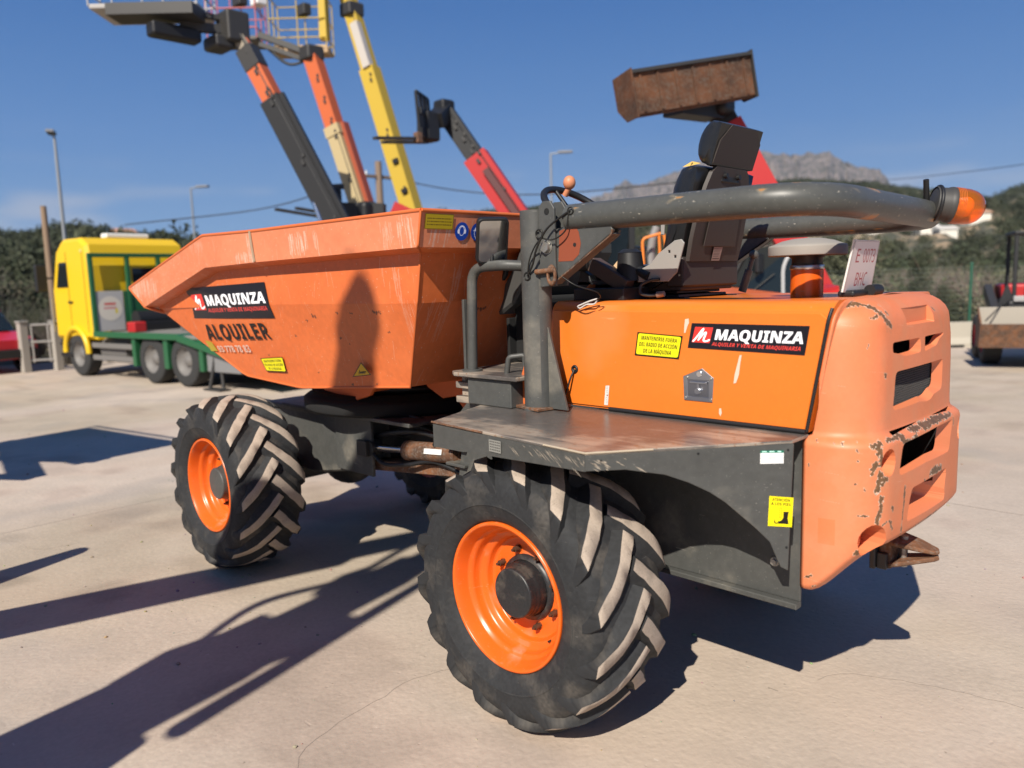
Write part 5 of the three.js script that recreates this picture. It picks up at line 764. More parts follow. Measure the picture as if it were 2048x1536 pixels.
const HOMES = [['white house with pale flat roof above the sandy bank', -112.3, 262, 6.5, 5, 2.8, [.62, .58, .52]], ['long white house beside a sandy cutting on the wooded hill', -110.3, 250, 7.5, 5, 3, [.55, .5, .45]], ['tan two-storey house half hidden by trees below the ridge', -109.2, 330, 6.5, 6, 5, [.42, .25, .15], [.62, .52, .38]], ['small white cottage with light roof among pines', -107.1, 262, 6, 5, 2.8, [.68, .65, .6]], ['white house with terracotta roof low on the wooded hill', -113.9, 235, 6, 5, 2.8, [.45, .2, .1]], ['pale villa by the road on the open slope past the beacon', -104.4, 330, 9, 7, 3.5, [.5, .3, .2]], ['cream hilltop house with reddish roof on the low wooded ridge', -160.6, 286, 7, 6, 4, [.5, .27, .18]], ['plain white farmhouse among dark trees on the slope', -106.0, 245, 5, 4.5, 2.5, [.6, .57, .52]]];
const BANKS = [[-112.0, 208, 1.6, 20], [-110.8, 186, 1.1, 14], [-108.4, 212, 1.2, 16], [-106.6, 216, .8, 14], [-113.6, 186, .9, 14], [-109.9, 228, .8, 10]]; // sandy banks: azimuth, distance, half sizes
const bank = (az, r) => { let k = 0; for (const [a, q, da, dr] of BANKS) k = Math.max(k, 1 - Math.hypot((az - a) / da, (r - q) / dr)); return k + (fbm(az * 6 + 300, r * .16, 4096, 3, 161) - .5) * .9; };
const polar = (az, r) => [EYE.x + r * Math.cos(rad(az)), EYE.z + r * Math.sin(rad(az))];
{
  const NA = 330, NR = 130, col = [];
  const g = gridGeo(NA, NR, (i, j) => { const az = -200 + i / NA * 135, t = j / NR, r = 20 + Math.pow(t, 2.2) * 980 , [x, z] = polar(az, r); const y = j === 0 ? -.3 : hillY(az, r);
    const n = fbm(az * 1.3 + 300, Math.log(r) * 22, 4096, 3, 141), m = fbm(az * 4, Math.log(r) * 60, 4096, 2, 142);
    let c = mix3([.055, .058, .034], [.105, .098, .062], clamp(m * 1.5 - .3, 0, 1)); if (n > .60) c = mix3(c, [.36, .26, .155], clamp((n - .60) * 8, 0, .95)); if (r > 130 && r < 260 && bank(az, r) > .25) c = [.44, .32, .20]; if (r < 34) c = mix3([.16, .14, .09], c, .3); col.push(...c); return [x, y, z]; });
  g.setAttribute('color', new THREE.Float32BufferAttribute(col, 3));
  struct('hillside', g, new THREE.MeshStandardMaterial({ vertexColors: true, roughness: 1 }));
  const MT = [[-131, 3.5], [-129.22, 5.48], [-127.45, 5.93], [-126.92, 6.35], [-126.38, 6.8], [-125.69, 6.43], [-124.99, 6.5], [-123.95, 6.88], [-122.58, 7.28], [-121.39, 7.8], [-120.22, 7.9], [-118.57, 8.01], [-117.26, 8.18], [-115.98, 7.92], [-114.71, 7.66], [-114.18, 7.87], [-113.77, 7.71], [-113.31, 7.77], [-112.85, 7.76], [-112.47, 7.41], [-111.92, 7.05], [-111.01, 6.63], [-109.82, 6.44], [-109.46, 5.97], [-109.21, 5.45], [-108.61, 4.81], [-106, 3]];
  const mc = [], NM = 420, NJ = 46;
  const mg = gridGeo(NM, NJ, (i, j) => {
    const az = -131 + i / NM * 25, t = j / NJ, back = Math.max(0, t - .8) / .2, r = 2300 + 1300 * t, el = table(MT, az), H = Math.tan(rad(el)) * (2300 + 1300 * .8), f = Math.min(1, t / .8);
    const ribs = (fbm(az * 2.6, f * 3, 4096, 4, 151) - .5) * 2, fine = (fbm(az * 9, f * 14, 4096, 3, 152) - .5) * 2;
    const y = H * (.30 + .70 * Math.pow(f, .8)) * (1 - back * .5) + (ribs * 32 + fine * 14) * f * (1.15 - f), [x, z] = polar(az + ribs * .25 * f, r + ribs * 130 * (1 - back));
    const k = fbm(az * 11, f * 26, 4096, 3, 153), b = fbm(az * 3, f * 34 , 4096, 2, 154); let c = mix3([.15, .122, .108], [.245, .20, .175], clamp(k * 1.6 - .3, 0, 1)); c = mix3(c, [.055, .058, .045], clamp((k + b - .98) * 6, 0, .85)); mc.push(...c); return [x, j === 0 ? 60 : y, z]; });
  mg.setAttribute('color', new THREE.Float32BufferAttribute(mc, 3)); struct('mountain', mg, new THREE.MeshStandardMaterial({ vertexColors: true, roughness: 1 }));
}
// ---------------------------------------------------------------- vegetation
function leafClump(seed, n, size, flat = 1) { // leaf-sized faces through a rounded volume of radius 1
  const R = rng(seed), pos = [], nor = [];
  const lobes = []; for (let i = 0; i < 7; i++) lobes.push([(R() - .5) * 1.2, (R() * .9 - .25) * flat, (R() - .5) * 1.2, .35 + R() * .35]);
  for (let i = 0; i < n; i++) {
    const L = lobes[Math.floor(R() * 7)], u = R() * 2 - 1, a = R() * 6.283, s = Math.sqrt(1 - u * u), rr = L[3] * Math.pow(R(), .4), c = V(L[0] + rr * s * Math.cos(a), L[1] + rr * u * flat, L[2] + rr * s * Math.sin(a));
    const d = V(R() - .5, R() - .5, R() - .5).normalize(), e = V(R() - .5, R() - .5, R() - .5).cross(d).normalize(), z = size * (.6 + R() * .8), p = c.clone().addScaledVector(d, z), q = c.clone().addScaledVector(d, -z).addScaledVector(e, z * .5), w = c.clone().addScaledVector(e, -z * .7);
    pos.push(...p.toArray(), ...q.toArray(), ...w.toArray()); const m = c.clone().sub(V(L[0], L[1], L[2])).normalize().add(V(0, .3, 0)).normalize(); for (let k = 0; k < 3; k++) nor.push(...m.toArray());
  }
  const g = new THREE.BufferGeometry(); g.setAttribute('position', new THREE.Float32BufferAttribute(pos, 3)); g.computeVertexNormals(); return g;
}
const leafMat = (extra = {}) => new THREE.MeshStandardMaterial({ color: 0xffffff, roughness: .95, side: THREE.DoubleSide, ...extra });
function scatter(name, geo, m, list) { // list: [x, y, z, sx, sy, sz, turn, r, g, b]
  const o = new THREE.InstancedMesh(geo, m, list.length), d = new THREE.Object3D(), c = new THREE.Color();
  list.forEach((q, i) => { d.position.set(q[0], q[1], q[2]); d.scale.set(q[3], q[4], q[5]); d.rotation.set(0, q[6], 0); d.updateMatrix(); o.setMatrixAt(i, d.matrix); o.setColorAt(i, c.setRGB(q[7], q[8], q[9])); });
  o.name = numbered(name); o.castShadow = o.receiveShadow = true; o.userData = { kind: 'stuff' }; scene.add(o); return o;
}
{
  const R = rng(4711), far = [[], [], []], green = () => { const k = .6 + R() * .7, w = R(); return [lerp(.032, .066, w) * k, lerp(.044, .072, w) * k, lerp(.022, .040, w) * k]; };
  for (let i = 0; i < 12500; i++) { const az = -198 + R() * 128, R0 = skyR(az), t = Math.pow(R(), .75), r = 60 + t * (R0 * 1.01 - 60), n = fbm(az * 1.3 + 300, Math.log(r) * 22, 4096, 3, 141); if (n > .61 && R() < .9) continue; if (r > 125 && r < 265 && (bank(az, r) > .12 || bank(az, r + 16) > .3 || bank(az, r + 30) > .35)) continue; if (HOMES.some((h) => Math.abs(az - h[1]) < 1.0 && r > h[2] - 75 && r < h[2] + 6)) continue; const [x, z] = polar(az, r), s = (1.3 + R() * 1.8) * (r > 200 ? 1.15 : .8); far[i % 3].push([x, hillY(az, r) + s * .45, z, s * (.9 + R() * .4), s * (.85 + R() * .5), s * (.9 + R() * .4), R() * 6.3, ...green()]); }
  for (let i = 0; i < 1150; i++) { const az = -198 + i / 1150 * 128 + R() * .1, r = skyR(az) * (.97 + R() * .04), [x, z] = polar(az, r), s = (r > 500 ? 3.6 : 2.2) * (.7 + R() * .6); far[i % 3].push([x, hillY(az, r) + s * .3, z, s, s * (.8 + R() * .4), s, R() * 6.3, ...green()]); }
  far.forEach((l, k) => scatter('hillside_wood', leafClump(60 + k, 340, .10), leafMat(), l));
  // scrub behind the yard: grey-green broom, brown twigs, olive bushes
  const near = [[], []], tones = [[.115, .118, .066], [.165, .145, .095], [.065, .08, .036], [.185, .16, .118], [.085, .098, .05], [.05, .064, .03]];
  for (let i = 0; i < 2300; i++) { const az = -198 + R() * 128, r = (az < -140 ? 27 + Math.pow(R(), 1.6) * 60 : 21.5 + Math.pow(R(), 2) * 75), [x, z] = polar(az, r), s = (.5 + R() * .7) * (az < -140 ? 1.25 : 1), q = tones[Math.floor(R() * 6)], k = (.65 + R() * .6) * (az < -140 ? .62 : 1); near[i % 2].push([x, Math.max(0, hillY(az, r)) + s * .35, z, s * 1.1, s * (.8 + R() * .4), s * 1.1, R() * 6.3, q[0] * k, q[1] * k, q[2] * k]); }
  near.forEach((l, k) => scatter('scrub', leafClump(80 + k, 600, .058), leafMat(), l));
  // bare twigs
  const tw = []; const T = rng(99); for (let i = 0; i < 90; i++) { const a = T() * 6.283, b = .2 + T() * .8, l = .6 + T() * .9, x = l * Math.cos(a) * b, z = l * Math.sin(a) * b, y = l; tw.push(cyl([0, -.5, 0], [x * .5, y * .35, z * .5], .012, .008, 3), cyl([x * .5, y * .35, z * .5], [x + (T() - .5) * .3, y * .8, z + (T() - .5) * .3], .008, .003, 3)); }
  const twl = []; for (let i = 0; i < 340; i++) { const az = -168 + R() * 74, r = 21 + R() * 26, [x, z] = polar(az, r), s = .55 + R() * .6, w = az < -140 ? .55 : .8; twl.push([x, Math.max(0, hillY(az, r)) + s * .3, z, s, s * (.9 + R() * .3), s, R() * 6.3, (.19 + R() * .08) * w, (.16 + R() * .07) * w, (.12 + R() * .05) * w]); }
  scatter('bare_brush', dispose(tw), leafMat(), twl);
}
// single trees that stand out behind the fence
function tree(name, label, x, z, h, w, tone, seed, conical) {
  const t = thing(name, label, 'tree', [x, 0, z]); const R = rng(seed);
  part('trunk', [cyl([0, 0, 0], [.03, h * .5, .02], .06 * w + .03, .03, 8), ...[1, 2, 3, 4].map((i) => cyl([.02, h * (.25 + i * .12), 0], [Math.cos(i * 2) * w * .5, h * (.4 + i * .13), Math.sin(i * 2) * w * .5], .025, .008, 6))], mat([.10, .075, .05], .95), t);
  const geos = []; const n = conical ? 15 : 10; for (let i = 0; i < n; i++) { const k = i / n, yy = h * (.16 + .80 * k), rr = conical ? w * (1 - k * .8) * .5 : w * .45 * Math.sin(Math.PI * (.2 + .75 * k)); for (let j = 0; j < (conical ? 2 : 3); j++) { const a = R() * 6.283, g = leafClump(seed * 31 + i * 7 + j, 130, .10); const s = rr * (.6 + R() * .3) + .1; g.scale(s, s * 1.05, s); g.translate(Math.cos(a) * rr * .6, yy, Math.sin(a) * rr * .6); geos.push(g); } }
  part('crown', geos, mat(tone, .95, 0, { side: THREE.DoubleSide }), t); return t;
}
tree('conifer_tree', 'narrow dark conifer growing right behind the green mesh fence', -4.3, -17.3, 2.1, .8, [.045, .052, .026], 5, true);
tree('conifer_tree', 'low dark conifer beside the concrete barrier', -3.75, -17.2, 1.25, .8, [.05, .055, .027], 6, true);
tree('bushy_tree', 'round olive bushy tree overhanging the mesh fence', -6.4, -18.6, 2.6, 2.0, [.085, .09, .05], 7, false);
tree('bushy_tree', 'tall dark bushy tree behind the flatbed truck', -24, -6, 3.4, 3.2, [.04, .047, .026], 8, false);
tree('bushy_tree', 'dark rounded tree behind the grey gate posts', -25.5, -1.6, 3.0, 3.0, [.045, .05, .03], 9, false);
// houses on the hillside
function house(label, az, r, w, d, h, roof, wall = [.72, .68, .60]) {
  const [x, z] = polar(az, r), y = hillY(az, r) - 1.0, t = thing('house', label, 'house', [x, y, z], -rad(az) + .4, 'houses scattered on the wooded hillside');
  part('wall', box(w, h + 1, d, 0, (h + 1) / 2, 0, 0), mat(wall, .9), t);
  const rf = plate([[-w * .56, 0], [0, h * .32], [w * .56, 0], [w * .56, -.25], [-w * .56, -.25]], 'z', -d * .56, d * .56, 0); rf.translate(0, h + 1.2, 0); part('roof', rf, mat(roof, .9), t);
  for (const k of [-.3, .05, .33]) for (const s of [1, -1]) part('window', box(1.1, 1.3, .12, k * w, h * .45 + 1, s * d / 2, 0), M.darkGlass, t);
  for (const k of [-.25, .25]) part('window', box(.12, 1.3, 1.1, w / 2, h * .45 + 1, k * d, 0), M.darkGlass, t);
  part('door', box(1, 2.1, .12, w * .2, 2.05, d / 2 - .02, 0), mat([.12, .07, .04], .8), t);
}
for (const h of HOMES) house(...h);
// ---------------------------------------------------------------- yard edge: fence, barriers, posts, lamps, wires
{
  const A = V(-12.2, 0, -7.3), dir = V(.706, 0, -.708), fm = paint([.02, .10, .06], .5);
  const f = thing('mesh_fence', 'green welded-mesh fence with round posts along the scrub', 'fence', [A.x, 0, A.z]);
  const n = 9, L = 2.6; for (let i = 0; i <= n; i++) { const p = dir.clone().multiplyScalar(i * L); part('post', dispose([cyl([p.x, 0, p.z], [p.x, 1.72, p.z], .03, .03, 8), new THREE.SphereGeometry(.035, 8, 6).translate(p.x, 1.73, p.z)]), fm, f); }
  for (let i = 0; i < n; i++) { const w = [], a = dir.clone().multiplyScalar(i * L), b = dir.clone().multiplyScalar((i + 1) * L); for (let k = 0; k < 17; k++) w.push(cyl([a.x, .06 + k * .1, a.z], [b.x, .06 + k * .1, b.z], .0028, .0028, 3)); for (let k = 1; k < 44; k++) { const p = a.clone().lerp(b, k / 44); w.push(cyl([p.x, .05, p.z], [p.x, 1.68, p.z], .0022, .0022, 3)); } const o = part('wire_mesh', w, paint([.16, .20, .17], .6), f); o.userData.kind = 'stuff'; }
  const bm = mat([.42, .38, .31], .95);
  for (let i = 0; i < 10; i++) { const p = V(-11.6, 0, -6.7).addScaledVector(dir, .4 + i * 2.35); const t = thing('concrete_barrier', ['pale concrete barrier section at the foot of the mesh fence', 'concrete barrier section by the scrub at the yard edge'][i % 2], 'barrier', [p.x, 0, p.z], Math.PI / 4, 'concrete barrier sections along the yard edge'); t.userData.label = 'pale concrete barrier section at the foot of the mesh fence'; part('block', plate([[-.20, 0], [.20, 0], [.2, .08], [.11, .2], [.08, .52], [-.08, .52], [-.11, .2], [-.2, .08]], 'x', -1.15, 1.15, .01), bm, t); part('lifting_slot', box(.3, .05, .42, 0, .03, 0, 0), M.blackMatt, t); }
}
function lamp(label, x, z, h, armTurn) {
  const t = thing('street_lamp', label, 'street lamp', [x, 0, z]); const m = mat([.32, .33, .34], .5, .4);
  part('pole', cyl([0, 0, 0], [0, h, 0], .10, .05, 12), m, t); const c = Math.cos(armTurn), s = Math.sin(armTurn); part('arm', cyl([0, h, 0], [c * .6, h + .06, s * .6], .04, .03, 8), m, t); part('lamp_head', box(.75, .12, .28, c * .75, h + .07, s * .75, .03, 0, -armTurn, 0), mat([.22, .22, .23], .5), t); part('base', cyl([0, 0, 0], [0, .4, 0], .16, .14, 12), m, t);
}
lamp('tall grey street lamp beside the yellow truck cab', -32.1, -6.9, 7.6, .4); lamp('grey street lamp standing behind the flatbed truck', -43.4, -17, 7.45, -.6); lamp('thin grey street lamp beyond the roll-bar hinge', -25.4, -27.9, 8.0, -.7);
{ const t = thing('utility_pole', 'weathered wooden utility pole between the raised booms', 'utility pole', [-19.8, 0, -13]); part('pole', cyl([0, 0, 0], [0, 5.7, 0], .15, .11, 12), mat([.24, .17, .12], .9), t); part('cross_arm', box(.1, .1, 1.2, 0, 5.2, 0, .01), mat([.2, .14, .1], .9), t); for (const z of [-.5, .5]) part('insulator', cyl([0, 5.25, z], [0, 5.37, z], .03, .03, 8), M.white, t); }
{ const t = thing('wooden_post', 'plain brown timber post beside the tall lamp by the truck', 'post', [-19.45, 0, -2.85]); part('post', cyl([0, 0, 0], [0, 3.75, 0], .085, .07, 10), mat([.26, .18, .12], .9), t); part('post_cap', cyl([0, 3.75, 0], [0, 3.78, 0], .075, .06, 10), mat([.2, .15, .11], .9), t); }
const wire = (label, pts) => tag(part('overhead_cable', new THREE.TubeGeometry(new THREE.CatmullRomCurve3(pts.map(vec)), 40, .02, 5), M.black), label, 'cable');
wire('sagging black overhead cable between the wooden pole and the lamp beyond the hinge', [[-19.8, 5.2, -13.4], [-18.2, 4.72, -15], [-16.2, 4.47, -16.5], [-12, 4.7, -20]]);
wire('black overhead cable running to the wooden pole from behind the truck', [[-19.8, 5.2, -12.5], [-21, 4.72, -11.5], [-22.4, 4.3, -10.3], [-26, 3.9, -7]]);
wire('thin black cable rising over the mountain beyond the beacon', [[-30, 7.7, -66], [-22.6, 8.1, -59], [-15, 7.4, -52], [-8.1, 6.75, -44.8], [-4, 6.6, -41]]);
function gatePost(label, x, z, h) { const t = thing('gate_post', label, 'post', [x, 0, z], .2, 'grey posts of the yard gate'); part('post', box(.16, h, .16, 0, h / 2, 0, .01), mat([.34, .31, .27], .8), t); part('post_cap', box(.2, .04, .2, 0, h + .02, 0, .01), mat([.3, .28, .25], .8), t); }
gatePost('thick grey gate post next to the red car', -17.5, -1.66, 1.08); gatePost('thinner grey gate post next to the truck cab', -17.3, -2.25, 1.06);
{ const t = thing('yard_gate', 'low grey bar gate between the two gate posts', 'gate', [-17.5, 0, -1.66]); const m = mat([.3, .28, .26], .7); for (const y of [.25, .65, 1.02]) part('gate_bar', cyl([0, y, -.07], [.2, y, -.55], .025, .025, 8), m, t); for (const k of [.2, .8]) part('gate_upright', cyl([.2 * k, .2, -.07 - .48 * k], [.2 * k, 1.04, -.07 - .48 * k], .02, .02, 8), m, t); }
// ---------------------------------------------------------------- machines parked behind
function settle(t, x, y, z) { t.position.set(x, y, z); for (const c of t.children) { c.position.x -= x; c.position.y -= y; c.position.z -= z; } return t; }
const along = (a, b, k) => vec(a).clone().lerp(vec(b), k);
function roadWheel(t, x, y, z, r, w, tyre = M.blackTyre, rimM = M.greyPlastic, ax = V(0, 0, 1)) { // axis ax points outwards
  const q = new THREE.Quaternion().setFromUnitVectors(V(0, 0, 1), ax.clone().normalize()), g = sub('wheel', t), put = (n, geo, m) => { geo.applyQuaternion(q); geo.translate(x, y, z); part(n, geo, m, g); };
  put('tyre', latheZ([[r * .56, -w / 2], [r * .9, -w / 2], [r, -w * .38], [r, w * .38], [r * .9, w / 2], [r * .56, w / 2]], 28), tyre); put('rim', latheZ([[r * .57, w * .46], [r * .52, w * .4], [r * .45, w * .15], [r * .2, w * .12], [r * .18, w * .3], [0, w * .32]], 24), rimM); return g;
}
M.blackTyre = mat([.03, .03, .03], .9); M.rimGrey = mat([.16, .15, .14], .6);
// --- flatbed truck
{
  const t = thing('flatbed_truck', 'yellow cab truck with low green flatbed and headboard frame', 'truck', [-12.62, 0, -2.50], .13), B = (n, ...a) => part(n, a[0], a[1], t);
  const shell = plate([[-3.75, .75], [-2.1, .75], [-2.06, 2.2], [-2.14, 2.62], [-2.4, 2.76], [-3.15, 2.76], [-3.45, 2.55], [-3.75, 1.75]], 'z', -2.05, 0, .07);
  B('cab', shell, M.yellow); B('wheel_arch', (() => { const g = new THREE.TorusGeometry(.50, .06, 8, 24, Math.PI); g.translate(-2.84, .48, .02); return g; })(), M.yellow);
  B('roof_lamp_bar', box(.25, .10, .9, -2.6, 2.82, -1.05, .03), M.white); B('windscreen', plate([[-3.745, 1.72], [-3.43, 2.5], [-3.415, 2.5], [-3.73, 1.72]], 'z', -1.9, -.15, 0), M.darkGlass);
  B('side_window', plate([[-3.5, 1.8], [-3.0, 1.8], [-3.0, 2.3], [-3.32, 2.3]], 'z', .001, .012, 0), M.darkGlass); B('rear_window', span(-2.10, -2.055, 1.72, 2.15, -1.5, -.85, 0), M.darkGlass);
  B('door_handle', box(.18, .04, .03, -2.95, 1.5, .015, .008), M.black); B('marker_lamp', box(.05, .05, .03, -2.3, 2.5, .01, .005), M.amberCore);
  B('mirror', [box(.1, .55, .22, -3.7, 2.0, .22, .03), cyl([-3.65, 2.0, 0], [-3.7, 2.0, .2], .02, .02, 6)], M.black); B('grab_rail', cyl([-3.7, .9, .06], [-3.7, 1.6, .06], .018, .018, 6), M.steel);
  // headboard frame of green tube
  const hb = sub('headboard', t), gz = [-2.1, -1.35, -.7, .02]; for (const z of gz) part('upright', box(.08, 1.5, .08, -1.95, 1.65, z, .01), M.green, hb); part('top_rail', box(.08, .08, 2.2, -1.95, 2.40, -1.04, .01), M.green, hb); part('corner_brace', beam([-1.95, 2.38, .02], [-1.95, 2.15, .02], .07, .07), M.green, hb); part('lower_panel', box(.05, .78, 1.5, -1.95, 1.31, -1.33, .006), M.green, hb); part('info_panel', box(.05, .78, .55, -1.95, 1.31, -.28, .006), mat([.45, .44, .42], .6), hb);
  { const g = new THREE.CircleGeometry(.24, 28); g.rotateY(Math.PI / 2); g.translate(-1.922, 1.36, -.28); part('round_emblem', g, sticker(128, 128, (x) => { x.fillStyle = '#d6cfc0'; x.fillRect(0, 0, 128, 128); x.fillStyle = '#c8574e'; x.fillRect(34, 34, 60, 12); x.fillStyle = '#c98a86'; x.fillRect(30, 56, 66, 10); x.fillStyle = '#d8c64a'; x.fillRect(88, 66, 14, 24); }), hb); }
  B('deck', span(-2.0, 3.0, .84, .90, -2.15, .02, .01), mat([.2, .19, .17], .9)); B('side_rail', span(-2.0, 1.0, .82, .93, .02, .07, .01), M.green); B('side_rail', span(-2.0, 1.0, .82, .93, -2.2, -2.15, .01), M.green); B('tail_ramp', plate([[1.0, .93], [3.4, .45], [3.4, .36], [1.0, .80]], 'z', -2.2, .07, .01), M.green);
  B('winch', [cyl([-1.6, 1.12, -1.5], [-1.6, 1.12, -.6], .18, .18, 16), box(.5, .2, 1.0, -1.6, .98, -1.05, .02)], M.black); B('chock', box(.3, .2, .25, -1.1, 1.0, -.35, .03), M.red);
  B('door_seam', [span(-3.0, -2.99, .85, 2.5, .001, .006, 0), span(-2.3, -2.29, .9, 2.5, .001, .006, 0)], M.black); B('cab_step', [span(-3.6, -3.1, .38, .46, -.3, .02, .01), span(-3.6, -3.1, .62, .68, -.3, .02, .01)], M.black); B('deck_crate', box(.6, .3, .5, -.3, 1.05, -1.2, .02), mat([.12, .11, .1], .8)); B('deck_tyre', (() => { const q = new THREE.TorusGeometry(.28, .1, 10, 24); q.rotateX(Math.PI / 2); q.translate(.5, 1.0, -.9); return q; })(), M.blackTyre); B('deck_chain_box', box(.9, .22, .4, .1, 1.01, -1.75, .02), M.darkSteel);
  B('chassis_rail', [span(-3.6, 3.0, .55, .8, -.75, -.6, .01), span(-3.6, 3.0, .55, .8, -1.5, -1.35, .01), span(-2.0, 2.8, .62, .68, -1.4, -.7, .01)], M.darkSteel); B('side_guard', span(-2.25, -.6, .60, .70, -.05, 0, .01), M.rimGrey); B('side_guard', span(-2.25, -.6, .36, .46, -.05, 0, .01), M.rimGrey); B('fuel_tank', cyl([-2.1, .55, -.35], [-1.1, .55, -.35], .26, .26, 18), M.rimGrey); B('tool_box', span(1.75, 2.7, .3, .75, -.4, -.02, .02), mat([.25, .25, .25], .5, .3));
  for (const [x0, w] of [[-.62, .12], [.48, .14], [1.6, .12]]) B('mudguard_stay', span(x0, x0 + w, .3, .84, -.12, .03, .01), M.green);
  for (const s of [0, -2.1]) for (const x of [-2.84, 0, 1.08]) roadWheel(t, x, .45, s ? s + .14 : -.14, .45, .28, M.blackTyre, M.rimGrey, V(0, 0, s ? -1 : 1));
  B('support_leg', [cyl([2.0, .84, -.1], [1.9, .02, .05], .03, .03, 8), cyl([2.0, .84, -.1], [2.15, .02, -.05], .03, .03, 8), box(.5, .03, .2, 2.02, .02, 0, .005)], M.darkSteel);
}
// --- boom lifts
function liftBase(t, cx, cz, dir, m) { // low chassis with turntable; dir: unit heading
  const s = V(-dir.z, 0, dir.x), o = V(cx, 0, cz), q = new THREE.Quaternion().setFromUnitVectors(V(1, 0, 0), dir), put = (n, g, mm) => { g.applyQuaternion(q); g.translate(cx, 0, cz); part(n, g, mm, t); };
  put('chassis', box(2.6, .35, 1.2, 0, .6, 0, .04), M.darkSteel); put('turntable', cyl([0, .75, 0], [0, .95, 0], .55, .55, 24), M.darkSteel); put('engine_cover', box(1.5, .7, .45, .3, 1.3, .5, .06), m); put('counterweight', box(.5, .9, 1.2, 1.1, 1.35, 0, .08), M.darkSteel);
  for (const a of [-.95, .95]) for (const b of [-.75, .75]) { const p = o.clone().addScaledVector(dir, a).addScaledVector(s, b); roadWheel(t, p.x, .48, p.z, .48, .34, M.blackTyre, M.rimGrey, s.clone().multiplyScalar(Math.sign(b))); }
}
function railBasket(t, o, ux, uz, w, d, h, m, floorM) { // basket with rails: o = floor corner, ux/uz = edge directions
  const b = sub('platform', t), P = (i, j, y) => o.clone().addScaledVector(ux, i * w).addScaledVector(uz, j * d).add(V(0, y, 0)), flat = P(.5, .5, 0), q = new THREE.Quaternion().setFromUnitVectors(V(1, 0, 0), ux);
  const f = box(w, .08, d, 0, 0, 0, .02); f.applyQuaternion(q); f.translate(flat.x, flat.y, flat.z); part('floor', f, floorM, b);
  const C = [[0, 0], [1, 0], [1, 1], [0, 1]]; for (const [i, j] of [...C, [.5, 0], [.5, 1], [0, .5], [1, .5]]) part('rail_post', cyl(P(i, j, 0), P(i, j, h), .014, .014, 6), m, b);
  for (const y of [.2, h * .55, h]) for (let k = 0; k < 4; k++) part('rail', cyl(P(...C[k], y), P(...C[(k + 1) % 4], y), .014, .014, 6), m, b);
  const cb = box(.35, .25, .2, 0, 0, 0, .03); const cc = P(.5, .9, h - .1); cb.translate(cc.x, cc.y, cc.z); part('control_box', cb, M.darkSteel, b); return b;
}
function boomDetail(t, L, k0, k1, r) { // hose bundle, clamps and wear pads along one boom section
  const side = V(.62, 0, .78); for (const o of [.6, .85]) part('boom_hose', cyl(L(k0).addScaledVector(side, r * o).add(V(0, r * .9, 0)), L(k1).addScaledVector(side, r * o).add(V(0, r * .9, 0)), .018, .018, 6), M.black, t);
  for (const f of [.04, .35, .66, .96]) { const p = L(lerp(k0, k1, f)), d = L(k1).sub(L(k0)).normalize(); part('hose_clamp', beam(p.clone().addScaledVector(d, -.03).addScaledVector(side, r * .7).add(V(0, r * .9, 0)), p.clone().addScaledVector(d, .03).addScaledVector(side, r * .7).add(V(0, r * .9, 0)), r * .7, .05), M.darkSteel, t); part('wear_pad', beam(p.clone().addScaledVector(side, r * 1.02), p.clone().addScaledVector(d, .09).addScaledVector(side, r * 1.02), .02, .05), M.darkSteel, t); }
}
{ // black and orange telescopic lift, grey basket held out to the side
  const t = thing('boom_lift', 'boom lift with black and orange telescopic boom and wide grey basket', 'boom lift');
  const a = [-8.6, 1.25, -4.75], e = [-10.80, 5.98, -3.65], L = (k) => along(a, e, k);
  part('boom_base', beam(L(0), L(.74), .30, .36), mat([.010, .010, .011], .6), t); boomDetail(t, L, .05, .74, .17); boomDetail(t, L, .74, .98, .13); part('boom_mid', beam(L(.70), L(.86), .24, .28), M.boomOrange, t); part('boom_collar', beam(L(.85), L(.92), .27, .30), M.darkSteel, t); part('boom_tip', beam(L(.90), L(1), .17, .20), mat([.3, .26, .2], .6), t); part('boom_stripe', beam(along(L(.76), [-10, 5, -3.9], .0), L(.97), .05, .22), M.boomOrange, t);
  part('hose_tray', beam(L(.1).add(V(.18, .16, 0)), L(.72).add(V(.18, .16, 0)), .08, .1), M.black, t); part('lift_cylinder', [cyl([-8.9, 1.3, -4.5], [-9.35, 2.6, -4.2], .08, .08, 14)], M.darkSteel, t); part('lift_rod', cyl([-9.35, 2.6, -4.2], [-9.6, 3.2, -4.15], .045, .045, 12), M.chrome, t);
  part('jib_head', [box(.45, .5, .4, -10.82, 5.95, -3.62, .05), box(.5, .22, .35, -10.95, 5.7, -3.42, .06)], M.darkSteel, t); part('jib_arm', [beam([-10.85, 5.92, -3.55], [-11.1, 5.92, -2.85], .12, .14), beam([-10.85, 6.1, -3.55], [-11.05, 6.12, -2.9], .08, .08)], M.darkSteel, t); part('rotator', box(.3, .22, .8, -11.1, 5.78, -2.75, .05), M.black, t);
  const ux = V(-.70, 0, .72).normalize(); railBasket(t, V(-10.75, 6.2, -3.0), ux, V(-.72, 0, -.70).normalize(), 1.72, .85, 1.05, mat([.42, .41, .40], .5), mat([.38, .36, .34], .6)); part('underframe', [beam([-10.7, 6.06, -3.0], [-11.7, 6.08, -2.05], .5, .18)], M.darkSteel, t);
  liftBase(t, -8.3, -4.9, V(-.5, 0, .87), M.boomOrange); settle(t, -8.3, 0, -4.9);
}
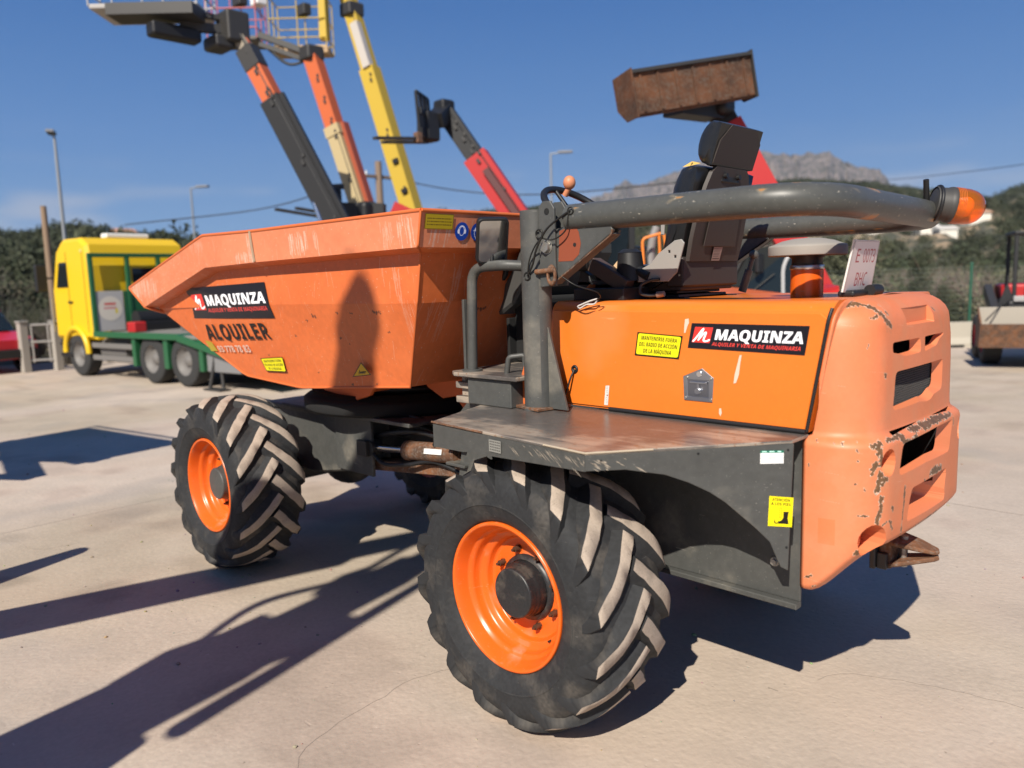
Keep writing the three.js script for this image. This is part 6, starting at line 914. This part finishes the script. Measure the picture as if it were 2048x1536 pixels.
{ // orange boom with cream inner section
  const t = thing('boom_lift', 'boom lift with orange upper boom over a cream lower section', 'boom lift');
  const a = [-11.05, 1.3, -6.75], e = [-12.58, 6.35, -6.2], L = (k) => along(a, e, k);
  part('boom_base', beam(L(0), L(.70), .30, .32), M.cream, t); boomDetail(t, L, .1, .68, .17); boomDetail(t, L, .7, .98, .145); part('boom_side_plate', beam(L(.3).add(V(.1, 0, -.1)), L(.72).add(V(.1, 0, -.1)), .2, .25), paint([.34, .07, .03], .5), t); part('boom_upper', beam(L(.68), L(.99), .27, .30), M.boomOrange, t); part('boom_collar', beam(L(.67), L(.71), .34, .36), M.cream, t); part('boom_cap', box(.4, .3, .4, -12.6, 6.38, -6.2, .06), M.darkSteel, t);
  part('jib', [beam([-12.6, 6.38, -6.2], [-13.4, 6.8, -5.5], .14, .12), beam([-12.6, 6.22, -6.2], [-13.4, 6.62, -5.5], .09, .09)], M.darkSteel, t); part('jib_hose', new THREE.TubeGeometry(new THREE.CatmullRomCurve3([V(-12.6, 6.3, -6.2), V(-12.95, 6.2, -5.9), V(-13.3, 6.55, -5.6)]), 16, .03, 6), M.black, t);
  railBasket(t, V(-13.4, 6.75, -5.45), V(-.70, 0, .72).normalize(), V(-.72, 0, -.70).normalize(), 1.0, .75, 1.05, paint([.5, .12, .1], .5), mat([.12, .11, .10], .7)); part('basket_console', box(.3, .4, .25, -13.5, 7.6, -5.6, .04), M.white, t);
  liftBase(t, -10.8, -6.9, V(-.5, 0, .87), M.boomOrange); settle(t, -10.8, 0, -6.9);
}
{ // yellow boom
  const t = thing('boom_lift', 'yellow telescopic boom lift with yellow caged basket on its jib', 'boom lift');
  const a = [-11.95, 1.35, -8.75], e = [-14.36, 9.79, -7.93], L = (k) => along(a, e, k);
  part('boom_base', beam(L(0), L(.62), .34, .38), M.boomYellow, t); boomDetail(t, L, .1, .6, .19); boomDetail(t, L, .62, .84, .16); part('boom_mid', beam(L(.58), L(.85), .28, .30), M.boomYellow, t); part('boom_tip', beam(L(.82), L(1), .22, .24), M.boomYellow, t); part('boom_label', beam(L(.62).add(V(.10, 0, .10)), L(.74).add(V(.10, 0, .10)), .18, .2), mat([.5, .46, .42], .6), t); part('boom_joint', box(.42, .3, .42, L(.78).x, L(.78).y, L(.78).z, .05), M.darkSteel, t);
  for (const k of [.12, .2, .28, .36]) part('boom_decal', beam(L(k).add(V(.13, 0, .13)), L(k + .012).add(V(.13, 0, .13)), .14, .14), M.black, t);
  part('jib', [beam([-14.36, 9.7, -7.9], [-13.78, 8.9, -7.35], .18, .18), beam([-13.72, 9.0, -7.3], [-13.75, 7.1, -7.28], .17, .17)], M.boomYellow, t);
  railBasket(t, V(-13.62, 6.95, -7.25), V(-.70, 0, .72).normalize(), V(-.72, 0, -.70).normalize(), 1.25, .8, 1.1, M.boomYellow, mat([.50, .36, .20], .7)); part('underframe', beam([-13.7, 6.86, -7.35], [-14.4, 6.86, -6.5], .45, .14), mat([.45, .30, .16], .7), t);
  liftBase(t, -11.7, -8.9, V(-.5, 0, .87), M.boomYellow); settle(t, -11.7, 0, -8.9);
}
// --- telehandlers
function teleBody(t, cx, cz, turn, m, lettering, low) { // body along local x (front +x), with cab on the left
  const q = new THREE.Matrix4().makeRotationY(turn).setPosition(cx, 0, cz), put = (n, g, mm, p = t) => { g.applyMatrix4(q); return part(n, g, mm, p); };
  put('chassis', box(low ? 2.6 : 3.6, .5, 1.0, 0, .85, 0, .05), M.darkSteel); put('engine_hood', plate(low ? [[-1.2, .8], [.6, .8], [.6, 1.1], [-1.1, 1.15]] : [[-1.2, .9], [.6, .9], [.6, 1.35], [.1, 1.62], [-1.1, 1.55]], 'z', -1.1, -.45, .05), m); put('side_panel', box(1.5, .45, .5, -.2, 1.0, .78, .05), m);
  if (!low) { const cab = sub('cab', t); for (const [x, z] of [[-.15, .45], [.95, .45], [-.15, 1.1], [.95, 1.1]]) put('pillar', cyl([x, 1.15, z], [x - (x > 0 ? .12 : 0), 2.15, z], .04, .04, 8), M.black, cab); put('cab_roof', box(1.25, .08, .8, .33, 2.18, .78, .03), M.black, cab); put('cab_base', box(1.15, .35, .72, .4, 1.15, .78, .04), M.black, cab);
  put('front_pane', span(.86, .875, 1.32, 2.1, .5, 1.06, 0), M.darkGlass, cab); put('side_pane', span(-.1, .85, 1.32, 2.1, 1.095, 1.11, 0), M.darkGlass, cab); put('rear_pane', span(-.16, -.145, 1.32, 2.1, .5, 1.06, 0), M.darkGlass, cab); }
  for (const x of low ? [-.8, .8] : [-1.25, 1.25]) for (const s of [1, -1]) { const p = V(x, .55, s * .9).applyMatrix4(q); roadWheel(t, p.x, .55, p.z, .55, .42, M.blackTyre, m, V(0, 0, s).transformDirection(q)); }
  if (lettering) { const c = [[-.15, 1.42, -1.105], [-1.0, 1.36, -1.105], [-1.0, 1.22, -1.105], [-.15, 1.28, -1.105]].map((p) => V(...p).applyMatrix4(q).toArray()); decal('side_lettering', sticker(320, 64, (x) => { x.fillStyle = '#4a4643'; x.fillRect(0, 0, 320, 64); x.fillStyle = '#eee'; fit(x, 'MAGGUM', 160, 52, 290, 'bold 52px sans-serif'); }), c, t, .004); }
}
{ // forks raised
  const t = thing('telehandler', 'red telehandler with forks raised on a long red and black boom', 'telehandler');
  const a = [-7.15, 1.35, -7.85], e = [-9.0, 4.69, -6.62], L = (k) => along(a, e, k);
  part('boom_base', beam(L(0), L(.76), .36, .44), M.red, t); boomDetail(t, L, .1, .74, .2); boomDetail(t, L, .76, .97, .15); part('boom_recess', beam(L(.42).add(V(.16, .0, .16)), L(.68).add(V(.16, 0, .16)), .1, .12), mat([.10, .03, .03], .6), t); part('boom_inner', beam(L(.74), L(.99), .26, .32), M.black, t); part('boom_hose', [cyl(L(.76).add(V(-.05, .2, .1)), L(.95).add(V(-.05, .15, .1)), .04, .04, 8)], M.black, t);
  part('boom_head', [beam([-9.0, 4.70, -6.62], [-8.78, 4.45, -6.2], .28, .26), box(.3, .35, .3, -9.0, 4.72, -6.6, .06)], M.black, t);
  const c = sub('fork_carriage', t); part('carriage_frame', [beam([-8.97, 4.2, -6.25], [-8.63, 4.2, -5.72], .08, .14), beam([-8.97, 4.55, -6.25], [-8.63, 4.55, -5.72], .08, .1), ...[0, .33, .66, 1].map((k) => cyl([-8.97 + .34 * k, 4.15, -6.25 + .53 * k], [-8.97 + .34 * k, 4.85, -6.2 + .53 * k], .03, .03, 8)), beam([-8.97, 4.85, -6.2], [-8.63, 4.85, -5.67], .04, .05), box(.3, .5, .3, -8.85, 4.35, -6.1, .05)], M.black, c);
  for (const [x, z] of [[-8.9, -6.1], [-8.68, -5.78]]) part('fork', [beam([x, 4.55, z], [x, 4.1, z + .02], .1, .05, V(1, 0, 0)), beam([x, 4.1, z], [x + .05, 4.0, z + 1.0], .1, .045)], M.darkSteel, c);
  part('carriage_tip', box(.12, .18, .12, -8.66, 4.1, -5.7, .02), M.rust, c);
  teleBody(t, -7.4, -8.2, Math.PI * .62, M.red); settle(t, -7.4, 0, -8.2);
}
{ // bucket raised, cab seen beside the seat
  const t = thing('telehandler', 'red telehandler with rusty wide bucket raised above the dumper seat', 'telehandler');
  const a = [-2.2, 1.2, -7.0], e = [-3.34, 3.72, -6.30], L = (k) => along(a, e, k);
  part('boom_base', beam(L(0), L(.93), .30, .36), M.red, t); part('boom_inner', beam(L(.9), L(1.03), .24, .3), M.black, t); part('boom_head', [box(.36, .36, .36, -3.3, 3.80, -6.2, .1), beam([-3.35, 3.7, -6.2], [-3.45, 3.68, -5.4], .3, .2)], M.black, t);
  // bucket: long axis from (-3.67, -4.64) to (-2.92, -6.04)
  const b = sub('bucket', t), o = V(-3.6, 3.66, -4.70), ux = V(.72, .28, -1.36), W = ux.length(); const q = new THREE.Matrix4().makeBasis(ux.clone().normalize(), V(-.10, .97, .13).normalize(), V(.86, .02, .45).normalize()).setPosition(o); const put = (n, g, m) => { g.applyMatrix4(q); part(n, g, m, b); };
  const bm = tiled(TEX.rust.clone(), 1.3, .8); bm.color.setRGB(.55, .5, .45);
  put('bucket_shell', plate([[-.2, .30], [-.22, -.02], [-.05, -.18], [.16, -.20], [.2, -.17], [-.02, -.14], [-.17, 0], [-.15, .30]], 'x', 0, W, .006), bm); put('back_plate', span(0, W, -.18, .28, .16, .20, .006), bm); for (let i = 0; i <= 6; i++) put('rib', span(.1 + i * (W - .2) / 6 - .015, .1 + i * (W - .2) / 6 + .015, -.16, .26, .2, .215, .004), bm);
  put('side_plate', plate([[-.24, .32], [-.24, -.05], [-.05, -.21], [.24, -.21], [.24, .33]], 'x', W, W + .02, .003), M.darkSteel); put('side_plate', plate([[-.24, .32], [-.24, -.05], [-.05, -.21], [.24, -.21], [.24, .33]], 'x', -.02, 0, .003), bm); put('cutting_edge', span(0, W, .27, .31, .12, .24, .004), M.darkSteel);
  part('cab_front', polys([[-2.75, 1.28, -5.25], [-2.1, 1.28, -5.8], [-2.1, 1.98, -5.86], [-2.48, 1.96, -5.48]], [[0, 1, 2, 3]]), M.darkGlass, t); part('windscreen_pillar', cyl([-2.75, 1.28, -5.25], [-2.48, 1.97, -5.48], .025, .025, 8), M.black, t); part('rear_pillar', pipe([[-2.18, 1.2, -5.74], [-2.20, 1.75, -5.76], [-2.1, 1.98, -5.86]], .025, .1, 8), mat([.4, .4, .4], .5), t); part('wiper', cyl([-2.55, 1.35, -5.40], [-2.25, 1.66, -5.66], .008, .008, 6), M.black, t); part('cab_mirror', box(.06, .22, .14, -2.36, 1.78, -5.5, .02), M.black, t); part('cab_roof', polys([[-2.50, 1.97, -5.46], [-2.08, 1.99, -5.86], [-2.4, 2.02, -6.5], [-2.8, 2.0, -6.1]], [[0, 1, 2, 3], [3, 2, 1, 0]]), M.black, t);
  part('bonnet', polys([[-2.12, 1.2, -5.8], [-1.72, 1.2, -6.25], [-1.74, 1.50, -6.23], [-2.10, 1.40, -5.82], [-2.4, 1.2, -6.1], [-2.0, 1.2, -6.5], [-2.0, 1.52, -6.5], [-2.4, 1.42, -6.1]], [[0, 1, 2, 3], [3, 2, 6, 7], [1, 5, 6, 2], [5, 4, 7, 6], [4, 0, 3, 7]]), M.red, t);
  decal('side_lettering', sticker(320, 96, (x) => { x.fillStyle = '#55504c'; x.fillRect(0, 0, 320, 96); x.fillStyle = '#c8271f'; x.fillRect(0, 0, 320, 16); x.fillStyle = '#eee'; fit(x, 'MAGGUM', 190, 80, 240, 'bold 52px sans-serif'); }), [[-2.10, 1.36, -5.815], [-1.74, 1.46, -6.22], [-1.73, 1.24, -6.23], [-2.11, 1.22, -5.80]], t, .006);
  teleBody(t, -2.75, -6.65, Math.PI - .55, M.red, false, true); settle(t, -2.75, 0, -6.65);
}
{ // low telehandler under the booms: only its dark carriage and red boom top show
  const t = thing('telehandler', 'red telehandler with lowered black fork carriage under the raised booms', 'telehandler');
  part('boom', beam([-10.4, 3.05, -6.4], [-9.3, 2.3, -7.4], .34, .4), M.red, t); part('boom_head', [box(.4, .4, .4, -10.75, 3.05, -6.05, .1), beam([-11.2, 3.1, -5.65], [-10.5, 3.05, -6.3], .28, .3)], M.black, t); const c = sub('fork_carriage', t); part('carriage_frame', [beam([-11.5, 3.0, -5.5], [-11.05, 3.0, -5.75], .1, .12), beam([-11.5, 3.55, -5.5], [-11.05, 3.55, -5.75], .1, .1), box(.42, .5, .2, -11.25, 3.25, -5.62, .04)], M.black, c);
  for (const k of [0, 1]) part('fork', beam([-11.45 + k * .35, 3.0, -5.5 - k * .22], [-11.6 + k * .35, 3.12, -4.6 - k * .22], .1, .05), M.darkSteel, c); teleBody(t, -9.2, -7.6, Math.PI * .66, M.red); settle(t, -9.2, 0, -7.6);
}
// --- orange loader with dark cab, seen through the console gap
{
  const t = thing('wheel_loader', 'orange wheel loader with dark cab, mirror and orange handrails', 'loader');
  const cab = sub('cab', t); for (const [x, z] of [[-3.95, -4.05], [-3.45, -4.55], [-4.35, -4.45], [-3.85, -4.95]]) part('pillar', box(.07, 1.25, .07, x, 1.75, z, .01, 0, .78, 0), M.black, cab); part('cab_roof', box(.9, .08, .75, -3.9, 2.40, -4.5, .03, 0, .78, 0), M.boomOrange, cab); part('cab_base', box(.85, .5, .7, -3.9, .95, -4.5, .03, 0, .78, 0), M.boomOrange, cab); part('door_pane', polys([[-3.92, 1.2, -4.07], [-3.47, 1.2, -4.52], [-3.47, 2.36, -4.52], [-3.92, 2.36, -4.07]], [[0, 1, 2, 3], [3, 2, 1, 0]]), M.darkGlass, cab); part('window_bar', [cyl([-3.7, 1.2, -4.28], [-3.7, 2.36, -4.28], .02, .02, 8)], M.black, cab);
  part('cab_mirror', [box(.05, .32, .17, -3.72, 2.05, -4.1, .03, 0, .8, 0), pipe([[-3.85, 1.72, -4.05], [-3.66, 1.74, -4.10], [-3.64, 2.22, -4.12], [-3.8, 2.24, -4.1]], .012, .04, 6)], M.darkSteel, t); part('grab_rail', pipe([[-3.52, 1.72, -4.25], [-3.44, 1.74, -4.32], [-3.42, 1.45, -4.34]], .012, .03, 6), mat([.75, .62, .2], .5), t);
  part('engine_hood', plate([[-3.5, .7], [-1.9, .7], [-1.9, 1.45], [-3.3, 1.62], [-3.5, 1.5]], 'z', -5.2, -4.35, .05), M.boomOrange, t); part('exhaust_stack', pipe([[-3.13, 1.55, -4.47], [-3.12, 1.95, -4.45], [-3.09, 2.10, -4.45], [-3.05, 2.22, -4.47]], .045, .08, 12), mat([.3, .29, .28], .6, .3), t);
  const h = sub('handrail', t), om = paint([.78, .22, .03], .4); part('rail', pipe([[-3.05, 1.72, -4.22], [-3.07, 2.08, -4.22], [-2.90, 2.14, -4.38], [-2.86, 1.74, -4.42]], .016, .05, 8), om, h); part('rail_upright', cyl([-2.93, 1.72, -4.36], [-2.94, 2.12, -4.35], .015, .015, 8), om, h); part('rail_foot', cyl([-3.05, 1.74, -4.22], [-2.80, 1.78, -4.46], .013, .013, 8), om, h);
  for (const x of [-3.9, -2.2]) for (const s of [1, -1]) roadWheel(t, x, .52, -4.75 + s * .62, .52, .36, M.blackTyre, M.boomOrange, V(0, 0, s)); part('chassis', box(2.6, .3, .8, -3.0, .62, -4.75, .04), M.darkSteel, t); settle(t, -3.0, 0, -4.75);
}
// --- skid loader with rusty bucket at the far right
{
  const f = V(.35, 0, .937), r = V(.937, 0, -.35), o = V(-.86, 0, -12.59), q = new THREE.Matrix4().makeBasis(r, V(0, 1, 0), f.clone()).setPosition(o), t = thing('skid_loader', 'black and red skid loader with a wide rusty bucket near the mesh fence', 'loader'), put = (n, g0, m, p = t) => { const g = Array.isArray(g0) ? dispose(g0) : g0; g.applyMatrix4(q); return part(n, g, m, p); };
  const b = sub('bucket', t); put('bucket_front', plate([[.0, .36], [.35, .36], [.50, .74], [.44, .75], [.31, .42], [.04, .42]], 'x', -1.05, 1.05, .006).rotateY(0).translate(0, 0, .55), M.rust, b); put('bucket_back', span(-1.05, 1.05, .36, 1.0, .53, .57, .006), mat([.38, .34, .28], .7), b); for (const s of [-1, 1]) put('bucket_side', plate([[.55, .36], [.9, .36], [1.03, .74], [.57, 1.0]], 'x', s * 1.06 - .012, s * 1.06 + .012, .002), M.rust, b); put('spill_guard', cyl([-1.0, .8, .98], [-.75, 1.02, .6], .012, .012, 6), M.darkSteel, b);
  put('body', box(1.25, .7, 1.8, 0, .75, -.6, .06), M.black); put('engine_hood', box(1.2, .3, .9, 0, 1.2, -1.0, .05), M.red); for (const s of [-1, 1]) { put('lift_arm', beam([s * .72, 1.25, -1.3], [s * .72, .62, .5], .12, .2), M.darkSteel); put('front_lamp', box(.18, .1, .1, s * .45, 1.12, .3, .02), mat([.35, .34, .33], .3)); }
  put('cab_frame', [box(.06, 1.1, .06, -.5, 1.65, .1, .01), box(.06, 1.1, .06, .5, 1.65, .1, .01), box(.06, 1.1, .06, -.5, 1.65, -.7, .01), box(.06, 1.1, .06, .5, 1.65, -.7, .01), box(1.1, .06, .9, 0, 2.2, -.3, .02)], M.black); put('seat', [box(.5, .15, .45, 0, 1.25, -.35, .05), box(.5, .55, .14, 0, 1.5, -.6, .06)], M.black); put('console_flag', plate([[-.75, 1.0], [-.5, 1.05], [-.62, 1.4]], 'z', .2, .23, .003), M.black);
  for (const z of [-1.15, -.1]) for (const s of [-1, 1]) { const p = V(s * .78, .40, z).applyMatrix4(q); roadWheel(t, p.x, .40, p.z, .40, .28, M.blackTyre, M.red, r.clone().multiplyScalar(s)); } settle(t, o.x, 0, o.z);
}
// --- red car with green load by the gate
{
  const t = thing('parked_car', 'small red car with a green cover on its roof, behind the gate post', 'car', [-19.4, 0, -.9], .15);
  part('body', plate([[-1.9, .3], [1.9, .3], [1.95, .72], [1.2, .85], [.6, .92], [-1.6, .92], [-1.95, .7]], 'z', -.8, .8, .08), paint([.55, .02, .035], .3), t); part('cabin', plate([[-1.4, .92], [1.05, .9], [.5, 1.32], [-1.0, 1.34]], 'z', -.7, .7, .06), M.darkGlass, t); part('roof', plate([[-1.05, 1.33], [.52, 1.31], [.45, 1.38], [-1, 1.4]], 'z', -.68, .68, .02), paint([.55, .02, .035], .3), t); part('roof_cover', box(1.7, .2, 1.3, -.25, 1.5, 0, .08), paint([.02, .30, .14], .6), t); for (const s of [-.55, .55]) part('headlight', box(.1, .16, .3, 1.93, .62, s, .03), M.white, t); part('bumper', box(.14, .2, 1.5, 1.95, .42, 0, .04), M.black, t);
  for (const x of [-1.2, 1.25]) for (const s of [1, -1]) roadWheel(t, x, .30, s * .70, .30, .2, M.blackTyre, M.rimGrey, V(0, 0, s));
}
// --- machines behind the photographer whose shadows reach into the yard
{
  const t = thing('excavator', 'yellow tracked excavator with folded arm, shading the concrete by the dumper', 'excavator');
  const lift = (x, y, z, h) => V(x, y, z).addScaledVector(SUN, h / SUN.y); // point on the sun ray through a shadow point
  const K = lift(-1.15, 1.50, .84, 4.4), A0 = lift(-1.10, 0, 2.75, 1.3), B0 = lift(-2.66, 0, 2.25, .9), X = V(1, 0, -.3).normalize();
  part('boom', [beam(A0, along(A0, K, .40), .36, .42, X), beam(along(A0, K, .38), along(A0, K, .7), .24, .28, X), beam(along(A0, K, .68), K, .17, .2, X)], M.boomYellow, t); part('boom_cylinder', cyl(along(A0, K, .25).add(V(.30, -.1, -.1)), along(A0, K, .72).add(V(.22, 0, 0)), .05, .04, 12), M.darkSteel, t);
  part('stick', [beam(K, along(K, B0, .4), .15, .18, X), beam(along(K, B0, .38), B0, .2, .28, X)], M.boomYellow, t); part('knuckle', cyl(K.clone().add(V(-.06, 0, .12)), K.clone().add(V(.06, 0, -.12)), .13, .13, 18), M.boomYellow, t);
  for (const [u, w, h, o] of [[.12, .5, .2, .18], [.30, .26, .3, -.16], [.46, .42, .16, .16], [.60, .2, .26, -.13], [.80, .16, .24, .12]]) { const p = along(A0, K, u); part('arm_bracket', box(.22, h, w, p.x + o, p.y, p.z, .03), M.boomYellow, t); }
  part('arm_hose', new THREE.TubeGeometry(new THREE.CatmullRomCurve3([along(A0, K, .3).add(V(-.2, .1, 0)), along(A0, K, .45).add(V(-.36, .05, 0)), along(A0, K, .62).add(V(-.2, 0, 0)), along(A0, K, .8).add(V(-.24, 0, 0)), along(A0, K, .9)]), 30, .03, 6), M.black, t);
  part('bucket_link', cyl(lift(-3.55, 0, 1.48, 1.0), lift(-3.27, 0, 2.45, 1.4), .07, .17, 14), M.boomYellow, t); part('bucket', [box(.7, .5, .6, B0.x - .35, B0.y - .25, B0.z + .1, .1)], M.darkSteel, t);
  const cx = A0.x + 1.35, cz = A0.z + 2.0; part('house', box(2.2, 1.2, 2.2, cx, 1.6, cz, .15), M.boomYellow, t); part('cab', box(.9, 1.5, 1.1, cx + .6, 2.2, cz + .3, .1), M.darkGlass, t); part('boom_foot', beam(A0, [cx - .3, 1.5, cz - .8], .4, .5), M.boomYellow, t); for (const s of [-.9, .9]) part('track', box(.5, .8, 3.0, cx + s, .42, cz, .3), M.blackTyre, t); part('turntable', cyl([cx, .7, cz], [cx, 1.0, cz], .7, .7, 24), M.darkSteel, t); settle(t, cx, 0, cz);
}
{
  const t = thing('scissor_lift', 'raised scissor lift platform standing beyond the dumper tub side', 'scissor lift'), H = 3.0, o = (x, z) => V(x, 0, z).addScaledVector(SUN, H / SUN.y), a = o(-6.7, -.49), b = o(-8.72, -.13), d = o(-6.36, .58), ux = b.clone().sub(a), uz = d.clone().sub(a), mid = a.clone().addScaledVector(ux, .5).addScaledVector(uz, .5), yaw = Math.atan2(-ux.z, ux.x);
  const put = (n, g, m) => { g.rotateY(yaw); g.translate(mid.x, 0, mid.z); part(n, g, m, t); };
  put('deck', box(2.05, .1, 1.1, 0, H, 0, .02), M.rimGrey); for (const [x, z] of [[-1, -.5], [1, -.5], [1, .5], [-1, .5]]) put('rail_post', cyl([x, H, z], [x, H + .18, z], .02, .02, 8), M.boomOrange); for (const y of [.16]) { put('rail', cyl([-1, H + y, .5], [1, H + y, .5], .02, .02, 8), M.boomOrange); put('rail', cyl([-1, H + y, -.5], [1, H + y, -.5], .02, .02, 8), M.boomOrange); }
  for (let k = 0; k < 4; k++) for (const z of [-.4, .4]) { const y0 = .6 + k * .59, y1 = y0 + .59; put('scissor_arm', beam([-.9, y0, z], [.9, y1, z], .06, .1), M.darkSteel); put('scissor_arm', beam([.9, y0, z * .9], [-.9, y1, z * .9], .06, .1), M.darkSteel); } put('chassis', box(2.1, .4, 1.0, 0, .4, 0, .05), M.boomOrange); for (const x of [-.8, .8]) for (const z of [-.48, .48]) put('wheel', cyl([x, .2, z - .08], [x, .2, z + .08], .2, .2, 18), M.blackTyre); settle(t, mid.x, 0, mid.z);
}
renderer.render(scene, camera);
